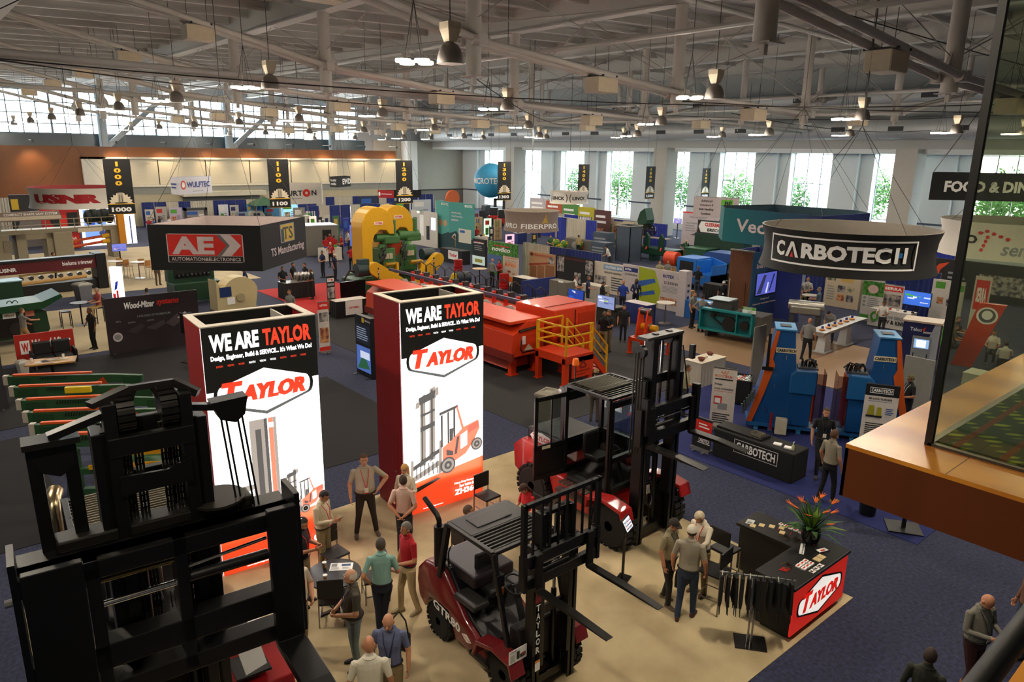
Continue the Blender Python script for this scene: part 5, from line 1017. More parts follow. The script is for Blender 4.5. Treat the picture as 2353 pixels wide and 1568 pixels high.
# ================================================================== right middle: blue log turner booth
CB=M('#0e4a86',.42,var=.06,coat=.2);CBD=M('#0b2f5a',.5,var=.05);CBL=M('#3f8cc0',.4);CBO=M('#c4561a',.45);acr=glass('smoked_acrylic',(.62,.52,.5),.08)
def turner(label,loc,rz,flip):
    t=th('log_turner',label,'machine',loc,rz);s=-1 if flip else 1
    X=lambda x:x if not flip else 2.1-x
    def P(pts,y0,y1):return MB().prism([(X(a),b_)for a,b_ in(pts if not flip else pts[::-1])],y0,y1,'y')
    P([(0.05,.22),(1.25,.22),(1.25,2.0),(1.12,3.12),(.62,3.12),(.52,2.6)],0,.95).build('tower_housing',CB,t,bevel=.02,fix=True)
    P([(.58,3.12),(1.16,3.12),(1.16,3.16),(.58,3.16)],-.03,.98).build('top_plate',CBL,t,fix=True);P([(.72,3.162),(1.02,3.162),(1.02,3.18),(.72,3.18)],.3,.65).build('top_port',BLACK,t,fix=True)
    P([(0,.25),(.16,.25),(.44,1.2),(.66,2.05),(.58,2.25),(.7,3.1),(.6,3.1),(.42,2.15),(.3,1.45)],-.035,-.004).build('side_stripe',CBO,t,fix=True)
    P([(1.1,.3),(1.75,.3),(1.75,1.35),(1.1,1.35)],-.12,.7).build('lower_cabinet',CB,t,bevel=.015,fix=True);P([(1.1,1.3),(1.82,1.3),(1.82,2.02),(1.25,2.0),(1.1,1.85)],-.2,.6).build('shroud',M('#1d5f9a',.4),t,bevel=.03,fix=True)
    b=MB()
    for k in range(6):b.cyl((X(1.8),-.05+.12*k,.45),(X(1.8),-.05+.12*k,1.9),.05,n=10)
    b.build('feed_roller',CBO,t,smooth=True);P([(1.78,.4),(2.08,.4),(2.08,1.95),(1.78,1.95)],-.15,-.14).build('acrylic_guard',acr,t,fix=True);P([(2.07,.4),(2.08,.4),(2.08,1.95),(2.07,1.95)],-.15,.5).build('acrylic_guard',acr,t,fix=True)
    b=MB();r_=random.Random(4+flip)
    for k in range(9):a=Vector((X(1.35+.5*r_.random()),.1+.4*r_.random(),2.02));e=Vector((X(1.3+.6*r_.random()),.1+.4*r_.random(),2.06));b.tube([a,a.lerp(e,.3)+Vector((0,0,.18)),a.lerp(e,.7)+Vector((0,-.05,.2)),e],.022,6)
    b.build('hydraulic_hose',M('#131416',.5),t,smooth=True);P([(1.3,2.0),(1.85,2.0),(1.85,2.05),(1.3,2.05)],.0,.5).build('valve_plate',DGREY,t,fix=True)
    for x in(.3,.7,1.5,1.9):MB().bx(X(x)-.06,X(x)+.06,.0,.8,0,.22).build('foot',CBL,t)
    P([(0,.14),(2.1,.14),(2.1,.24),(0,.24)],-.05,.9).build('base_beam',M('#1d5f9a',.45),t,fix=True)
    lx=.62 if not flip else .55
    x0=.64 if not flip else X(1.24)+.02;MB().bx(x0,x0+.58,-.012,-.004,2.45,2.6).build('name_plate',M('#d8ceb0',.5),t);pr(t,front(x0,x0+.58,2.45,2.6,-.013),[('T','CARBOTECH',.05,.2,.95,.8,PRK,{'b':.04})])
    for x,z in((.95,2.25),(.7,1.35),(.5,.6)):MB().cyl((X(x),-.05,z),(X(x),-.05,z+.14),.012,n=6).build('door_handle',CHROME,t)
    if not flip:
        MB().bx(.82,1.15,-.3,-.06,.02,.5).build('control_box',M('#cfc8b0',.5),t,bevel=.02);MB().cyl((.7,-.15,.1),(.7,-.15,.62),.04,n=10).build('red_cylinder',M('#8a1620',.4),t)
        b=MB()
        for k in range(6):b.cyl((-.1+.05*k,-.1,.5+.1*k),(-.16+.06*k,-.1,.8+.1*k),.035,n=8)
        b.build('valve_stack',M('#5f6a6c',.35,.5),t);MB().bx(.3,.62,-.08,-.03,1.9,2.0).build('black_bracket',BLACK,t);MB().bx(.4,.48,-.06,-.03,1.9,3.0).build('black_bracket',BLACK,t)
    return t
RZT=math.radians(-57)
g_=G(1712,985);turner('left half of the blue and orange log turner machine',(g_.x,g_.y,.012),RZT,False)
g_=G(1905,1008);turner('right half of the blue and orange log turner machine',(g_.x,g_.y,.012),RZT,True)
# black draped table with framed lettering
a_,b_=G(1640,1045),G(1760,1112);t=th('draped_table','black draped table with framed white lettering on blue carpet edge','table',(a_.x-.1,a_.y,.012),-math.pi/2);L_=2.35
MB().bx(0,L_,0,.75,0,.8).build('table_cloth',M('#101012',.85),t,bevel=.03);MB().bx(.0,1.35,.12,.6,.8,.86).build('table_riser',M('#16181a',.5),t,bevel=.01)
pr(t,front(0,L_,0,.8),[('R',.28,.86,.82,.875,PRW),('R',.28,.42,.82,.435,PRW),('R',.28,.42,.285,.875,PRW),('R',.815,.42,.82,.875,PRW),('T','CARBOTECH',.31,.5,.79,.8,PRW,{'b':.03})])
TX=lambda x,y,z:Vector((a_.x-.1+y,a_.y-x,z))
for k in range(2):q=TX(1.72+.3*k,.3,.812);flatthing('card_stack','stack of small white cards on black table, %s of two'%('left','right')[k],'cards',q.x,q.y,.16,.2,q.z,PRW,.3,.03)
q=TX(1.15,.3,.87);t=th('wire_basket','small wire basket on the black draped table','basket',tuple(q));MB().bx(-.12,.12,-.16,.16,0,.01).bx(-.12,-.11,-.16,.16,0,.09).bx(.11,.12,-.16,.16,0,.09).bx(-.12,.12,-.16,-.15,0,.09).bx(-.12,.12,.15,.16,0,.09).build('basket_body',M('#8d877c',.4,.5),t)
q=TX(2.15,.28,.812);t=th('sanitizer_bottle','clear pump bottle at the end of the black table','bottle',tuple(q));MB().lathe([(.001,0),(.035,0),(.035,.11),(.015,.14),(.015,.16),(.001,.16)],n=12).build('bottle_body',M('#b8c49a',.2),t,smooth=True);MB().cyl((0,0,.16),(0,0,.2),.008,n=6).bx(-.008,.05,-.008,.008,.195,.21).build('pump',PRW,t)
# roll-up banners
p=G(1976,1003)
its4r=[('R',0,.83,1,1,PRK),('R',.13,.87,.82,.878,PRW),('R',.13,.95,.82,.958,PRW),('R',.13,.87,.14,.958,PRW),('R',.81,.87,.82,.958,PRW),('T','CARBOTECH',.17,.89,.78,.938,PRW,{'b':.03}),('T','4R-LOG TURNER',.12,.77,.82,.80,PRK,{'b':.03}),('R',.12,.745,.82,.75,blu),('P',[(.12,.5),(.16,.68),(.32,.68),(.35,.5)],M('#a09a1e',.6)),('P',[(.4,.5),(.42,.66),(.54,.66),(.56,.5)],M('#a09a1e',.6)),('R',.1,.5,.58,.53,PRK),('L',.66,.55,.92,.66,4,blu),('L',.12,.06,.85,.42,11,PRK)]
t,L_,h_=rollup('tall roll up banner with bullet list beside the right log turner half',(1965,1003),(2048,1012),868,M('#d6d0c6',.7),its4r,'Y',2.0);t.rotation_euler.z=math.radians(-62);t.location.x*=.95;t.location.y*=.95;t.scale=(1.05,1,.95)
t,L_,h_=rollup('white roll up banner with zigzag logo beside the open crate',(1625,985),(1676,998),872,M('#d4cdc4',.7),[('T','PRODO',.08,.86,.45,.9,orng),('T','TECH',.47,.86,.8,.9,PRR),('R',.1,.82,.85,.84,PRK),('T','Inter',.1,.73,.45,.77,ink),('T','LOAD SCANNING',.1,.66,.9,.69,ink,{'b':.03}),('R',.1,.63,.9,.635,PRR),('R',.12,.42,.45,.55,PRR),('R',.16,.44,.4,.52,PRW),('R',.3,.34,.7,.44,PRG),('L',.1,.1,.85,.28,5,ink),('P',[(.3,.92),(.37,.97),(.43,.92),(.5,.97),(.56,.92),(.62,.97),(.66,.97),(.56,.905),(.5,.945),(.43,.905),(.37,.945)],orng)],'Y',1.9);t.rotation_euler.z=math.radians(-65)
g_=G(1600,1040);t,L_,h_=rollup('short red and black banner stand behind the raised fork',(1588,1030),(1632,1045),985,M('#121214',.7),[('R',0,.62,1,.95,PRR),('L',.3,.7,.9,.88,2,PRW),('R',.3,.25,.95,.27,PRW),('R',.3,.42,.95,.44,PRW),('T','CARBOTECH',.35,.29,.92,.4,PRW)],'Y',.95)
# white table, bowls, crate
t,L_,h_,dp=cloth_table('white topped table with wooden bowls and papers',(1590,888),(1682,880),840,.75,M('#bdb6a8',.7),None,'X',M('#d8cfbc',.5),.9);p0=t.location
for k,(dx,dy)in enumerate(((L_*.22,.25),(L_*.8,.5))):
    b=th('bowl','brown wooden bowl on the white table, %s one'%('left','right')[k],'bowl',(p0.x+dx,p0.y+dy,.915));MB().lathe([(.001,0),(.07,0),(.13,.08),(.14,.11),(.125,.11),(.06,.03),(.001,.03)],n=18).build('bowl_body',M('#6a3018',.4),b,smooth=True)
for k,(dx,dy)in enumerate(((L_*.4,.4),(L_*.52,.45),(L_*.66,.35))):flatthing('brochure','brochure lying on the white table, %s of three'%('left','middle','right')[k],'brochure',p0.x+dx,p0.y+dy,.3,.2,.914,M(('#a8b4c8','#d8c49a','#e6e2da')[k],.6),.2,.01)
g_=G(1640,925);t=th('display_crate','black open crate full of small white samples','crate',(g_.x,g_.y,.012),-math.pi/2+.5);
for a in((0,1.15,0,.05),(0,1.15,.85,.9),(0,.05,0,.9),(1.1,1.15,0,.9)):MB().bx(*a,.1,.85).build('crate_side',M('#0e0e10',.8),t)
MB().bx(0,1.15,0,.9,.05,.1).build('crate_floor',BLACK,t)
b=MB();r_=random.Random(9)
for k in range(220):x,y=r_.uniform(.1,1.05),r_.uniform(.1,.8);b.mat((PRW,PRW,M('#9ab8a0',.6),M('#b83a30',.6),M('#7aa0b0',.6))[k%5]);b.ell((x,y,.78+.05*r_.random()),.035,.03,.02,6,4)
o=b.build('samples',None,t);o['kind']='stuff';MB().bx(.06,1.09,.06,.84,.6,.76).build('sample_bed',M('#a8a89a',.8),t)
for k,(pl,prr,ty)in enumerate((((1714,885),(1757,880),752),((2066,930),(2128,950),815))):panel('exhibit_board',('grey blank display back panel beside the left log turner half','grey blank display back panel right of the log turner')[k],'display panel',pl,prr,ty,M('#8a887e',.5,.2),[('R',.5,0,.505,1,PRG)],.04,'X' if k==0 else 'Y')
# white sample bench
g_=G(1885,800);t=th('sample_bench','long white slanted display bench with food samples on wood floor','bench',(28.7,13.75,.012),.02);wb=M('#c9ccd0',.5)
MB().loft([[Vector((x,y,z))for x,y,z in((0,0,.95),(3.4,0,1.05),(3.4,.75,1.05),(0,.75,.95))],[Vector((x,y,z))for x,y,z in((.2,.2,.72),(3.3,.2,.85),(3.3,.55,.85),(.2,.55,.72))][::1]]).build('bench_top',wb,t,fix=True)
for x in(.7,2.7):MB().loft([[Vector((x+a,.35+b_,0))for a,b_ in((-.3,-.2),(.3,-.2),(.3,.2),(-.3,.2))],[Vector((x+a,.35+b_,.78))for a,b_ in((-.2,-.15),(.2,-.15),(.2,.15),(-.2,.15))]]).build('pedestal',wb,t);MB().bx(x-.4,x+.4,.05,.65,0,.025).build('pedestal_base',wb,t)
MB().bx(3.2,4.0,.0,.75,1.0,1.04,Matrix.Translation((0,0,0))).build('end_tray',wb,t)
for k in range(6):
    x=.3+.55*k;d_=th('sample_bowl','small orange sample dish on the white bench, number %s from left'%('one','two','three','four','five','six')[k],'dish',tuple(Matrix.Translation(t.location)@Matrix.Rotation(t.rotation_euler.z,4,'Z')@Vector((x,.3,.965+.03*x))),.4,'sample dishes on the white bench');MB().lathe([(.001,0),(.1,0),(.13,.05),(.001,.07)],n=14).build('dish',M('#c98a4a',.6),d_);MB().bx(.15,.22,-.05,.05,0,.14).build('sample_card',M('#2a3a86',.6),d_)
# wood bark tower with navy wall and screen
g_=G(1690,738);t=th('bark_tower','tall display tower clad in tree bark with a navy face','display tower',(31.4,20.3,.012),-math.pi/2)
bark=mat_two('tree_bark','#2e1a10','#7a4a2a',.9,2.2,'wave',.2,.8,bump=.9,stretch=(3,3,.25));
MB().bx(0,1.25,0,.1,0,3.5).build('bark_face',bark,t);MB().bx(.2,1.0,-.03,0,.2,2.0).build('bark_panel',bark,t);MB().bx(.1,.13,-.05,0,.1,2.1).build('edge_trim',M('#a8a294',.4),t);MB().bx(0,.06,.1,2.4,0,3.5).bx(0,2.6,2.35,2.4,0,3.5).build('back_walls',NAVY,t);MB().bx(-.02,1.3,-.02,.12,3.5,3.56).build('rim',M('#77756c',.5),t)
nf=MB().bx(1.25,1.3,-.0,2.6,0,3.5).build('navy_face',grad('#14466a','#1a1f5c',1),t)
w_=flat((1.31,0,0),(0,2.6,0),(0,0,3.5));scr=M('#5a62c8',.4,emit=.7,var=0)
pr(t,w_,[('T','Smart future.',.12,.77,.75,.83,lav),('R',.14,.37,.88,.7,PRK),('R',.17,.385,.86,.69,scr),('P',[(.2,.4),(.35,.4),(.5,.66),(.4,.66)],M('#3a3f6a',.4,emit=.4,var=0)),('P',[(.5,.4),(.56,.4),(.6,.55),(.56,.55)],M('#dfe2ff',.4,emit=.8,var=0)),('P',[(.62,.42),(.66,.42),(.8,.66),(.74,.66)],M('#2c3060',.4,emit=.4,var=0)),('T','Integrated',.35,.3,.65,.335,lav),('T','Engineered for forestry. Built for tomorrow.',.1,.24,.92,.275,lav)])
# teal chipper and grey rollers beside the bark tower
t=th('chipper_machine','low teal framed chipper machine with pulley opening','machine',(27.3,19.0,.012),-math.pi/2+.15);tl=M('#0f7a80',.4)
for a in((0,2.5,0,.3,.35,.43),(0,2.5,0,.3,1.27,1.35),(0,.08,0,.3,.35,1.35),(2.42,2.5,0,.3,.35,1.35),(1.75,1.8,0,.3,.4,1.3)):MB().bx(*a).build('frame_bar',tl,t)
MB().bx(.05,2.45,.25,.3,.4,1.3).build('back_plate',M('#0c5a60',.5),t)
for x,z,r in((1.4,.75,.32),(.6,1.05,.1),(2.1,.8,.2)):MB().cyl((x,.1,z),(x,.24,z),r,n=22).build('pulley',M('#15181a',.4),t)
MB().bar((.6,.17,1.12),(1.4,.17,1.05),.05).bar((.6,.17,.95),(1.4,.17,.45),.05).build('drive_belt',BLACK,t);MB().bx(.3,2.8,.3,1.5,.25,1.25).build('machine_body',M('#55534e',.5),t,bevel=.03);MB().bx(.4,1.3,.5,1.2,1.25,1.7).build('hopper',M('#3c3c3a',.5),t);MB().bx(.2,1.2,.4,1.3,1.7,1.73).build('hopper_lid',M('#b9ccd4',.4),t);MB().bx(.2,.35,.3,1.4,0,.25).bx(2.5,2.65,.3,1.4,0,.25).build('skid',DGREY,t);MB().bx(1.9,2.5,.28,.3,1.25,1.62).build('info_card',PRW,t);pr(t,front(1.9,2.5,1.25,1.62,.278),[('R',0,.68,1,1,grn),('L',.1,.72,.9,.95,2,PRW),('L',.4,.1,.9,.6,4,PRG)])
g_=G(1800,760);t=th('roller_machine','grey steel roller machine on legs behind the navy display tower','machine',(30.3,16.3,.012),-1.2);MB().bx(0,1.3,0,.8,1.15,1.5).build('roller_body',M('#8a8880',.35,.6),t,bevel=.05);MB().cyl((-.1,.4,1.5),(1.4,.4,1.5),.22,n=18).build('roller',M('#a8a69e',.3,.7),t,smooth=True)
for x in(.1,1.2):MB().bx(x-.1,x+.1,.1,.7,0,1.15).build('leg',DGREY,t)
# telco kiosk
g_=G(2060,850);t=th('sensor_kiosk','navy and grey sensor kiosk with lit screen and light wood top','kiosk',(g_.x,g_.y,.012),-math.pi/2+.25);MB().bx(0,1.25,0,.9,0,1.95).build('kiosk_body',M('#1c2456',.5),t);MB().bx(-.04,1.3,-.05,.95,1.95,2.02).build('kiosk_top',M('#c8b8a4',.5),t)
pr(t,front(0,1.25,0,1.95),[('P',[(.75,0),(1,0),(1,1),(.85,1),(.6,.4)],M('#aab0b8',.5)),('T','Telco',.2,.83,.52,.9,PRW),('P',[(.52,.88),(.57,.9),(.62,.93),(.6,.88),(.58,.82)],PRR),('T','sensors',.56,.8,.78,.84,PRW),('R',.3,.1,.82,.74,M('#8f9498',.4)),('R',.36,.5,.76,.68,M('#8fb8e8',.4,emit=.8,var=0)),('R',.42,.52,.68,.66,M('#f0f4f8',.4,emit=1,var=0)),('R',.36,.15,.39,.4,PRK),('R',.73,.15,.76,.4,PRK),('E',.55,.25,.03,.02,PRR)])
t=th('slanted_sign','orange slanted sign column with white ring logo','sign',(31.6,9.9,.012),-math.pi/2+.2);MB().prism([(0,0),(.7,0),(1.5,2.6),(.6,2.6)],0,.25,'y').build('sign_body',M('#c8401c',.45),t,fix=True);pr(t,lambda s,tt,d:Vector((s*1.5,-d,tt*2.6)),[('E',.62,.82,.24,.13,PRW),('E',.62,.82,.19,.105,M('#5a5a5e',.5)),('E',.62,.83,.12,.07,PRW)],off=.006)
t,L_,h_,dp=cloth_table('white draped table with green gear logo and saw lettering',(1996,745),(2082,765),718,.8,M('#d5cfc8',.7),[('E',.16,.55,.1,.3,grn),('E',.16,.55,.05,.15,M('#d5cfc8',.7)),('T','UNION GROVE',.28,.55,.95,.72,ink2),('T','SAW & KNIFE',.28,.25,.98,.48,PRK,{'b':.03})],'Y',None,.85)
p0=t.location
for k in range(5):o=MB().bx(-.07,.07,-.05,.05,0,.07).build('product_box',M(('#1a1a1c','#c8281f','#e6e2da','#2a2a2c','#202022')[k],.5));o.location=(p0.x+.35,p0.y-.5-.35*k,.865);tag(o,'small %s item on the saw and knife table'%('black leftmost','red','white','dark grey','black rightmost')[k],'box')
rollup('white roll up banner with red framed SERRA heading',(2020,738),(2064,748),652,M('#ccc6c0',.7),[('R',.05,.83,.95,.97,PRR),('T','SERRA',.1,.86,.9,.94,PRW,{'b':.05}),('R',.1,.45,.9,.75,photo2),('P',[(.45,.3),(.8,.34),(.8,.2),(.5,.2)],PRR),('L',.1,.1,.9,.25,4,PRG)],'Y')
rollup('white roll up banner with green flower photo behind the saw table',(1975,735),(2018,745),640,M('#cfcac4',.7),[('R',0,.62,1,.96,photog),('E',.5,.78,.25,.1,M('#d8b8b0',.6)),('L',.3,.35,.9,.58,5,PRG)]+[('E',.15,.38+.09*k,.07,.03,PRG)for k in range(3)]+[('R',0,0,1,.16,grn)],'Y')
tv('wall monitor with blue sky picture behind the saw table',2098,745,686,60,('#3a6ad0','#4aa04a','#c8d8f0','#e8e8f0'),-math.pi/2)
panel('display_wall','beige display wall with four small photos behind seated visitors','display wall',(1893,700),(1966,715),632,M('#c4b49a',.7),[('R',0,.85,.3,1,photo1),('R',.45,.84,.8,.97,M('#c8a45a',.6)),('R',.38,.5,.6,.72,photo2),('R',.65,.5,.85,.72,photo1),('R',.38,.22,.6,.44,photo3),('R',.65,.22,.85,.44,photo2),('L',.08,.2,.32,.7,6,PRG)],.08,'Y')
drape('blue and white drape wall behind the beige photo display',(1845,690),(2130,745),625,NAVY,DRW,'Y',2.5,'11211')
panel('display_wall','white display wall with green squares beside the drape','display wall',(2132,738),(2200,752),640,M('#c8c2ba',.7),[('R',.1,.8,.4,.95,grn),('R',.75,.78,.98,.92,grn),('R',.2,.45,.4,.6,photo3),('R',.5,.42,.75,.58,photo2)],.08,'Y')
g_=G(2150,800);cloth_table('green draped table half behind the orange slanted sign',(2130,790),(2180,800),740,.8,M('#3f9a2a',.7),None,'Y',M('#b8b0a0',.6),.9)
tb=G(1862,678,1.05);round_table('high_table','high round bistro table between two seated visitors',tb.x,tb.y,.42,1.05,M('#b9b4aa',.3),CHROME,.32,.0)
panel('exhibit_board','pale grey panel of the far booth beside seated visitors','display panel',(1838,665),(1880,668),628,M('#b9b4ac',.6),[('T','32P',.2,.75,.6,.9,PRK,{'b':.05})],.06,'X')
# under the gallery ledge: potted plant, pedestal base
g_=G(1992,1182);t=th('planter','black pot standing on the blue carpet under the timber ledge','planter',(g_.x,g_.y,.012));MB().lathe([(.001,0),(.17,0),(.19,.3),(.17,.3),(.16,.26),(.001,.26)],n=18).build('pot',BLACK,t,smooth=True);MB().cyl((0,0,.26),(0,0,1.1),.02,n=6).build('trunk',M('#5a3a22',.8),t)
b=MB();r_=random.Random(2)
for k in range(26):a=r_.uniform(0,6.28);d_=Vector((math.cos(a),math.sin(a),r_.uniform(.2,1.2))).normalized();s_=d_.cross(Vector((0,0,1))).normalized()*.05;o_=Vector((0,0,1.0));b.add([o_,o_+d_*.3-s_,o_+d_*.6,o_+d_*.3+s_],[(0,1,2,3)])
b.build('foliage',leafm,t)
g_=G(2075,1215);t=th('monitor','monitor on a black floor stand under the timber ledge','monitor',(g_.x,g_.y,.012),-1.0);MB().bx(-.35,.35,-.3,.3,0,.03).build('stand_base',BLACK,t);MB().bx(-.04,.04,-.03,.03,.03,1.5).build('pole',BLACK,t);MB().bx(-.5,.5,-.06,0,1.1,1.7).build('case',BLACK,t)
# ================================================================== orange board machine
ORM=M('#d03a14',.4,var=.05,coat=.3);ORD=M('#7a2016',.5);YEL=M('#d9a514',.45,var=.04);GRN=M('#2f5a2e',.5,var=.08);DGRN=M('#123a26',.45,var=.08)
t=th('board_machine','long bright orange board handling machine with row of saw heads','machine',(0,0,.012))
MB().prism([(16.4,.75),(18.0,.75),(18.0,1.95),(17.2,2.05),(16.5,1.6)],19.3,30,'y').build('side_hood',ORM,t,fix=True,bevel=.02);MB().bx(16.35,17.9,19.35,29.8,1.98,2.1).build('hood_lid',M('#dc4418',.4),t,bevel=.02);MB().bx(16.36,16.45,19.2,30,.62,.92).build('hood_sill',ORD,t)
MB().bx(18.2,20.5,19.0,21.2,.5,2.35).build('end_cabinet',ORM,t,bevel=.04);MB().bx(19.3,19.33,18.98,19.02,.6,2.25).build('cabinet_seam',BLACK,t);MB().bx(18.4,19.1,18.97,19.0,.8,1.3).build('cabinet_door',ORD,t);MB().bx(19.5,20.3,18.97,19.0,1.3,2.1).build('cabinet_door',M('#b83212',.4),t);MB().bx(18.3,20.4,19.6,19.64,2.35,2.37).build('cabinet_seam',ORD,t);MB().cyl((18.9,18.95,1.5),(18.9,18.95,1.75),.02,n=6).build('door_handle',STEEL,t);MB().cyl((20.35,18.9,.5),(20.35,18.9,2.6),.02,n=6).build('marker_rod',M('#c8b8a8',.4,.5),t);MB().bx(18.2,20.6,21.2,31,.4,1.5).build('bed',ORM,t);MB().bx(20.45,20.7,19.5,32,1.5,1.7).build('side_rail',DGREY,t);MB().bx(18.9,19.0,20.5,32,2.1,2.22).build('cross_rail',M('#4c4a66',.4),t)
for k in range(12):
    y=21.4+k*.8
    MB().cyl((18.55,y,1.65),(18.8,y,1.65),.3,n=16).build('saw_disc',M('#d8cfc8',.2,.6),t,smooth=True);MB().cyl((18.5,y,1.65),(18.56,y,1.65),.16,n=12).build('saw_hub',ORM,t)
    MB().cyl((19.2,y,1.5),(19.2,y,2.25),.1,n=10).build('saw_post',M('#d8301c',.35),t);MB().bx(19.3,19.6,y-.12,y+.12,2.0,2.3).build('saw_motor',DGREY,t);MB().tube([(19.45,y,2.3),(19.45,y,2.62),(19.7,y,2.72),(20.0,y,2.5),(20.05,y,2.0)],.025,6).build('hose',BLACK,t)
for x,y in((16.7,19.6),(17.8,19.6),(16.7,25),(20.2,19.4),(20.2,25),(17.8,29)):MB().bx(x-.12,x+.12,y-.1,y+.1,0,.8).bx(x-.2,x+.2,y-.16,y+.16,0,.04).build('leg',ORM,t)
MB().prism([(16.6,.2),(18.2,.2),(18.2,.7),(16.9,.7)],19.8,29.5,'y').build('under_tray',M('#b02e12',.5),t,fix=True);MB().cyl((16.75,19.26,1.72),(17.7,19.26,1.78),.05,n=8).build('air_cylinder',BLACK,t);MB().bx(16.9,17.05,19.25,19.29,1.2,1.5).build('label_plate',PRW,t);MB().tube([(16.8,19.2,1.4),(16.7,19.15,1.1),(16.8,19.15,.95),(17.6,19.2,.9),(17.7,19.2,1.1)],.025,6).build('hose',BLACK,t)
pr(t,flat((16.8,19.28,.95),(.8,0,0),(0,0,.4)),[('P',[(.2,.0),(.8,.0),(.65,.3),(.5,.6),(.35,.3)],M('#d8c8b0',.5))],off=.01)
MB().bx(17.0,17.5,24,26,2.1,2.4).build('top_hatch',M('#c8c0b0',.5),t)
# platform with stairs and yellow rails
t=th('service_platform','orange steel platform with yellow guard rails and stairs','platform',(0,0,.012))
MB().bx(17.2,18.6,17.3,18.9,1.02,1.1).build('deck',ORM,t);MB().bx(17.2,18.6,17.3,17.36,.82,1.015).build('skirt',ORM,t);MB().bx(17.2,17.26,17.37,18.9,.82,1.015).build('skirt',ORM,t)
for x,y in((17.3,17.4),(18.5,17.4),(17.3,18.8),(18.5,18.8)):MB().bx(x-.1,x+.1,y-.08,y+.08,0,1.02).bx(x-.15,x+.15,y-.12,y+.12,0,.03).build('leg',ORM,t)
MB().bx(17.55,18.6,17.3,17.34,.25,1.0).build('sign_plate',ORM,t);pr(t,flat((17.55,17.3,.25),(1.05,0,0),(0,0,.75)),[('P',[(.3,.5),(.5,.85),(.7,.5),(.62,.5),(.5,.7),(.38,.5)],M('#7a1c10',.5)),('R',.36,.42,.64,.5,M('#7a1c10',.5)),('T','U.S. FABRICATION',.15,.25,.85,.36,M('#8a2212',.5)),('L',.15,.1,.85,.2,1,M('#8a2212',.5))])
for k in range(5):MB().bx(18.6+.18*k,18.82+.18*k,17.5,18.7,.9-.2*k,.94-.2*k).build('stair_tread',ORM,t)
for y in(17.48,18.7):MB().bar((18.6,y,.98),(19.5,y,.06),.05,.2).build('stair_stringer',ORM,t)
def rails(pts,zs=(.35,.7,1.05)):
    for p,q in zip(pts,pts[1:]):
        for z in zs:MB().bar(Vector(p)+Vector((0,0,z)),Vector(q)+Vector((0,0,z)),.05).build('guard_rail',YEL,t)
    for e in pts:MB().bar(Vector(e),Vector(e)+Vector((0,0,1.07)),.062).build('rail_post',YEL,t)
rails([(17.25,18.85,1.1),(17.25,17.35,1.1),(18.55,17.35,1.1)]);rails([(18.6,17.48,1.0),(19.5,17.48,.1)]);rails([(18.6,18.7,1.0),(19.5,18.7,.1)]);rails([(17.31,18.85,1.1),(18.5,18.85,1.1)])
# orange roller stand
t=th('roller_stand','small orange machine frame with wheel heads on four legs','machine',(22.6,19.0,.012),-math.pi/2+.1)
for x,y in((0,0),(1.3,0),(0,.9),(1.3,.9)):MB().bx(x-.06,x+.06,y-.06,y+.06,0,.6).bx(x-.1,x+.1,y-.1,y+.1,0,.03).build('leg',ORM,t)
for a in((-.06,1.36,-.06,.06),(-.06,1.36,.84,.96),(-.06,.06,-.06,.96),(1.24,1.36,-.06,.96)):MB().bx(*a,.55,.68).build('frame_bar',ORM,t)
for x in(.15,.55):MB().prism([(.1,.66),(.75,.66),(.6,1.5),(.5,1.9),(.3,1.85),(.2,1.4)],x,x+.07,'x').build('side_plate',ORM,t,fix=True)
MB().cyl((.1,.42,1.75),(.7,.42,1.75),.14,n=14).build('wheel',M('#4a4c50',.3,.6),t,smooth=True);MB().cyl((.1,.5,1.1),(.95,.5,1.1),.13,n=14).build('motor',YEL,t,smooth=True);MB().cyl((.6,.5,1.1),(.66,.5,1.1),.18,n=14).build('flange',STEEL,t)
def bin_(label,px,py,m,w=.55,h=.95,lid='#9a9a90'):
    g_=G(px,py);t=th('trash_can',label,'trash can',(g_.x,g_.y,.012),.3);MB().loft([[Vector((a*w*.4,b_*w*.4,0))for a,b_ in((-1,-1),(1,-1),(1,1),(-1,1))],[Vector((a*w*.5,b_*w*.5,h-.15))for a,b_ in((-1,-1),(1,-1),(1,1),(-1,1))]]).build('bin_body',m,t,bevel=.02)
    l_=MB();q=lambda s,z:[Vector((a*s,b_*s,z))for a,b_ in((-1,-1),(1,-1),(1,1),(-1,1))];l_.loft([q(w*.54,h-.16),q(w*.54,h-.08),q(w*.36,h),q(w*.3,h),q(w*.26,h-.06)]);l_.build('bin_lid',M(lid,.5),t)
bin_('grey square trash can standing beside the right light tower aisle',1260,968,M('#7f7a6c',.6),.62,1.0,'#8f8b7e')
bin_('tall grey trash can at the beige carpet edge',193,690,M('#77777a',.6),.7,.95)
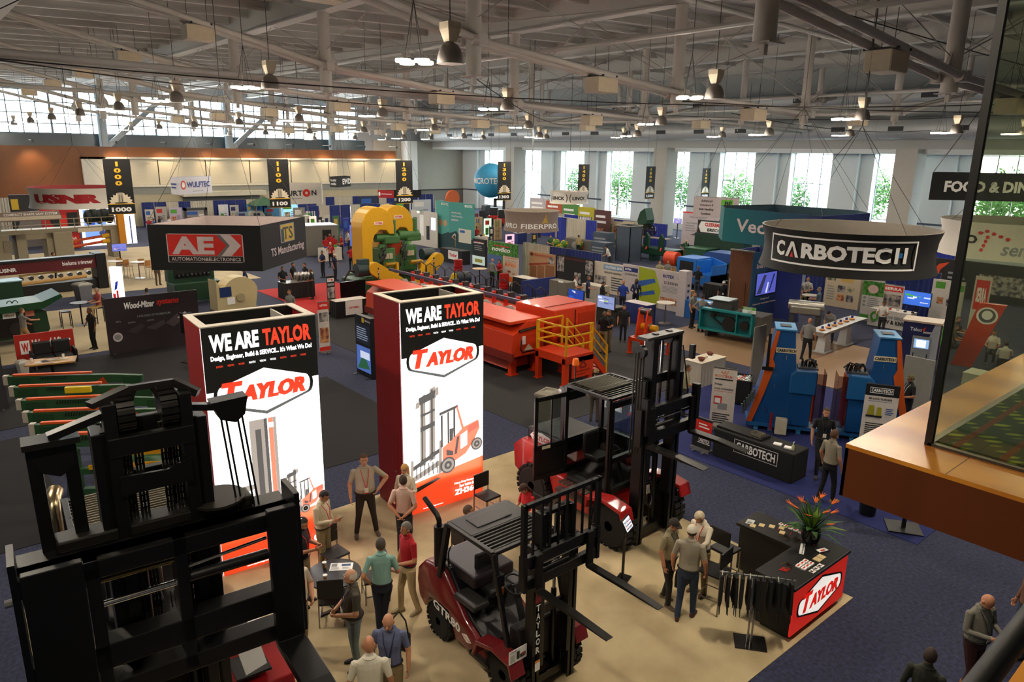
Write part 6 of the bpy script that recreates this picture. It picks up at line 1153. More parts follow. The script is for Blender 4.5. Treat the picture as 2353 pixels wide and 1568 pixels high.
# ================================================================== twin bandsaw
t=th('twin_bandsaw','huge green twin band saw with two yellow wheel guards','machine',(19.0,36.6,.012));
def arch(x0,d0,d1):
    pts=[]
    for k in range(13):a=math.pi*(1-k/12);pts.append((x0+1.05*math.cos(a),3.75+1.15*math.sin(a)))
    inner=[(x0+1.05,3.3),(x0+.75,3.3),(x0+.55,3.55),(x0+.1,3.6),(x0-.25,3.3),(x0-.4,2.9),(x0-.42,1.2),(x0-1.05,1.2)]
    return MB().prism(pts+inner,d0,d1,'y')
arch(2.2,.3,1.6).build('wheel_guard',YEL,t,fix=True,bevel=.04);arch(3.9,.9,2.2).build('wheel_guard',YEL,t,fix=True,bevel=.04)
for k,x in enumerate((2.55,4.35)):
    y0=.2+.5*k;gm=M('#3f6e3c',.5,var=.1)
    MB().bx(x-.3,x+.75,y0+.1,y0+1.1,1.0,2.5).build('saw_column',gm,t,bevel=.04);MB().cyl((x-.4,y0+.4,3.1),(x+1.0,y0+.4,3.1),.32 if k else .24,n=16).build('arbor_housing',gm,t,smooth=True);MB().bx(x+.1,x+1.1,y0+.1,y0+.8,2.75,3.2).build('arbor_block',gm,t,bevel=.05);MB().cyl((x+.75,y0+.3,3.1),(x+.75,y0+.3,4.1),.16,n=12).build('strain_post',gm,t,smooth=True);MB().cyl((x+.2,y0+.3,4.0),(x+.8,y0+.3,4.0),.1,n=10).build('strain_arm',gm,t,smooth=True)
    MB().bx(x+.0,x+.25,y0-.0,y0+.1,1.9,2.2).bx(x+.28,x+.5,y0-.0,y0+.1,1.9,2.2).build('junction_box',M('#b5ab92',.5),t);MB().bx(x-.3,x+.15,y0+.05,y0+.3,2.55,2.75).build('guide_arm',gm,t)
    b=MB();r_=random.Random(k)
    for j in range(9):a=Vector((x-.5+.4*r_.random(),y0,1.3+.9*r_.random()));b.tube([a,a+Vector((-.1,-.1,.25)),a+Vector((.1,-.12,.45)),a+Vector((.25,0,.6))],.03,5)
    b.build('cable_bundle',BLACK,t);MB().bx(x+.05,x+.65,y0-.05,y0+.1,3.95-.0,4.05).build('name_plate',PRK,t)if False else None
MB().cyl((3.3,.85,2.6),(3.3,.95,2.6),.75,n=24).build('band_wheel',M('#c0401a',.5),t);MB().bx(1.2,5.6,.1,2.4,.3,1.0).build('machine_bed',M('#2c4f2c',.5),t,bevel=.05);MB().bx(2.7,4.5,-.1,.3,.9,1.1).build('infeed_chain',BLACK,t);MB().bx(.4,2.0,.0,1.6,0,.9).build('left_base',M('#2c4f2c',.5),t,bevel=.05);MB().bx(1.8,5.4,-.2,0,.1,.7).build('bed_beam',M('#1e3a20',.5),t)
def arm(pts,y0,y1,m=None):return MB().prism(pts,y0,y1,'y').build('belt_guard',m or YEL,t,fix=True,bevel=.03)
def capsule(a,b_,r):
    a,b_=Vector(a),Vector(b_);an=math.atan2(b_.y-a.y,b_.x-a.x);return[(a.x+r*math.cos(an+math.pi/2+math.pi*k/8),a.y+r*math.sin(an+math.pi/2+math.pi*k/8))for k in range(9)]+[(b_.x+r*math.cos(an-math.pi/2+math.pi*k/8),b_.y+r*math.sin(an-math.pi/2+math.pi*k/8))for k in range(9)]
arm(capsule((1.35,1.55),(3.0,.5),.38),-.75,-.35);arm(capsule((5.7,1.75),(4.3,.45),.38),-.7,-.3)
MB().cyl((.35,-.3,1.5),(1.2,-.3,1.5),.38,n=20).build('drive_motor',M('#24383c',.45),t,smooth=True);MB().bx(.5,1.1,-.5,-.1,1.85,2.1).build('motor_box',M('#2c4448',.45),t);MB().cyl((5.2,.4,1.95),(6.0,.4,1.95),.35,n=16).build('drive_motor',M('#24383c',.45),t,smooth=True)
for x,y in((2.9,-.5),(4.65,-.4)):MB().bx(x,x+.12,y,y+.4,1.05,1.75).build('yellow_bracket',YEL,t);MB().cyl((x-.65,y+.2,1.65),(x,y+.2,1.65),.13,n=12).build('spring_cylinder',M('#9a7a22',.35,.4),t,smooth=True)
for x,pl in((1.75,3.9),(3.45,4.15)):MB().bx(x+.2,x+.75,.27 if x<3 else .87,.3 if x<3 else .9,pl,pl+.17).build('name_plate',PRW,t);pr(t,front(x+.2,x+.75,pl,pl+.17,.268 if x<3 else .868),[('T','OPTIMIL',.05,.15,.95,.85,PRR,{'b':.04})])
MB().tube([(.3,-.2,1.4),(0,-.2,1.5),(-.3,-.2,1.1),(-.45,-.2,.5)],.06,8).build('power_cable',BLACK,t)
t2=th('pump_unit','dark electric motor with yellow belt cover on red base','machine',(24.6,34.2,.012),-.3);MB().cyl((.1,0,.85),(.95,0,.85),.36,n=18).build('motor_body',M('#1c2a36',.45),t2,smooth=True);MB().bx(0,1.1,-.4,.4,.2,.45).build('base',M('#c0281c',.45),t2);MB().prism(capsule((-.25,.2),(.05,.95),.2),-.15,.15,'y').build('belt_cover',M('#d8b81c',.4),t2,fix=True);MB().bx(0,.12,-.4,.4,0,.2).bx(.95,1.1,-.4,.4,0,.2).build('skid',M('#c0281c',.45),t2)
its_o=[('R',.08,.86,.92,.95,PRW),('T','OPTIMIL',.12,.875,.88,.935,PRR,{'b':.03}),('R',.1,.76,.9,.82,PRG),('R',.05,.45,.95,.72,photo2),('R',.05,.1,.45,.42,photo3),('R',.5,.1,.95,.42,photo2)]
rollup('black roll up banner with photos in front of the left yellow arm',(866,700),(879,703),622,M('#151516',.7),its_o,'X',2.0);rollup('black roll up banner with photos beside the right yellow arm',(988,668),(1008,672),604,M('#151516',.7),its_o,'X',2.0);rollup('black roll up banner with photos left of the big blank screen',(755,728),(772,725),630,M('#151516',.7),its_o,'X',2.0)
t,L_,h_=panel('monitor_wall','big blank black screen on a stand before the band saw','monitor',(780,700),(846,696),650,M('#08080a',.2),None,.08,'X')
t,L_,h_,dp=cloth_table('black table with white cloth showing red lettering',(768,732),(852,726),690,.7,M('#121214',.8),[('R',.28,.15,.82,.98,PRW),('T','OPTIMIL',.38,.5,.72,.62,PRR)],'X',M('#cfc6bc',.6),.85)
cl=M('#141416',.8)
t,L_,h_,dp=cloth_table('black draped table of polished steel cones on red carpet',(655,690),(726,682),650,.9,cl,None,'X',M('#8a867e',.3,.4),.9);p0=t.location
for k in range(9):
    o=th('steel_cone','polished bullet shaped steel cone on black table, %s'%('first','second','third','fourth','fifth','sixth','seventh','eighth','ninth')[k],'cone',(p0.x+.9+.22*(k%5),p0.y+.25+.3*(k//5),.915),0,'steel cones on the black table');MB().lathe([(.001,0),(.09,0),(.09,.3),(.075,.38),(.04,.46),(.001,.5)],n=14).build('cone_body',CHROME,o,smooth=True)
# ================================================================== screens and cabinets around the orange machine
t,L_,h_=panel('grey_cabinet','tall grey double door cabinet beside the orange machine','cabinet',(1262,706),(1299,716),643,M('#6e6a62',.5),[('R',.495,0,.505,1,PRK),('R',.52,.97,.8,1.04,PRW)],.6,'Y')
tv('large monitor with blue desktop beside the grey cabinet',1321,742,692,50,('#1a3a90','#2a56b8','#8a4a3a','#c8d0e8'),-math.pi/2,h2=1.35);tv('large monitor showing a green and blue steel structure',1389,760,708,54,('#7a8ab8','#4a5a9a','#a8c04a','#c8d8f0','#2a3a70'),-math.pi/2,h2=1.35)
g_=G(1325,765);t=th('long_bench','long dark work bench carrying the two large monitors','bench',(25.7,26.2,.012),-math.pi/2);MB().bx(0,3.6,0,.7,.8,.88).build('bench_top',M('#4a4640',.5),t);MB().bx(0,3.6,.1,.65,.0,.8).build('bench_base',M('#26241f',.7),t);pr(t,front(.3,2,.2,.7,.1),[('T','USNR',.05,.2,.6,.8,PRG)])
# green kiosk screen TS
t,L_,h_=panel('screen_kiosk','dark kiosk wall with two video screens behind the right light tower','display wall',(814,858),(862,872),722,M('#15171c',.5),[('R',.45,.9,.6,.98,yel),('T','TS Manufacturing',.62,.92,.98,.96,PRW),('R',.05,.55,.95,.86,M('#1a2030',.3,emit=.4,var=0)),('L',.1,.6,.9,.82,6,M('#8a98b0',.4,emit=.5,var=0)),('R',.05,.08,.95,.5,M('#4a66b0',.4,emit=.7,var=0)),('P',[(.1,.1),(.5,.4),(.9,.15)],M('#2f6a4a',.4,emit=.4,var=0)),('R',.3,.3,.9,.42,M('#c8d4f0',.4,emit=.7,var=0))],.2,'Y')
rollup('narrow red edged roll up banner on the aisle carpet',(738,815),(757,808),697,M('#cfc8c0',.7),[('R',0,.86,1,1,PRR),('T','OPTIMIL',.2,.92,.9,.96,PRW),('R',.1,.62,.9,.8,photo2),('R',.1,.2,.9,.5,photo3),('R',0,0,1,.12,PRR)],'X')
# ================================================================== left: saw infeed booms
t=th('saw_infeed','green and yellow log infeed machine with six orange topped booms','machine',(0,0,.012))
gm2=M('#2a5230',.5,var=.1);ob=M('#d8571a',.5);yb=M('#cf9c16',.5);stl=STEEL
def put(o,x,y,a=-.52):o.location=(x,y,0);o.rotation_euler=(0,0,a);return o
for k,y in enumerate((23.2,22.0,20.7,19.6,18.6,17.7)):
    P=lambda o:put(o,1.72,y)
    P(MB().prism([(0,1.62),(3.4,1.62),(3.4,1.8),(2.6,1.86),(0,1.9)],0,.12,'y').build('boom',gm2,t,fix=True));P(MB().bx(.12,2.1,.01,.11,1.9,1.95).build('boom_strip',ob,t));P(MB().bx(-.12,-.005,0,.14,1.66,1.92).build('end_pad',M('#b8b0a4',.5),t));P(MB().cyl((.15,-.02,1.55),(.15,.5,1.55),.05,n=8).build('shaft',stl,t));P(MB().prism([(2.1,1.6),(2.5,1.6),(2.4,1.8)],-.02,-.004,'y').build('orange_gusset',M('#b8431a',.5),t,fix=True))
    P(MB().bx(.1,.55,-.02,-.004,1.66,1.86).build('bearing_plate',M('#224428',.5),t));P(MB().bx(2.9,3.35,-.03,-.004,1.3,1.8).build('drive_plate',M('#224428',.5),t))
    b=MB()
    for j in range(12):b.bar((.8+.06*j,-.008,1.78),(.84+.06*j,-.008,1.88),.02)
    P(b.build('boom_chain',M('#1c1c18',.5),t))
Q=lambda o:put(o,1.72,17.62)
Q(MB().bx(1.0,3.2,-.08,-.03,1.42,1.84).build('yellow_panel',yb,t));Q(MB().bx(.9,3.3,-.14,-.09,1.16,1.26).build('yellow_rail',yb,t));Q(MB().bx(.95,3.2,-.06,0,.72,1.0).build('yellow_panel',yb,t));put(MB().bx(.9,1.5,.3,.4,1.95,2.1).build('yellow_cover',M('#d8c01c',.5),t),1.72,20.7)
for y0 in(-.1,2.6):
    for z in(1.04,.56):Q(MB().bx(.6,3.4,y0,y0+.14,z,z+.13).build('frame_beam',gm2,t))
    for x in(.6,3.3):Q(MB().bx(x-.1,x+.1,y0,y0+.16,0,1.6).build('frame_post',gm2,t))
Q(MB().prism([(.8,.05),(1.4,.05),(2.7,.5),(.8,.5)],.2,2.4,'y').build('lower_skid',gm2,t,fix=True));Q(MB().bx(2.8,3.3,.6,1.4,1.0,1.5).build('drive_box',gm2,t));Q(MB().cyl((.35,-.05,.4),(.5,-.05,1.5),.018,n=6).build('air_line',stl,t));Q(pr(t,front(1.9,2.5,1.6,1.72,-.085),[('R',0,0,1,1,PRW),('T','TS Manufacturing',.2,.2,.95,.8,PRK),('R',.02,.1,.16,.9,yel)]))
# ================================================================== left booths
t,L_,h_=panel('display_wall','dark maroon timeline wall with white and red heading','display wall',(248,812),(470,790),690,M('#2a2024',.7),[('T','Wood-Mizer',.2,.78,.52,.9,PRW,{'b':.05,'sh':.2}),('T','systems',.54,.77,.79,.9,PRR,{'b':.04,'sh':.2}),('T','4 DECADES OF MOMENTUM',.32,.61,.68,.65,PRG),('T',"80's",.1,.56,.15,.59,PRG),('T',"2000's",.22,.52,.3,.55,PRG),('T',"2010's",.42,.52,.5,.55,PRG),('T',"2020's",.84,.57,.92,.6,PRG),('E',.1,.3,.05,.085,lav),('E',.1,.3,.035,.05,PRG),('P',[(.2,.38),(.35,.5),(.4,.45),(.3,.32)],M('#3f3438',.7)),('P',[(.4,.4),(.6,.52),(.62,.44),(.5,.35)],M('#4a4044',.7)),('P',[(.62,.45),(.75,.6),(.84,.5),(.7,.36)],M('#54494c',.7)),('P',[(.75,.52),(.84,.62),(.86,.6),(.78,.5)],lav)],.08,'X',2.25)
g_=G(365,870);t=th('monitor','black monitor on tall stand beside the timeline wall','monitor',(8.0,28.4,.012),-1.1);MB().bx(-.45,.45,0,.05,1.1,1.9).build('case',BLACK,t);MB().bx(-.04,.04,.05,.1,0,1.5).build('pole',BLACK,t);MB().bx(-.35,.35,-.25,.3,0,.03).build('stand_base',BLACK,t)
t,L_,h_=panel('low_wall','low red fabric wall with white lettering behind the black sofa','display wall',(42,842),(176,822),782,M('#b3261a',.6),[('R',.08,.35,.24,.8,PRW),('T','W',.1,.42,.22,.72,PRR,{'b':.05}),('T','Wood-Mizer',.28,.5,.94,.8,PRW,{'b':.04,'sh':.2})],.1,'X',1.15)
p0=t.location;t=th('sofa','black two seat sofa before the low red wall','sofa',(p0.x+.35,p0.y-1.15,.012));sm=M('#131315',.55)
for k in range(2):MB().bx(.12+.62*k,.72+.62*k,.0,.65,.25,.45).build('seat_cushion',sm,t,bevel=.05);MB().bx(.12+.62*k,.72+.62*k,.6,.78,.42,.92).build('back_cushion',sm,t,bevel=.05)
for x in(0,1.37):MB().bx(x,x+.1,0,.75,.1,.62).build('armrest',sm,t,bevel=.04)
for x in(.08,1.35):MB().bx(x,x+.05,.05,.1,0,.25).bx(x,x+.05,.65,.7,0,.25).build('leg',STEEL,t)
q=G(118,830,.75);t=th('wooden_table','wood topped table with leaflets in front of the black sofa','table',(q.x,q.y,.012),-.25);MB().bx(-.75,.75,-.4,.4,.71,.76).build('table_top',mat_two('oak','#a5752f','#c99a52',.4,2,'wave',.2,.8,stretch=(.2,2,1)),t);MB().cyl((0,0,.03),(0,0,.71),.06,n=10).build('table_leg',BLACK,t);MB().bx(-.3,.3,-.3,.3,0,.03).build('table_base',BLACK,t)
for k in range(5):flatthing('leaflet','leaflet on the wood topped table, %s'%('far left','left','middle','right','far right')[k],'leaflet',q.x-.4+.2*k,q.y+.06*(k%3)-.05,.2,.26,.773,M(('#d8d2c8','#2a2a2c','#c8b8a0','#b8a890','#e0dcd4')[k],.6),.3*k,.012)
for k in range(2):o=th('coffee_cup','white paper cup on the wood topped table, %s'%('left','right')[k],'cup',(q.x-.55+.95*k,q.y+.2,.773));MB().lathe([(.001,0),(.035,0),(.045,.11),(.001,.11)],n=12).build('cup_body',PRW,o,smooth=True);MB().lathe([(.001,.11),(.047,.11),(.045,.125),(.001,.125)],n=12).build('lid',M('#c8c0b4',.5),o)
bin_('small pale waste bin beside the black sofa',55,862,M('#b8b4ac',.6),.32,.55,'#b8b4ac')
panel('display_wall','dark fabric wall with white lines at the left edge','display wall',(-40,950),(22,942),790,M('#2a2b30',.7),[('L',.1,.3,.9,.85,8,PRG)],.1,'X',2.1)
g_=G(405,850);t=th('a_frame_sign','white A frame sign beside the left light tower','sign',(9.5,27.0,.012),.5)
for s_ in(-1,1):o=MB().bx(-.32,.32,-.02,.02,0,1.15).build('sign_board',PRW,t);o.location=(0,s_*.22,0);o.rotation_euler=(s_*.18,0,0);pr(o,front(-.28,.28,.08,1.05,-.02),[('R',0,0,1,1,PRK),('R',.1,.1,.9,.4,photo2),('T','SAFETY',.15,.75,.85,.85,orng)])
# green log machine with trough
t=th('green_machine','dark green trough machine at the left edge','machine',(1.2,35.2,.012),.05)
MB().prism([(0,.25),(3.0,.25),(3.2,.5),(3.15,1.3),(2.9,1.4),(0,1.4)],0,1.3,'y').build('machine_body',DGRN,t,fix=True,bevel=.03);MB().prism([(-.2,1.4),(3.0,1.45),(3.75,1.85),(3.7,2.0),(3.0,1.75),(-.2,1.65)],-.3,1.4,'y').build('trough',M('#174a2c',.4),t,fix=True);MB().bx(.4,2.6,-.02,0,.35,1.15).build('dark_opening',BLACK,t);MB().cyl((.9,-.05,.75),(.9,0,.75),.35,n=20).build('flywheel',M('#1c3a2a',.4),t);MB().cyl((2.0,-.06,.7),(2.0,0,.7),.25,n=18).build('pulley',M('#26282a',.4),t)
for x in(.2,2.7):MB().bx(x,x+.25,.1,1.2,0,.25).build('skid',DGRN,t)
pr(t,front(1.6,2.9,1.15,1.38),[('R',0,0,.35,1,PRW),('R',.6,.0,.85,1,M('#c87a6a',.6)),('T','Wood',.05,.3,.3,.7,PRK,{'sh':.2})])
for x in(1.9,2.1):b=MB().tube([(x+.09*math.cos(a*.6),0,1.75+.12*math.sin(a*.6))for a in range(6)],.02,6);b.build('lift_eye',DGRN,t)
t=th('green_chipper','dark green chipper with belt wheel behind the trough machine','machine',(1.0,39.0,.012),.1);MB().bx(0,2.6,0,1.4,.3,1.2).build('chipper_body',DGRN,t,bevel=.05);MB().cyl((1.2,-.1,.8),(1.2,.0,.8),.55,n=24).build('belt_wheel',M('#1c1e1e',.4),t);MB().bx(2.2,3.1,.2,1.1,.8,2.0).build('hopper',DGRN,t);MB().bx(2.15,3.15,.15,1.15,2.0,2.05).build('hopper_rim',M('#8ab4c8',.4),t);MB().cyl((.0,.7,1.3),(2.0,.7,1.3),.3,n=16).build('drum',M('#1a4a30',.4),t,smooth=True);MB().bx(0,2.6,.1,.25,0,.3).build('skid',DGRN,t)
# bioluma trimmer
t=th('trimmer_machine','long black trimmer machine with dark red fascia and white lettering','machine',(3.6,46.8,.012),math.radians(6))
MB().bx(0,5.0,0,.5,1.25,1.85).build('fascia',M('#5e1016',.45),t);MB().bx(-.1,5.1,-.05,.55,1.85,2.0).build('fascia_cap',BLACK,t);MB().bx(5.0,5.55,-.1,1.0,0,2.05).build('end_tower',BLACK,t,bevel=.03);MB().bx(-.35,0,-.1,.9,0,1.95).build('end_tower',BLACK,t,bevel=.03);MB().bx(0,5,.1,.9,.05,.55).build('base',M('#18181a',.6),t);MB().cyl((.9,-.1,.7),(4.4,-.1,.82),.1,n=12).build('sample_log',M('#c49a5c',.7),t,smooth=True);MB().cyl((1.2,.2,1.12),(4.4,.2,1.2),.05,n=8).build('sample_log',M('#c49a5c',.7),t,smooth=True)
for k in range(10):MB().cyl((.3+.48*k,.1,.95),(.3+.48*k,.3,.95),.12,n=12).build('trim_saw',M('#55524e',.3,.5),t)
pr(t,front(0,5,1.25,1.85),[('T','USNR',.06,.25,.22,.6,PRW,{'b':.06}),('T','bioluma trimmer',.66,.42,.97,.8,PRW)])
# shape saw system
t=th('shape_saw','long beige shape saw machine with walkway and orange feed rollers','machine',(3.5,59.6,.012),math.radians(5));bg=M('#8f8672',.55,var=.06)
MB().bx(0,9.3,.4,1.6,2.05,2.35).build('top_walkway',bg,t);MB().bx(.8,2.4,.2,1.6,0,2.1).build('end_frame',bg,t,bevel=.05);MB().bx(5.0,6.2,.1,1.6,0,2.1).build('centre_cabinet',bg,t,bevel=.05);MB().bx(2.8,3.4,.3,1.6,0,2.05).build('column',bg,t);MB().bx(4.6,5.0,.3,1.6,0,2.05).build('column',bg,t);MB().bx(2.8,5.0,.3,1.6,1.7,2.05).build('lintel',bg,t)
for k in range(11):MB().bar((.2+.9*k,.4,2.35),(.2+.9*k,.4,3.0),.05).build('rail_post',bg,t)
for z in(2.65,3.0):MB().bar((0,.4,z),(9.3,.4,z),.05).build('guard_rail',bg,t)
for z in(1.35,.95):MB().cyl((6.2,.6,z),(8.3,.5,z+.25),.1,n=12).build('feed_roller',M('#c8501c',.5),t,smooth=True);MB().cyl((8.2,.5,z+.24),(8.7,.5,z+.3),.16,n=12).build('roller_cap',YEL,t,smooth=True);MB().cyl((6.0,.6,z),(6.3,.6,z),.16,n=12).build('roller_cap',YEL,t,smooth=True)
MB().bx(8.8,9.3,.3,1.6,0,2.05).build('end_frame',bg,t);MB().bx(9.3,9.75,.0,.5,.9,3.6).build('orange_pillar',M('#d08a1a',.5),t);MB().prism([(1.9,3.0),(5.8,3.0),(5.6,3.6),(2.0,3.6)],.3,.4,'y').build('sign_board',M('#8a7a72',.6),t,fix=True);pr(t,front(1.9,5.8,3.0,3.6,.3),[('T','COMPACT SHAPE SAW SYSTEM',.1,.58,.92,.85,PRW),('R',.03,.08,.97,.48,M('#d0c4b0',.6))]);MB().bx(6.6,8.2,.1,.13,2.0,2.3).build('label_plate',M('#cfc4b0',.6),t)
for k in range(5):MB().ell((7.6+.35*k,.9,3.0+.15*(k%2)),.35,.35,.55,10,8).build('dust_bag',M('#14201f',.5),t,smooth=True)
for x in(1.2,2.0):MB().bx(x,x+.5,.15,.2,.9,1.7).build('access_door',M('#7d7564',.5),t)
# video wall and lit counters
t,L_,h_=panel('video_wall','bright white video wall behind the shape saw','video wall',(192,566),(318,560),504,M('#f2f4ff',.4,emit=2.0,var=0),[('R',.05,.2,.45,.9,M('#6a90e0',.4,emit=1.2,var=0)),('R',.1,.5,.25,.85,M('#2a4ab0',.4,emit=.8,var=0)),('P',[(.3,.3),(.45,.1),(.5,.2),(.35,.45)],M('#3a4a80',.4,emit=.5,var=0))],.2,'X',3.3)
panel('display_wall','red and black display wall left of the white video wall','display wall',(105,575),(188,570),508,M('#a81c22',.6),[('E',.4,.75,.18,.2,PRK),('E',.6,.7,.12,.15,PRR),('R',.7,.4,1,.9,PRK),('R',.55,.1,.98,.32,PRR),('T','9000',.6,.14,.9,.28,PRW)],.1,'X',3.2)
t,L_,h_=panel('lightbox_sign','glowing white lightbox sign standing on beige carpet','sign',(262,692),(284,686),618,M('#f4f6fa',.4,emit=1.4,var=0),[('P',[(.3,.3),(.6,.35),(.8,.6),(.5,.55)],M('#2a3ab0',.4,emit=.6,var=0)),('R',.1,.05,.4,.2,M('#d02a2a',.4,emit=.6,var=0)),('R',.5,.08,.7,.3,M('#d02a2a',.4,emit=.5,var=0))],.25,'X',1.8)
t.rotation_euler.z=-.9
panel('dark_booth','tall charcoal booth wall with yellow squares and a grey arch','display wall',(38,570),(103,566),478,M('#232426',.6),[('R',.05,.72,.3,.92,yel),('P',[(.1,0),(1,0),(1,.7),(.55,.68),(.3,.55),(.15,.35)],M('#7c7a76',.6))],.3,'X',4.2)
tv('monitor with blue machine picture in front of the yellow pillar',279,610,584,31,('#6a74c8','#3a4a9a','#c8b8c0','#a04a4a'),0,h2=1.25);tv('monitor with blue lines at the far left edge',2,672,627,40,('#4a54a8','#8a94d8','#2a3470'),0,h2=1.5)
# cream bandmill and green machine
t=th('bandmill','cream painted band mill with curved wheel cover','machine',(11.7,36.4,.012),.1);crm=M('#c8b98c',.5,var=.05)
MB().prism([(0,.1),(2.0,.1),(2.15,.9)]+[(1.25+.95*math.cos(a*math.pi/10),.85+.9*math.sin(a*math.pi/10))for a in range(1,10)]+[(0.0,1.7),(0,.1)][:1],0,.9,'y').build('mill_cover',crm,t,fix=True,bevel=.02);MB().bx(.15,.75,-.02,0,.8,1.3).build('window',M('#243a6a',.3),t);MB().cyl((1.2,-.08,.7),(1.2,0,.7),.22,n=14).build('hand_wheel',M('#a89c78',.4),t);MB().bx(.5,.9,-.03,0,.4,.75).build('label_plate',PRW,t);MB().bx(-.1,2.2,.1,.8,0,.1).build('base',DGREY,t)
t=th('roller_machine','dark green machine with rows of small black rollers','machine',(10.6,39.4,.012),.05);MB().bx(0,2.4,0,1.3,.2,1.15).build('machine_body',DGRN,t,bevel=.03);MB().bx(0,2.4,.9,1.4,1.15,2.0).build('back_cabinet',DGRN,t);MB().bx(.2,2.0,.85,1.45,2.0,2.05).build('top_cover',M('#8ab0c8',.4),t);MB().bx(.3,2.2,.88,.9,1.3,1.9).build('dark_opening',BLACK,t)
for k in range(8):MB().ell((.5+.22*k,.8,1.45),.08,.08,.12,8,6).build('roller',M('#26282a',.25),t,smooth=True)
MB().bx(0,.2,.1,1.2,0,.2).bx(2.2,2.4,.1,1.2,0,.2).build('skid',DGRN,t)
for k in range(2):panel('blank_screen','black blank folding screen left of green roller machine, %s leaf'%('left','right')[k],'screen',(402+21*k,672),(421+21*k,671),644,M('#141414',.5),None,.05,'X')
# tables and stools on the beige carpet
for k,(px,py)in enumerate(((272,608),(322,610),(395,612))):
    q=G(px,py+30);round_table('high_table','white high table with stools on beige carpet, %s of three'%('left','middle','right')[k],q.x,q.y,.5,1.05,M('#d4cec4',.4),STEEL,.3,.012)
    for j in range(2):
        s=th('bar_stool','tan wooden bar stool at the %s white high table, %s one'%(('left','middle','right')[k],('near','far')[j]),'stool',(q.x+.5-.2*j,q.y-.6+1.2*j,.012),.3+2.6*j,'tan bar stools on beige carpet');MB().bx(-.2,.2,-.2,.2,.74,.78).build('seat',M('#b07a3e',.5),s,bevel=.01);MB().bx(-.19,.19,.18,.21,.8,1.15).build('backrest',M('#b07a3e',.5),s,bevel=.01)
        for a in(-1,1):
            for b_ in(-1,1):MB().bar((a*.2,b_*.2,0),(a*.16,b_*.16,.74),.02).build('leg',STEEL,s)
q=G(183,696,1.05);round_table('high_table','black high table where the man in striped shirt sits',q.x,q.y,.4,1.05,M('#24221f',.4),BLACK,.3)
HT=q.copy()
for k,(dx,dy)in enumerate(((-.65,-.2),(.75,-.1))):
    s=th('bar_chair','black wooden bar chair at the black high table, %s side'%('left','right')[k],'chair',(q.x+dx,q.y+dy,.012),(1.6,-1.5)[k],'black bar chairs at the high table');MB().bx(-.2,.2,-.2,.2,.72,.77).build('seat',BLACK,s)
    for a in(-1,1):MB().bar((a*.19,-.19,0),(a*.18,-.18,.72),.035).build('leg',BLACK,s);MB().bar((a*.19,.2,0),(a*.18,.2,1.2 if k else .72),.035).build('leg',BLACK,s)
    for z in((.9,1.03,1.16)if k else(.3,)):MB().bar((-.18,.2,z),(.18,.2,z),.03,.06).build('back_slat' if k else 'stretcher',BLACK,s)
# ================================================================== booths in the middle distance
pcol=('#2a56a0','#b8281f','#4f9a2e','#d8d4cc','#1c2456','#c8a24a')
panel('display_wall','tall black display stand with white heading and product picture','display wall',(1086,614),(1114,620),548,M('#131316',.6),[('T','novilco',.1,.85,.9,.91,PRW,{'b':.04,'sh':.2}),('R',.2,.9,.8,.915,PRR),('L',.15,.6,.85,.8,3,PRG),('R',.0,.12,1,.42,M('#b8c8c0',.4,emit=.5,var=0)),('R',.2,.2,.8,.32,M('#a8a84a',.5))],.2,'Y')
panel('display_wall','green forest display wall with white heading','display wall',(1121,628),(1187,642),553,photog,[('T','novilco',.14,.72,.78,.86,PRW,{'b':.04,'sh':.2}),('R',.2,.87,.75,.9,PRR),('R',.0,.1,.5,.6,M('#4a6a9a',.6))],.1,'Y')
rollup('orange and cream roll up banner with RFID lettering',(1158,655),(1188,664),588,M('#cfc4b4',.7),[('T','sunoco',.15,.93,.85,.97,orng),('T','STARTS WITH',.15,.84,.85,.88,PRG),('T','SUNOCO',.15,.78,.85,.83,orng),('T','RFID',.15,.67,.85,.77,orng,{'b':.04}),('E',.4,.5,.12,.04,photo3),('E',.7,.44,.1,.03,photo3),('P',[(0,0),(1,0),(1,.3),(0,.38)],orng),('R',.35,.05,.65,.16,PRW)],'Y')
drape('beige and blue drape wall behind the plastic crate display',(1190,636),(1285,655),565,NAVY,DRW,'Y',2.3,'2212',None)
panel('display_wall','display wall with photo of stacked wooden crates','display wall',(1214,640),(1275,652),577,M('#b48a66',.7),[('E',.1,.9,.06,.06,M('#6a2018',.6)),('T','PLASTIC STAKE',.22,.86,.9,.93,PRR),('P',[(0,.55),(1,.75),(1,.68),(0,.48)],M('#9a3a2a',.6)),('R',.05,0,.3,.5,M('#8a5a38',.6)),('R',.34,0,.6,.55,M('#94643e',.6)),('R',.65,0,.98,.6,M('#8a5a38',.6)),('R',.75,.65,.98,.9,photo2)],.08,'Y')
drape('navy drape side wall beside the dark photo display',(1276,652),(1365,672),582,NAVY,NAVY,'Y',2.3)
panel('display_wall','black display wall with dark industrial photos','display wall',(1283,652),(1356,670),585,M('#121113',.7),[('R',.0,.45,.2,.95,photo2),('R',.8,.5,1,.95,photo2),('R',.5,.15,.68,.5,photo2),('R',.2,.88,.8,.95,M('#4a1418',.6))],.08,'Y')
t,L_,h_=panel('display_wall','cream display wall with blue name board and list of services','display wall',(1366,668),(1434,684),600,M('#c9bfb0',.7),[('R',.3,.78,.88,.95,M('#7a9ab8',.6)),('T','COLONIAL SAW',.33,.83,.86,.91,PRW),('T','WE KNOW GRINDING',.32,.66,.85,.72,PRK,{'b':.03}),('R',.05,.15,.4,.55,photo2),('L',.55,.1,.92,.58,6,ink)],.08,'Y')
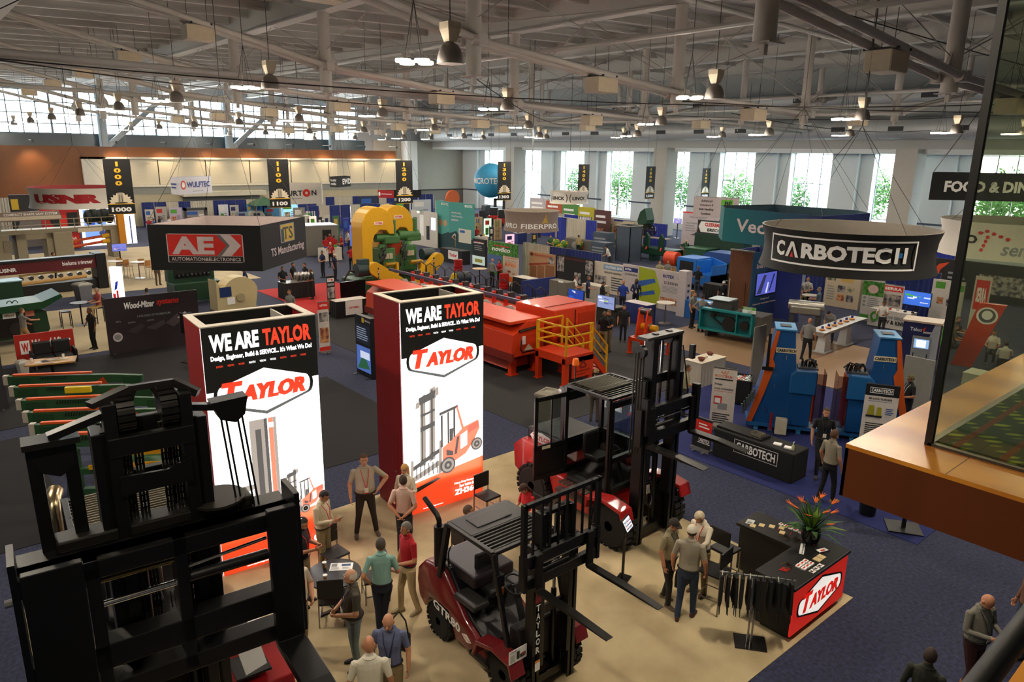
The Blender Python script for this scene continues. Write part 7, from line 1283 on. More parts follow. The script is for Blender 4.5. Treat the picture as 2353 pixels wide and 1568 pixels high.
t,L_,h_=panel('display_wall','white and lime display wall with blue screening machine picture','display wall',(1437,690),(1570,726),607,M('#bdb4b4',.7),[('R',.02,.82,.24,.93,NAVY),('T','ROTEX',.04,.85,.14,.9,PRW,{'b':.04}),('T','SCREENERS',.04,.72,.23,.77,ink),('P',[(.26,0),(.55,0),(.6,.45),(.5,.95),(.26,1)],M('#9aa81e',.6)),('P',[(.22,.6),(.5,.75),(.52,.65),(.25,.45)],blu),('P',[(.25,.3),(.5,.45),(.52,.35),(.27,.22)],blu),('T','ROTEX',.62,.82,.78,.9,M('#1a2a70',.6),{'b':.05}),('T','GROUP',.82,.82,.93,.88,PRG),('T','SCREENING',.64,.66,.9,.73,ink),('L',.62,.45,.92,.62,5,PRG),('R',.6,.15,.7,.32,photo3),('R',.71,.15,.8,.32,photo3),('R',.81,.15,.91,.32,photo3)],.1,'Y')
panel('side_banner','narrow white side panel with vertical lettering at the end of the lime wall','display panel',(1571,730),(1583,727),625,M('#bdb4b8',.7),[('R',.3,.12,.7,.45,M('#1a2a70',.6)),('E',.5,.35,.15,.03,grn),('L',.3,.5,.7,.75,2,ink)],.5,'X')
cloth_table('black and white topped table with navy skirt end before the crate display',(1176,670),(1214,678),645,.8,M('#131316',.8),None,'Y',M('#c4bcb0',.6),.9);cloth_table('navy skirted counter beside the black table',(1215,688),(1262,670),655,.15,NAVY,None,'X',NAVY,.95)
cloth_table('navy draped counter with blue parts trays by the lime wall',(1435,735),(1482,748),700,.7,NAVY,None,'Y',M('#c4bcc0',.6),.95);cloth_table('white draped counter before the cream display wall',(1335,690),(1380,700),660,.7,M('#b9b2a4',.7),None,'Y',None,.95)
q=G(1488,690,1.05);round_table('high_table','white high round table before the lime display wall',q.x+.3,q.y-.9,.45,1.05,M('#d8d2c8',.4),STEEL,.3,0);q=G(1102,617,1.0);round_table('high_table','cream round table in front of the black novelty display',q.x,q.y,.45,1.0,M('#c4ae92',.5),BLACK,.3,0)
for k in range(2):
    g_=G(1053+105*k,628+36*k);t=th('barrel_stand','red ribbed drum, %s'%('beside the black display stand','beside the roll up banner')[k],'drum',(g_.x,g_.y,.012));MB().lathe([(.001,0),(.3,0),(.32,.1),(.29,.12),(.32,.3),(.29,.32),(.32,.5),(.29,.52),(.3,.9),(.001,.9)],n=18).build('drum_body',M('#b01c18',.45),t,smooth=True);MB().lathe([(.001,.9),(.29,.9),(.29,.93),(.001,.93)],n=18).build('drum_lid',M('#8a1614',.45),t)
g_=G(1060,600);cloth_table('black draped counter with white sign right of the yellow arm',(1010,600),(1062,610),575,.8,M('#151517',.8),[('R',.4,.3,.85,.95,PRW),('T','Timber',.45,.5,.8,.75,PRR,{'b':.04})],'Y',None,1.0)
# teal cube booth
t,L_,h_=panel('cube_booth','tall teal cube booth with pale lettering','booth',(1030,575),(1091,585),470,M('#3f8f88',.7),[('T','MICROTEC',.65,.92,.95,.97,PRW),('T','Award-winning',.1,.76,.5,.81,lav),('T','wood scanning',.1,.69,.55,.74,lav),('T','solutions',.1,.62,.38,.67,lav),('P',[(0,0),(1,0),(1,.3),(.6,.22),(.3,.42),(0,.35)],M('#163a3c',.7)),('R',.4,.2,.9,.48,M('#c8c4b4',.6)),('R',.45,.4,.65,.45,blu)],.1,'Y',4.0)
p0=t.location;o=MB().bx(-1.9,0,0,.08,0,4.0).build('side_wall',M('#4a9a92',.7),t);pr(t,flat((-1.9,0,0),(1.9,0,0),(0,0,4.0)),[('P',[(0,0),(1,0),(1,.38),(.4,.3),(0,.35)],M('#163a3c',.7)),('T','MICROTEC',.4,.92,.95,.97,PRW),('E',.35,.55,.15,.07,M('#a8825a',.6)),('E',.7,.55,.15,.07,M('#b8926a',.6))]);o.rotation_euler=(0,0,0)
panel('display_wall','white display wall with black framed pictures behind the band saw','display wall',(950,560),(1000,572),500,M('#c4beb4',.6),[('R',.1,.5,.25,.8,PRK),('R',.35,.3,.5,.9,PRW),('R',.6,.2,.72,.6,PRK),('R',.78,.5,.95,.85,M('#dfe4ff',.4,emit=.8,var=0)),('E',.3,.96,.05,.03,lbw)],.1,'Y',3.0)
# linck booth, plants, grey tower
t=drape('blue and white drape booth below the white oval sign',(1280,565),(1352,580),512,M('#2a3a9a',.8),DRW,'Y',2.6,'1221');panel('display_wall','display wall with sawn timber photo in the blue drape booth','display wall',(1300,562),(1336,570),525,M('#a8884e',.6),[('R',0,.55,1,1,M('#8ab0c8',.6)),('P',[(0,.1),(1,.4),(1,.55),(0,.5)],M('#c8a868',.6))],.08,'Y')
t,L_,h_,dp=cloth_table('grey counter with log ends on top before the drape booth',(1285,575),(1342,585),552,.7,M('#5a5650',.6),[('E',.4,.5,.12,.3,PRG),('T','SAB',.55,.3,.75,.6,PRR)],'Y',M('#6a665e',.5),1.0);t.location.x+=.7
for k,(px,py)in enumerate(((1277,575),(1295,578),(1285,588),(1331,580))):
    g_=G(px,py);t=th('flower_pot','potted yellow flowers near the grey counter, %s'%('far left','second','front','right end')[k],'plant',(g_.x,g_.y,.012),0,'potted yellow flowers');MB().lathe([(.001,0),(.18,0),(.22,.35),(.001,.35)],n=12).build('pot',M('#3a3228',.7),t);MB().ell((0,0,.6),.35,.35,.32,10,7).build('foliage',M('#4a7a24',.8,var=.3,scale=20),t,smooth=True)
    b=MB();r_=random.Random(k)
    for j in range(14):a,e=r_.uniform(0,6.28),r_.uniform(.1,1.4);b.ell((.33*math.cos(a)*math.cos(e),.33*math.sin(a)*math.cos(e),.6+.32*math.sin(e)),.06,.06,.05,6,4)
    b.build('blossoms',M('#d8a81c',.6),t)
t=th('grey_tower','tall slate grey square display tower','display tower',(42.4,37.6,.012),-math.pi/2)
for a in((0,1.4,0,.05),(0,.05,0,1.4),(1.35,1.4,0,1.4),(0,1.4,1.35,1.4)):MB().bx(*a,0,2.75).build('tower_side',M('#3c4654',.6),t)
MB().bx(-.03,1.43,-.03,0,2.7,2.78).bx(-.03,1.43,1.4,1.43,2.7,2.78).bx(-.03,0,0,1.4,2.7,2.78).bx(1.4,1.43,0,1.4,2.7,2.78).build('tower_rim',M('#9a9284',.5),t)
for k in range(2):panel('display_tower','slate grey display block with pale print left of the grey tower, %s'%('lower','upper')[k],'display tower',(1357+8*k,600-18*k),(1388+2*k,606-18*k),555-22*k,M('#3f4a58',.6),[('L',.1,.5,.9,.8,2,PRG)]+([('R',0,.05,.6,.4,M('#a8c0e0',.4,emit=.6,var=0))]if k==0 else[]),.9,'Y')
for k in range(4):panel('poster_board','poster board with machine photos near the drape booth, %s from left'%('first','second','third','fourth')[k],'poster',(1362+23*k,556+6*k),(1381+23*k,560+6*k),500+8*(k>1),M('#bcae92',.6),[('R',.1,.5,.9,.8,(photog,photog,photo3,photo3)[k]),('R',.1,.1,.9,.4,photo1)],.05,'Y')
drape('long blue drape line before the tall windows',(1180,530),(1500,585),480,M('#2a3a9a',.8),DRW,'Y',2.4,'1121')
for k in range(5):panel('display_wall',('red and white','orange striped','green','yellow lettered','dark red machine photo')[k]+' display wall before the blue drape line','display wall',(1222+36*k,520+11*k),(1252+36*k,526+11*k),468+4*k,M(('#b8b0b4','#b04a1e','#4f8a3a','#c8b81c','#5a2a28')[k],.6),[('L',.1,.6,.9,.9,2,PRW),('R',.1,.1,.6,.5,(photo2,photo3,photog,photo2,photo3)[k])],.1,'Y',3.2)
# green loader machines
t=th('log_loader','dark green log loader with tall curved tines and clear dust hood','machine',(44.5,38.2,.012),-math.pi/2)
MB().bx(0,4.4,0,1.4,.5,1.0).build('loader_bed',DGRN,t,bevel=.05)
for k in range(3):MB().prism([(.3+1.4*k,1.0),(.8+1.4*k,1.0),(.75+1.4*k,1.9),(.5+1.4*k,2.2),(.35+1.4*k,1.8)],-.1,.1,'y').build('loader_tine',DGRN,t,fix=True);MB().cyl((.6+1.4*k,-.2,.9),(.6+1.4*k,.0,1.2),.06,n=8).build('red_cylinder',PRR,t)
MB().ell((1.2,.9,2.2),.75,.7,.55,14,8).build('clear_hood',acr,t,smooth=True);MB().prism([(.2,2.3),(.8,2.2),(1.0,3.0),(.7,3.9),(.25,3.6),(0,2.9)],1.0,1.9,'y').build('chute',DGRN,t,fix=True);MB().bx(.3,3.4,.4,1.2,1.7,1.75).build('tray',M('#9a8a84',.5),t)
for x in(.2,2.2,4.1):MB().bx(x-.15,x+.15,.2,1.2,0,.5).build('leg',DGRN,t)
t=th('orange_drum','orange drum roller on a green motor skid','machine',(40.6,31.6,.012),-math.pi/2+.1);MB().cyl((0,.5,1.0),(.9,.5,1.0),.5,n=20).build('drum',M('#d0421a',.45),t,smooth=True);MB().cyl((1.0,.5,.8),(2.4,.5,.8),.42,n=18).build('motor',DGRN,t,smooth=True);MB().bx(-.3,2.6,0,1.0,.15,.4).build('skid',M('#9a7a4a',.7),t);MB().bx(-.2,2.5,.1,.9,0,.15).build('pallet',M('#a8844e',.8),t)
t=th('green_shed','large dark green machine cabin with grey door','machine',(46.6,33.4,.012),-math.pi/2);MB().bx(0,6.2,0,2.2,0,2.3).build('cabin',M('#123526',.55),t,bevel=.03);MB().bx(5.0,5.6,-.02,0,.2,2.1).build('door',M('#8a8a84',.5),t);MB().bx(4.3,4.8,-.02,0,1.2,2.0).build('window',M('#20404a',.2),t);MB().bx(.2,3.2,0,.1,2.3,3.3).build('sign_board',M('#22242a',.5),t);pr(t,front(.2,3.2,2.3,3.3),[('P',[(.1,.1),(.9,.1),(.97,.5),(.9,.9),(.1,.9),(.03,.5)],PRW),('T','CLEEREMAN',.22,.55,.78,.82,PRR,{'b':.06}),('T','BRECO',.3,.18,.7,.42,PRK,{'b':.05})]);MB().bx(3.4,4.8,.3,1.2,2.3,2.7).build('crate',M('#a07a4a',.7),t);MB().bx(.4,2.2,-1.6,-.1,.3,1.3).build('side_cabinet',M('#1a4a34',.5),t,bevel=.03);MB().bx(.35,2.25,-1.65,-.05,1.3,1.35).build('cabinet_top',M('#3f6a52',.45),t)
t=th('blue_trailer','blue wheeled hopper trailer machine','machine',(39.2,28.2,.012),-math.pi/2);MB().prism([(.2,.9),(3.4,1.7),(3.6,2.1),(1.2,2.1),(.2,1.4)],0,1.5,'y').build('hopper',M('#23488a',.5),t,fix=True);MB().bx(-1.2,.6,.2,1.3,.3,1.2).build('engine_box',M('#23488a',.5),t,bevel=.04);tyre(t,2.6,-.1,.45,.3,DGREY);MB().bx(.4,3.4,.3,1.2,.45,.7).build('axle_frame',DGREY,t)
for x,m_ in((2.6,RUB),):MB().cyl((x,1.45,.45),(x,1.7,.45),.45,n=20).build('tyre',m_,t,smooth=True)
t=th('blue_baler','bright blue open framed machine behind the lime wall','machine',(36.9,27.6,.012),-math.pi/2);t.scale.x=.72;MB().bx(0,3.6,0,1.6,.4,1.0).build('frame',M('#1560b0',.45),t);MB().bx(0,2.0,0,1.6,1.0,1.9).build('housing',M('#1a6ac0',.45),t,bevel=.04);MB().bx(.3,1.7,-.02,0,.5,1.7).build('opening',M('#101218',.5),t);MB().prism([(2.0,1.0),(3.6,1.0),(3.6,1.6),(2.0,1.9)],1.5,1.6,'y').build('side_sheet',M('#1a70d0',.45),t,fix=True);MB().bx(2.05,2.15,0,1.6,1.0,1.8).build('upright',M('#1a70d0',.45),t);MB().bx(3.5,3.6,0,1.6,.4,1.6).build('upright',M('#1a70d0',.45),t);pr(t,front(.6,1.6,.45,.8,-.03),[('R',0,0,1,1,M('#2a1f6a',.6)),('T','SMART',.1,.2,.9,.6,PRW)])
for x in(.2,3.4):MB().bx(x-.12,x+.12,.1,1.5,0,.4).build('leg',M('#1560b0',.45),t)
rollup('pale blue blank banner panel beside the blue trailer',(1634,640),(1648,643),577,M('#a8b4c0',.6),[],'Y');
t=th('lounge_chair','black lounge armchair near the bark tower, left one','chair',(36.7,23.4,.012),-.7)
def armchair(t):MB().bx(-.4,.4,-.35,.35,.2,.48).build('seat',BLACK,t,bevel=.06);MB().bx(-.4,.4,.25,.42,.3,.95).build('backrest',BLACK,t,bevel=.06);MB().bx(-.5,-.38,-.35,.4,.1,.65).build('armrest',BLACK,t,bevel=.04);MB().bx(.38,.5,-.35,.4,.1,.65).build('armrest',BLACK,t,bevel=.04);MB().bx(-.35,.35,-.3,.3,.0,.2).build('base',DGREY,t)
armchair(t);t=th('lounge_chair','black lounge armchair near the bark tower, right one','chair',(38.0,22.4,.012),-2.0);armchair(t)
t,L_,h_,dp=cloth_table('bright blue draped table with papers near the bark tower',(1567,728),(1625,742),688,.9,M('#1f5fa8',.8),None,'Y',M('#3f86c8',.7),.9);p0=t.location
for k in range(3):flatthing('leaflet','leaflet on the bright blue table, %s'%('left','middle','right')[k],'leaflet',p0.x+.4,p0.y-.4-.45*k,.25,.2,.915,PRW,.3,.006)
t,L_,h_,dp=cloth_table('black draped high table in front of the armchairs',(1618,690),(1650,700),655,.7,M('#101012',.85),None,'Y',None,1.0)
g_=G(1570,700);t=th('wood_counter','wooden top counter with papers behind the lime wall end','counter',(31.5,24.6,.012),-math.pi/2);MB().bx(0,1.9,0,.6,.95,1.02).build('counter_top',M('#b8863e',.5),t);MB().bx(0,.1,0,.6,0,.95).bx(1.8,1.9,0,.6,0,.95).build('counter_leg',M('#a8763a',.6),t);MB().bx(.1,1.8,.3,.35,.2,.95).build('back_panel',M('#5a2a24',.6),t)
# right distance boards
panel('display_wall','white display wall with red trim and text by the windows','display wall',(1572,560),(1638,572),497,M('#b9aeb2',.7),[('R',0,.96,1,1,PRR),('T','TRADE SHOW POLICY',.2,.82,.7,.88,ink2),('L',.1,.4,.45,.7,4,PRG),('L',.55,.4,.9,.7,4,PRG),('T','BOOTH',.4,.2,.6,.27,PRR)],.1,'Y',3.0)
panel('display_wall','white display wall reading stop half behind the teal sign','display wall',(1640,562),(1690,572),502,M('#b9aeb2',.7),[('R',0,.95,1,1,PRR),('T','STOP',.1,.7,.6,.85,PRK,{'b':.04})],.1,'Y',2.8)
panel('display_wall','navy display wall with green and white heading','display wall',(1618,572),(1672,582),520,M('#2a2f6a',.7),[('T','RegalRexnord',.15,.7,.9,.86,PRW),('L',.05,.5,.9,.6,1,PRW),('R',0,0,.04,1,grn)],.1,'Y',2.3)
tv('monitor on tall black stand before the window',1554,548,508,21,('#8a80c8','#d8d0f0','#4a4070','#c8c04a'),-math.pi/2)
panel('display_wall','navy display wall with machine photos right of the green cabin','display wall',(1710,605),(1762,617),545,M('#22286a',.7),[('R',.1,.4,.6,.75,photo2),('L',.1,.78,.6,.95,3,PRW),('R',.65,.3,.95,.95,M('#c8c8b8',.6))],.1,'Y',2.4)
# ---- far rows of drape and boards along the end wall
drape('long blue and white drape row along the far end wall',(330,492),(1000,480),466,NAVY,DRW,'X',2.6,'1121221')
drape('blue and white drape row behind the shape saw',(-60,530),(60,525),470,NAVY,DRW,'X',3.4,'1221')
drape('blue and grey drape aisle wall right of the 1000 banner',(200,518),(310,560),480,NAVY,DRW,'Y',2.4,'12')
drape('navy drape row behind the red shirted group',(700,528),(960,520),490,NAVY,DRW,'X',2.5,'121')
FB=[(345,505,20,482,'#b8b0a0','cream'),(372,505,26,476,'#a8a098','grey'),(405,502,30,478,'#b4a4b8','lilac'),(515,500,22,471,'#c8ccd4','white and blue'),(540,498,20,472,'#a8a4a0','pale grey'),(576,500,14,471,'#4a9ac8','sky blue'),(598,500,14,471,'#4a94c0','light blue'),(626,508,34,478,'#4a8aa8','teal blue'),(668,512,48,468,'#8fc8e8','glowing blue'),(780,515,14,475,'#b8a898','photo covered'),(800,512,26,476,'#f0f0f8','lit white'),(818,518,12,476,'#d84a7a','pink'),(850,505,60,452,'#1c2440','dark navy'),(880,515,30,468,'#28344e','night blue'),(925,520,46,462,'#1a1a22','black'),(970,512,60,460,'#b4b8bc','silver'),(1010,508,26,462,'#a8b0b4','frosted'),(300,528,26,498,'#e8ecf4','bright white'),(450,512,60,484,'#8f8a88','drab grey'),(735,522,40,482,'#b4b0a4','stone coloured'),(700,540,20,492,'#8a8478','taupe'),(655,540,26,500,'#a8a090','sand coloured')]
for k,(px,py,w,ty,c_,nm)in enumerate(FB):
    em=1.0 if nm in('glowing blue','lit white','bright white')else 0
    panel('display_wall','%s display wall in the far booth rows'%nm,'display wall',(px-w/2,py),(px+w/2,py),ty,M(c_,.6,emit=em,var=.03),[('R',.1,.7,.6,.9,M(pcol[k%6],.6,var=0)),('R',.15,.15,.5,.55,(photo1,photo2,photo3,photog)[k%4]),('L',.55,.2,.92,.6,4,ink2)],.1,'X')
for k,(px,py,w,h_,c_,nm)in enumerate(((455,535,50,2.4,'#3a3c3e','black portal frame'),(600,515,60,1.4,'#8f9088','pale grey'),(715,545,22,2.0,'#b9b2a0','ivory'),(750,545,26,1.6,'#6a665c','olive grey'),(870,530,40,1.8,'#c8ccd0','white'),(905,535,30,2.1,'#7a2a24','rust red'),(1150,500,30,2.4,'#1c1e22','black forklift mast'),(1125,502,28,1.6,'#24262a','charcoal'),(640,548,30,1.5,'#77726a','brown grey'))):
    g_=G(px,py);wm=w*(g_-Vector((0,0,CZ))).dot(CF)/FPX;t=th('sawmill_machine','%s machine in the far booth rows'%nm,'machine',(g_.x-wm/2,g_.y,.012));m_=M(c_,.5)
    if 'portal' in nm or 'mast' in nm:
        for x in(0,wm-.2):MB().bx(x,x+.2,0,.4,0,h_).build('upright',m_,t)
        MB().bx(0,wm,0,.4,h_-.25,h_).build('crossbeam',m_,t);MB().bx(.1,wm-.1,.1,1.0,.2,.9).build('machine_bed',M('#8a7a4a',.5),t)
    else:MB().bx(0,wm,0,1.2,.2,h_*.6).build('machine_bed',m_,t,bevel=.05);MB().prism([(wm*.1,h_*.6),(wm*.7,h_*.6),(wm*.6,h_),(wm*.2,h_)],.1,1.0,'y').build('machine_head',m_,t,fix=True);MB().cyl((wm*.75,.2,h_*.7),(wm*.95,.2,h_*.7),.2,n=10).build('motor',DGREY,t);MB().bx(wm*.25,wm*.5,.08,.1,h_*.65,h_*.85).build('window',M('#20262c',.3),t)
    MB().bx(.05,.25,0,1.0,0,.2).bx(wm-.25,wm-.05,0,1.0,0,.2).build('skid',DGREY,t)
t=th('booth_shed','grey metal machine enclosure with dark doorway beside the red shirted group','machine',(G(702,590).x,G(702,590).y,.012),-.2);MB().bx(0,2.6,0,2.2,0,2.3).build('enclosure',M('#7d7a72',.5,.2),t,bevel=.03);MB().bx(-.05,2.65,-.05,2.25,2.3,2.36).build('enclosure_top',M('#b4bcc8',.4),t);MB().bx(1.4,2.1,-.02,0,.9,2.0).build('doorway',BLACK,t)
t=th('canopy_tent','dark green canopy roof peeking over the black hanging sign','tent',tuple(G(610,512)),0);MB().add([(-1.6,-1.6,2.0),(1.6,-1.6,2.0),(1.6,1.6,2.0),(-1.6,1.6,2.0),(0,0,2.9)],[(0,1,4),(1,2,4),(2,3,4),(3,0,4),(3,2,1,0)]).build('canopy',M('#1f4a2e',.7),t)
for x in(-1.5,1.5):
    for y in(-1.5,1.5):MB().cyl((x,y,0),(x,y,2.0),.03,n=6).build('tent_pole',STEEL,t)
t=th('spoked_wheel_machine','big orange spoked wheel standing above the far booths','machine',tuple(D(1040,505,68)*Vector((1,1,0))if False else(G(1040,500).x,G(1040,500).y,.012)),0);MB().lathe([(.75,-.15),(1.0,-.15),(1.0,.15),(.75,.15)],(0,0,2.4),28,'y').build('wheel_rim',M('#c85a14',.5),t);MB().bar((-.8,0,2.4),(.8,0,2.4),.2).bar((0,0,1.6),(0,0,3.2),.2).build('wheel_spokes',M('#a84a12',.5),t);MB().bx(-.3,.3,-.3,.3,0,1.5).build('wheel_stand',DGREY,t)
t=th('vending_cooler','black double door drinks cooler with red header by the windows','cooler',(55.5,20.4,.012),-math.pi/2);MB().bx(0,1.9,0,.8,0,2.1).build('cooler_body',M('#141416',.5),t);MB().bx(0,1.9,-.03,0,1.75,2.1).build('header',M('#b81c1c',.5,emit=.3),t)
for k in range(2):MB().bx(.08+.92*k,.9+.92*k,-.03,0,.2,1.7).build('glass_door',M('#9ab8d0',.2,emit=.4),t)
drape('bright blue drape before the drinks cooler',(2085,655),(2175,668),608,M('#26369a',.8),M('#26369a',.8),'Y',2.4)
panel('display_wall','black display wall with orange crescent logo near the glass','display wall',(2145,668),(2350,715),622,M('#1c1a1a',.6),[('P',[(.02,.55),(.1,.85),(.2,.92),(.12,.7),(.1,.5),(.12,.35)],M('#d8471c',.6)),('L',.2,.45,.4,.7,2,PRG),('R',.5,.2,.95,.7,photo2)],.1,'Y',2.2)
panel('feather_flag','white teardrop flag with red SERRA lettering seen through the glass','flag',(2215,800),(2250,808),600,M('#c8c2b8',.6),[('R',.1,.55,.9,.95,PRR),('T','SERRA',.2,.65,.8,.85,PRW,{'b':.05}),('R',.2,.1,.8,.4,photo2)],.03,'Y',3.2)
cloth_table('white draped table with seated visitors seen through the glass',(2205,905),(2300,930),840,.9,M('#a8a89a',.7),None,'Y',M('#b8b8aa',.6),.8)
t=th('slanted_sign','second orange slanted sign with white ring seen through the glass','sign',(30.2,7.1,.012),-math.pi/2+.2);MB().prism([(0,0),(.55,0),(1.2,2.5),(.5,2.5)],0,.25,'y').build('sign_body',M('#c8401c',.45),t,fix=True);pr(t,lambda s,tt,d:Vector((s*1.2,-d,tt*2.5)),[('E',.62,.82,.22,.12,PRW),('E',.62,.82,.17,.095,M('#5a5a5e',.5))],off=.006)
# ---- more booths behind the band saw and round the ball sign
FB2=[(722,552,20,498,'#e8d8c4','peach lit',1),(738,556,12,500,'#1a1614','dark edged',0),(754,556,16,496,'#c0b8a8','cream fabric',0),(775,560,18,497,'#3a6a3a','green bordered',0),(798,566,18,502,'#26308a','royal blue cloth',0),(812,572,14,518,'#4a6ad0','blue screen',1),(716,530,26,486,'#d8d4c8','white cabinet',0),(690,528,34,478,'#8a867c','stone grey',0),(838,540,30,486,'#b4aa98','linen',0),(788,520,26,490,'#5a3ab8','purple screen',1),
 (1100,540,26,500,'#b09a78','slatted timber',0),(1121,545,24,503,'#cfe8d0','mint lit',1),(1144,552,26,505,'#c8b08c','pale timber',0),(1130,565,14,523,'#141416','slim black',0),(1172,575,30,540,'#e8b8d0','pink and white lit',1),(1228,575,16,537,'#16181c','black product',0),(1090,525,26,492,'#8a2a24','brick red',0),(1175,515,30,482,'#a8a49c','ash grey',0),(1212,535,36,498,'#9aa0a8','cool grey',0),(470,520,30,490,'#a89c8c','buff',0),(560,520,30,488,'#7a8a94','steel blue',0)]
for k,(px,py,w,ty,c_,nm,em)in enumerate(FB2):
    t,L_,h_=panel('display_wall','%s display panel in the crowded middle booths'%nm,'display wall',(px-w/2,py),(px+w/2,py),ty,M(c_,.6,emit=.8*em,var=.03),[('R',.12,.66,.7,.9,M(pcol[(k+2)%6],.6,var=0)),('R',.15,.12,.6,.5,(photo2,photo1,photo3,photog)[k%4]),('L',.65,.15,.92,.6,4,ink2)],.1,'X')
    if 'timber' in nm:[MB().bx(j*.25,j*.25+.12,-.05,0,0,h_).build('slat',M('#a88a60',.6),t)for j in range(int(L_/.25))]
for k,(px,py,w,d_,c_,nm)in enumerate(((765,600,60,.8,'#d8cfc0','ivory'),(824,560,40,.7,'#1d2456','navy'),(1015,560,30,.7,'#26262a','black'),(1110,570,34,.7,'#c8bca8','sand'),(1200,560,34,.7,'#22306e','deep blue'),(880,545,36,.7,'#1c1c20','charcoal'),(940,590,30,.7,'#b8b0a0','grey white'))):
    t,L_,h_,dp=cloth_table('%s draped counter in the crowded middle booths'%nm,(px-w/2,py),(px+w/2,py),py-25,d_,M(c_,.7),None,'X',M('#cfc6ba',.5),.95);q=t.location
    for j in range(3):o=MB().bx(-.1,.1,-.07,.07,0,.1+.05*j).build('product_box',M(pcol[(j+k)%6],.6));o.location=(q.x+L_*(.25+.25*j),q.y+.3,.965);tag(o,'%s product on the %s draped counter'%(('left','middle','right')[j],nm),'product')
for k,(px,py,c_,nm)in enumerate(((1140,498,'#a81c18','red'),(1160,505,'#a02018','scarlet'))):
    g_=G(px,py+20);t=th('compact_tractor','small %s loader tractor near the ball sign'%nm,'tractor',(g_.x,g_.y,.012),.8);m_=M(c_,.45);MB().bx(-.5,.5,-.9,.9,.5,1.1).build('tractor_body',m_,t,bevel=.05);MB().bx(-.4,.4,-.2,.7,1.1,2.0).build('cab',M('#1a1c20',.4),t,bevel=.04);MB().bx(-.8,.8,-1.6,-1.3,.2,.8).build('bucket',m_,t)
    for sx in(-1,1):
        for y,r in((-.6,.35),(.6,.45)):MB().cyl((sx*.5,y,r),(sx*.75,y,r),r,n=16).build('tyre',RUB,t,smooth=True)
# ================================================================== trees outside
tm=[M('#3f6a2c',.8,var=.3),M('#335f2a',.8,var=.3)]
for k,y in enumerate((20,27,35,42,50,57,66,74)):
    t=th('street_tree','leafy green tree outside the windows, number %s from the right'%('one','two','three','four','five','six','seven','eight')[k],'tree',(XW+9+2*(k%3),y+1.0,0));r_=random.Random(k)
    MB().tube([(0,0,0),(.1,0,2),(0,.1,4)],.15,8,rs=[.2,.15,.08]).build('trunk',M('#6a5a48',.9),t)
    b=MB();hh=4.8+1.6*r_.random()
    for j in range(1900):
        a,e,q=r_.uniform(0,6.28),r_.gauss(0,.5),r_.random()**.33;c_=Vector((q*2.9*math.cos(a)*math.cos(e),q*2.9*math.sin(a)*math.cos(e),hh*.68+q*3.4*math.sin(e)));u_=Vector((r_.gauss(0,1),r_.gauss(0,1),r_.gauss(0,1))).normalized()*.24;v_=u_.orthogonal().normalized()*.12
        b.add([c_-u_,c_+v_,c_+u_,c_-v_],[(0,1,2,3)])
    b.build('crown',tm[k%2],t)['kind']='stuff'
o=MB().bx(XW+1.5,XW+60,-10,100,-.2,0).build('ground_outside',M('#8f9488',.9));struct(o)
# ---- visitors in the foreground
K=dict(hi=True)
person('heavyset man in beige shirt and dark trousers, feet apart, one hand on hip',(835,1043),1.88,8,'#b0a590','#2a211e',0,'#5a3a22',arms=('down','hip'),legs='wide',fat=1.42,lany='#c8281f',shoes='#5b5046',**K)
_,hp,a=person('man in cream long sleeved shirt reading a phone beside the round table',(737,1123),1.76,55,'#cbbda2','#8a7a58',1,'#241a16',arms=('phone','down'),fat=1.15,look=28,long=True,lany='#c8281f',**K)
def phone(label,p,a,m=None):
    o=MB().bx(-.037,.037,-.004,.004,-.075,.075).build('phone',M('#15161a',.2));o.location=p;o.rotation_euler=(-.9,0,a);tag(o,label,'phone');return o
phone('dark phone held by the man in cream shirt',hp[0],a)
person('blonde curly haired woman in cream cardigan in front of the right tower',(930,1066),1.64,-25,'#d9cfb8','#20222a',2,'#c79a58','long',arms=('down','front'),woman=True,long=True,glasses=True,**K)
person('man in pale pink shirt with hands clasped behind his back',(926,1093),1.76,165,'#c9a898','#1d2028',1,'#3a2a20',arms=('back','back'),turn=20,**K)
person('grey haired man in red polo shirt and khaki trousers',(935,1199),1.8,-60,'#a81420','#b3a079',1,'#6f6a62',arms=('down','front'),legs='step',shoes='#9a8a68',**K)
person('man in pale teal polo shirt seen from behind',(874,1238),1.8,175,'#86b0a6','#1a2030',0,'#4a423a',arms=('front','pocket'),legs='cross',lany='#1f2a4a',**K)
person('white haired man in olive grey polo clasping his hands at the round table',(808,1308),1.76,-80,'#4a443a','#6f7f86',2,'#cfc6b6','fringe',arms=('front','front'),fat=1.25,lany='#1f2a4a',shoes='#141416',**K)
person('bald man in blue polo with black shoulder bag walking towards camera',(893,1404),1.82,-12,'#5b6484','#8f7f5c',0,'#7a5a44','bald',arms=('down','down'),look=18,lany='#1f2a4a',legs='step',**K)
bg=G(935,1490,1.0);t=th('shoulder_bag','black bag slung behind the bald man in blue polo','bag',(bg.x-.05,bg.y+.1,.95),.5);MB().bx(-.06,.06,-.16,.16,0,.3).build('bag_body',BLACK,t,bevel=.04);MB().tube([(0,-.14,.28),(0,-.1,.5),(0,0,.62),(0,.1,.5),(0,.14,.28)],.012,6).build('strap',BLACK,t)
person('bald man in white polo seen from behind at the bottom edge',(847,1466),1.84,178,'#d8d3c0','#3a3a3e',1,'#7a5a44','bald',lany='#c8281f',fat=1.1,**K)
_,hp,a=person('man in dark shirt with phone half hidden by the big fork',(688,1186),1.76,60,'#23242a','#8f7f5c',1,'#2a201a',arms=('phone','phone'),look=20,lany='#c8281f',**K);phone('phone held by the man in dark shirt behind the fork',hp[0],a)
person('man in pale checked shirt with badge half hidden by the big fork',(676,1278),1.78,40,'#c4b8a4','#8a7a58',0,'#5a4634',arms=('down','front'),lany='#c8281f',fat=1.2,**K)
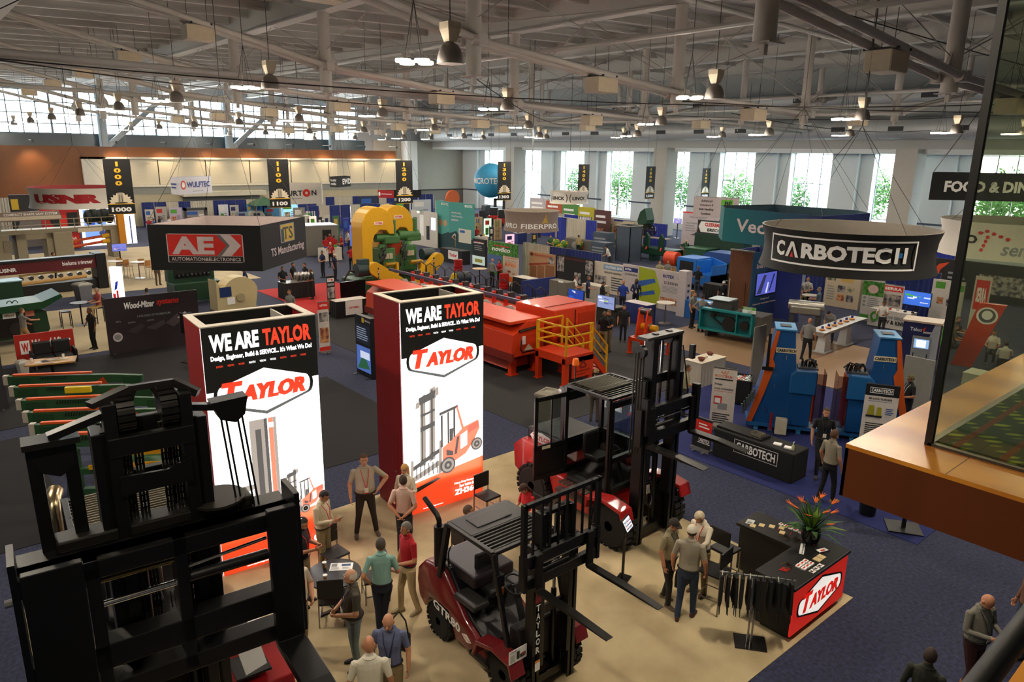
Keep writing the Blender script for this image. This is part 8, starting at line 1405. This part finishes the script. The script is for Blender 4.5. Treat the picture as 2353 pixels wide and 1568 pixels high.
person('seated man in teal shirt behind the middle forklift',None,1.76,100,'#9ab6b4','#22242a',1,'#5a4838',arms=('table','table'),seat=.47,pos=(7.62,10.22),**K)
person('woman in red top with long brown hair seated at the meeting table',None,1.68,-50,'#b5141e','#26262c',2,'#3f2418','long',arms=('table','table'),seat=.47,pos=(9.42,10.38),woman=True,look=25,lean=12,**K)
_,hp,a=person('man in khaki shirt and dark cap holding a black bag',(1545,1188),1.76,62,'#8a8062','#24231f',1,'#2a201a','short',arms=('down','carry'),cap='#2b251f',legs='step',fat=1.1,look=15,lany='#1f2a4a',shoes='#6b5a48',**K)
t=th('tote_bag','black tote bag held by the man in khaki shirt','bag',(hp[1].x,hp[1].y,hp[1].z-.5),a);MB().loft([[Vector((x*.17,y*.05*(1+q),z))for x,y in((-1,-1),(1,-1),(1,1),(-1,1))]for z,q in((0,.5),(.2,.6),(.36,.2))]).build('bag_body',BLACK,t);MB().tube([(-.1,0,.36),(-.06,0,.48),(.06,0,.48),(.1,0,.36)],.01,6).build('handle',BLACK,t)
person('man in grey shirt and blue jeans with white cap, back to camera',(1591,1207),1.84,172,'#98907f','#25364c',1,'#4a3a2c','short',arms=('down','down'),cap='#d8d0bc',fat=1.18,lany='#1f2a4a',shoes='#4a2a1e',legs='step',**K)
person('white haired man in white shirt leaning by the counter chairs',(1622,1165),1.8,-35,'#ddd2bc','#8a744e',0,'#cfc0a0',arms=('down','reach'),look=28,lean=8,long=True,lany='#c8281f',shoes='#5a3a22',**K)
_,hp,a=person('bald man in grey sweater and maroon trousers texting on the dark carpet',(2265,1357),1.8,52,'#6e6c62','#3a1a18',1,'#7a5a44','bald',arms=('phone','phone'),fat=1.3,look=28,long=True,lany='#22262e',legs='step',shoes='#b8742e',**K);phone('small phone in the hands of the man in grey sweater',hp[0].lerp(hp[1],.5),a)
person('dark haired person in dark jacket cut by the bottom edge',(2140,1492),1.76,170,'#25281f','#1c1c20',1,'#2e2018',long=True,**K)
person('person in brown jacket and jeans at the right edge',(2385,1290),1.76,-60,'#6a4632','#27364c',1,'#3a2a20',long=True,**K)
person('man in black polo with name badge walking on the blue carpet',(1900,937),1.84,12,'#101114','#131418',0,'#4a3826',legs='walk',lany='#22262e',**K)
person('man in grey polo and black trousers walking away on the blue carpet',(1918,988),1.84,140,'#8b826f','#101014',1,'#5a3c26',legs='step',fat=1.15,shoes='#9a7a4a',**K)
# ---- visitors and staff in the middle distance
SH=dict(red='#a8161c',blk='#131316',gry='#7d7d7a',wht='#d6d2c8',grn='#1f5a34',blu='#22409a',kha='#9a9274',nvy='#20264a')
PP=[
 ('woman in black walking past the timeline wall',(205,708),1.72,-60,'blk','#0f0f11',3,'short',('front','down'),'stand',{}),
 ('man in striped polo pointing at the green machine',(47,708),1.75,110,'gry','#a8895a',0,'short',('reach','front'),'walk',{}),
 ('man in grey polo viewing the white sample bench',(1862,731),1.8,165,'gry','#181a20',1,'bald',('down','down'),'walk',{'fat':1.2,'shoes':'#d8d4cc'}),
 ('man in grey shirt bending over the white sample bench',(1916,708),1.74,-20,'gry','#2a2c30',1,'short',('table','table'),'stand',{'lean':38,'look':25}),
 ('man in grey polo with hand raised beside the teal machine',(1616,677),1.78,150,'gry','#15161a',1,'short',('wave','hip'),'stand',{'fat':1.15}),
 ('second man in grey polo half behind his colleague',(1603,673),1.78,60,'gry','#15161a',0,'short',('down','hip'),'stand',{'fat':1.15,'mv':(.15,.3)}),
 ('man in black polo and white cap walking near the bark tower',(1664,645),1.76,0,'blk','#15161a',1,'short',('down','down'),'walk',{'cap':'#c8c4bc','lany':'#22262e'}),
 ('man in white shirt standing behind the bistro table',(1858,637),1.8,-10,'wht','#20222a',1,'bald',('down','front'),'stand',{'lany':'#22262e'}),
 ('man in black shirt with crossed arms in front of blue machine',(1605,612),1.78,175,'blk','#3a4250',0,'short',('front','front'),'stand',{}),
 ('man in checked shirt standing by the blue trailer',(1576,594),1.76,10,'kha','#3a3c40',0,'bald',('down','down'),'stand',{'lany':'#c8281f'}),
 ('man in grey shirt looking left by the blue trailer',(1592,597),1.76,-80,'gry','#2a2c30',1,'short',('down','front'),'stand',{}),
 ('man in dark green shirt standing near the green cabin',(1577,550),1.78,20,'grn','#a89468',0,'short',('hip','down'),'wide',{'cap':'#c8c0a0','lany':'#d8d4cc'}),
 ('man in navy jacket reaching over a stand by the display wall',(1603,526),1.78,-70,'nvy','#20222a',1,'bald',('reach','reach'),'stand',{'long':True}),
 ('visitor in dark clothes beside the green shirted man',(1600,546),1.7,60,'blk','#1a1a1e',1,'long',('front','front'),'stand',{'woman':True}),
 ('man in royal blue polo in front of the lime wall',(1433,644),1.8,160,'blu','#20222a',1,'bald',('front','down'),'stand',{'fat':1.2}),
 ('woman in dark suit with lanyard facing the hall by the lime wall',(1463,640),1.78,0,'nvy','#1a1c22',4,'long',('front','down'),'stand',{'woman':True,'lany':'#d8d4cc','long':True}),
 ('man in black jacket reading papers before the cream wall',(1385,646),1.78,70,'blk','#1a1a1e',1,'short',('phone','phone'),'stand',{'fat':1.15,'look':20,'long':True}),
 ('man in dark polo at the white counter',(1352,634),1.78,80,'nvy','#20222a',1,'short',('table','down'),'stand',{}),
 ('man in pale shirt standing before the black photo wall',(1322,633),1.76,80,'wht','#4a4c50',1,'short',('table','table'),'stand',{}),
 ('man in black polo with shoulder bag by the orange frame',(1389,716),1.8,150,'blk','#8a7a58',1,'short',('front','down'),'stand',{}),
 ('man in black polo talking beside the orange frame',(1402,712),1.8,-60,'blk','#6a5a44',0,'short',('front','front'),'stand',{'look':15}),
 ('man sitting behind the orange roller stand',(1435,700),1.7,0,'blk','#1a1a1e',1,'short',('down','down'),'stand',{}),
 ('visitor in a tan knit hat behind the rear forklift',(1370,848),1.7,170,'kha','#4a4438',1,'short',('down','down'),'stand',{'cap':'#8a7448'}),
 ('man in grey polo at the green forest wall',(1131,594),1.78,140,'gry','#18181c',1,'bald',('front','down'),'stand',{}),
 ('woman in red top standing beside the RFID banner',(1148,596),1.66,-40,'red','#26201c',1,'long',('front','front'),'stand',{'woman':True}),
 ('man in white shirt before the teal booth, left one',(1050,528),1.78,10,'wht','#9a8458',0,'short',('hip','pocket'),'stand',{}),
 ('man in white shirt before the teal booth, right one',(1066,526),1.8,0,'wht','#15161c',1,'short',('front','front'),'stand',{}),
 ('person in black before the teal booth',(1079,530),1.74,120,'blk','#15161c',1,'short',('front','down'),'stand',{'mv':(-.4,-.6)}),
 ('man in black shirt left of the steel cone table',(648,612),1.78,20,'blk','#121214',3,'short',('front','front'),'stand',{}),
 ('second man in black behind the steel cone table',(672,603),1.8,60,'blk','#121214',1,'short',('down','front'),'stand',{'fat':1.2}),
 ('tall man in black at the far end of the cone table',(700,604),1.8,-60,'blk','#121214',1,'short',('front','down'),'stand',{'fat':1.15}),
 ('person in black beside the cone table facing left',(714,618),1.7,-80,'blk','#121214',3,'short',('front','front'),'stand',{}),
 ('bearded man in grey polo in the aisle before the cones',(665,665),1.78,-40,'gry','#26282c',1,'short',('front','down'),'stand',{}),
 ('man in red polo with badge drinking in the front of the group',(759,556),1.8,-20,'red','#141418',0,'short',('face','down'),'stand',{'lany':'#d8d4cc','hair':'#b8b0a8'}),
 ('man in red polo in the group, back turned at left',(748,543),1.76,170,'red','#141418',1,'short',('front','front'),'stand',{}),
 ('man in red polo in the group centre, back turned',(767,541),1.78,160,'red','#141418',1,'short',('front','down'),'stand',{}),
 ('man in red polo in the group at right, leaning',(784,540),1.78,-70,'red','#141418',0,'short',('front','front'),'stand',{}),
 ('man in red polo in the group rear, facing camera',(757,536),1.78,10,'red','#141418',1,'short',('down','down'),'stand',{}),
 ('man in red polo at a computer left of the band saw',(806,565),1.78,175,'red','#141418',1,'short',('front','front'),'stand',{}),
 ('visitor with white sun hat near the red shirted group',(768,583),1.72,60,'nvy','#20222a',1,'short',('down','front'),'stand',{'cap':'#d8d0b8'}),
 ('visitor in dark shirt left of the sun hat',(740,576),1.76,-50,'nvy','#20222a',1,'short',('front','front'),'stand',{}),
 ('man in yellow shirt behind the red shirted group',(773,520),1.76,-90,'kha','#3a3a3c',1,'short',('down','down'),'stand',{}),
 ('man in grey shirt behind the red shirted group',(747,523),1.76,170,'gry','#3a3a3c',1,'short',('down','down'),'stand',{}),
 ('standing man in brown trousers under the black hanging sign',(357,588),1.78,20,'gry','#5a4a38',1,'short',('down','down'),'stand',{}),
 ('man in blue jeans walking under the black hanging sign',(558,587),1.8,70,'kha','#2a3a5a',1,'short',('down','down'),'walk',{}),
 ('visitor behind the timeline wall top edge',(336,662),1.75,160,'gry','#2a2a2c',1,'short',('down','down'),'stand',{}),
 ('man in dark clothes and camouflage cap beside the right log turner',(2084,880),1.76,-60,'blk','#15161a',1,'short',('phone','front'),'stand',{'cap':'#6a5f3a','fat':1.2,'lany':'#d8d4cc','mv':(1.0,.25)}),
 ('man in black bending between the two log turner halves',(1955,830),1.7,60,'blk','#15161a',1,'short',('table','table'),'stand',{'lean':25}),
 ('visitor behind the white table by the mast',(1580,838),1.7,90,'kha','#2a2a2c',1,'short',('table','down'),'stand',{}),
 ('visitor at the timber photo booth counter',(1385,530),1.76,90,'gry','#2a2c34',1,'short',('front','down'),'stand',{}),
 ('man in white shirt bending at the grey display blocks',(1402,565),1.76,-100,'wht','#20222a',1,'short',('table','table'),'stand',{'lean':20}),
 ('man in khaki behind the blue machine left',(1516,598),1.72,30,'kha','#3a3a30',1,'short',('front','front'),'stand',{}),
 ('visitors seated group member in grey near the pallet',(1536,598),1.7,-30,'gry','#3a3a30',1,'short',('front','front'),'stand',{}),
 ('staff member behind the saw and knife table',(2034,690),1.72,-20,'wht','#2a2a2c',1,'short',('table','table'),'stand',{'look':25}),
]
for lb,hd_,h_,fc,sc_,pn,sk,stl,ar,lg,ex in PP:person(lb,hd_,h_,fc,SH[sc_],pn,sk,ex.pop('hair',('#3a2a20','#5a4634','#26201c')[len(lb)%3]),stl,ar,lg,**ex)
def stool_for(label,x,y,rz,h):
    s=th('bar_stool',label,'stool',(x,y,.0),rz);MB().bx(-.19,.19,-.19,.19,h-.04,h).build('seat',BLACK,s);MB().bx(-.19,.19,.17,.2,h,h+.3).build('backrest',BLACK,s)
    for a in(-1,1):
        for b_ in(-1,1):MB().bar((a*.2,b_*.2,0),(a*.17,b_*.17,h-.04),.022).build('leg',CHROME,s)
for lb,sl,hd_,fc,st_,c1,c2 in(('seated man in grey polo at the bistro table','black bar stool under the man in grey polo',(1838,645),40,.75,SH['gry'],'#9a8a5a'),('seated man in blue shirt at the bistro table','black bar stool under the man in blue shirt',(1884,663),-100,.75,'#5a6a74','#20283a'),('seated man in striped red and white polo at the black high table','black bar stool under the man in striped polo',(212,673),-60,.75,'#b05a5a','#a8895a')):
    r_,_,a=person(lb,hd_,1.76,fc,c1,c2,0,'#8a8078','short',('table','table'),seat=st_,pos=(HT.x+.75,HT.y-.1)if 'striped' in lb else None);
    if 'striped' not in lb:stool_for(sl,r_.location.x,r_.location.y,a+math.pi,st_)
for k,(hx,hy)in enumerate(((2226,735),(2225,748),(2278,765),(2292,780))):r_,_,a=person(('man in dark shirt','grey haired man in dark jacket','man in white shirt with lanyard','man in white shirt, back turned,')[k]+' at the table seen through the glass',(hx,hy),1.76,(60,90,0,180)[k],(SH['blk'],'#3a3a34',SH['wht'],SH['wht'])[k],'#20222a',1,'#4a4038','short',('table','table'),seat=.47,mv=((0,.4),(-.5,.3),(.4,0),(-.3,-.4))[k]);stool_for('low chair under the %s seen through the glass'%('man in dark shirt','grey haired man','man with lanyard','man turning his back')[k],r_.location.x,r_.location.y,a+math.pi,.45)
# crowd heads further back
r_=random.Random(21);wc=('far left aisle','left aisle','left of the band saw','behind the band saw','near the teal booth','near the blue drape line','before the windows')
for k,(px,py)in enumerate(((365,497),(372,500),(388,498),(341,500),(352,502),(700,500),(820,490),(838,520),(985,505),(1012,515),(1095,520),(1240,505),(1265,540),(1330,540),(1365,495),(1470,520),(800,530),(910,500),(230,585),(120,580))):
    person('small distant visitor in %s top, %s'%(('black','grey','white','red','blue','green','tan')[k%7],('%s of the far crowd'%('first','second','third','fourth','fifth','sixth','seventh','eighth','ninth','tenth','eleventh','twelfth','thirteenth','fourteenth','fifteenth','sixteenth','seventeenth','eighteenth','nineteenth','twentieth')[k])),(px,py),1.74,r_.uniform(-180,180),('#151518','#7a7a78','#d0ccc4','#a01c20','#2a4a90','#2a5a3a','#a8946a')[k%7],'#202228',k%3,'#3a2a20','short',('front','down'))
finish_people()
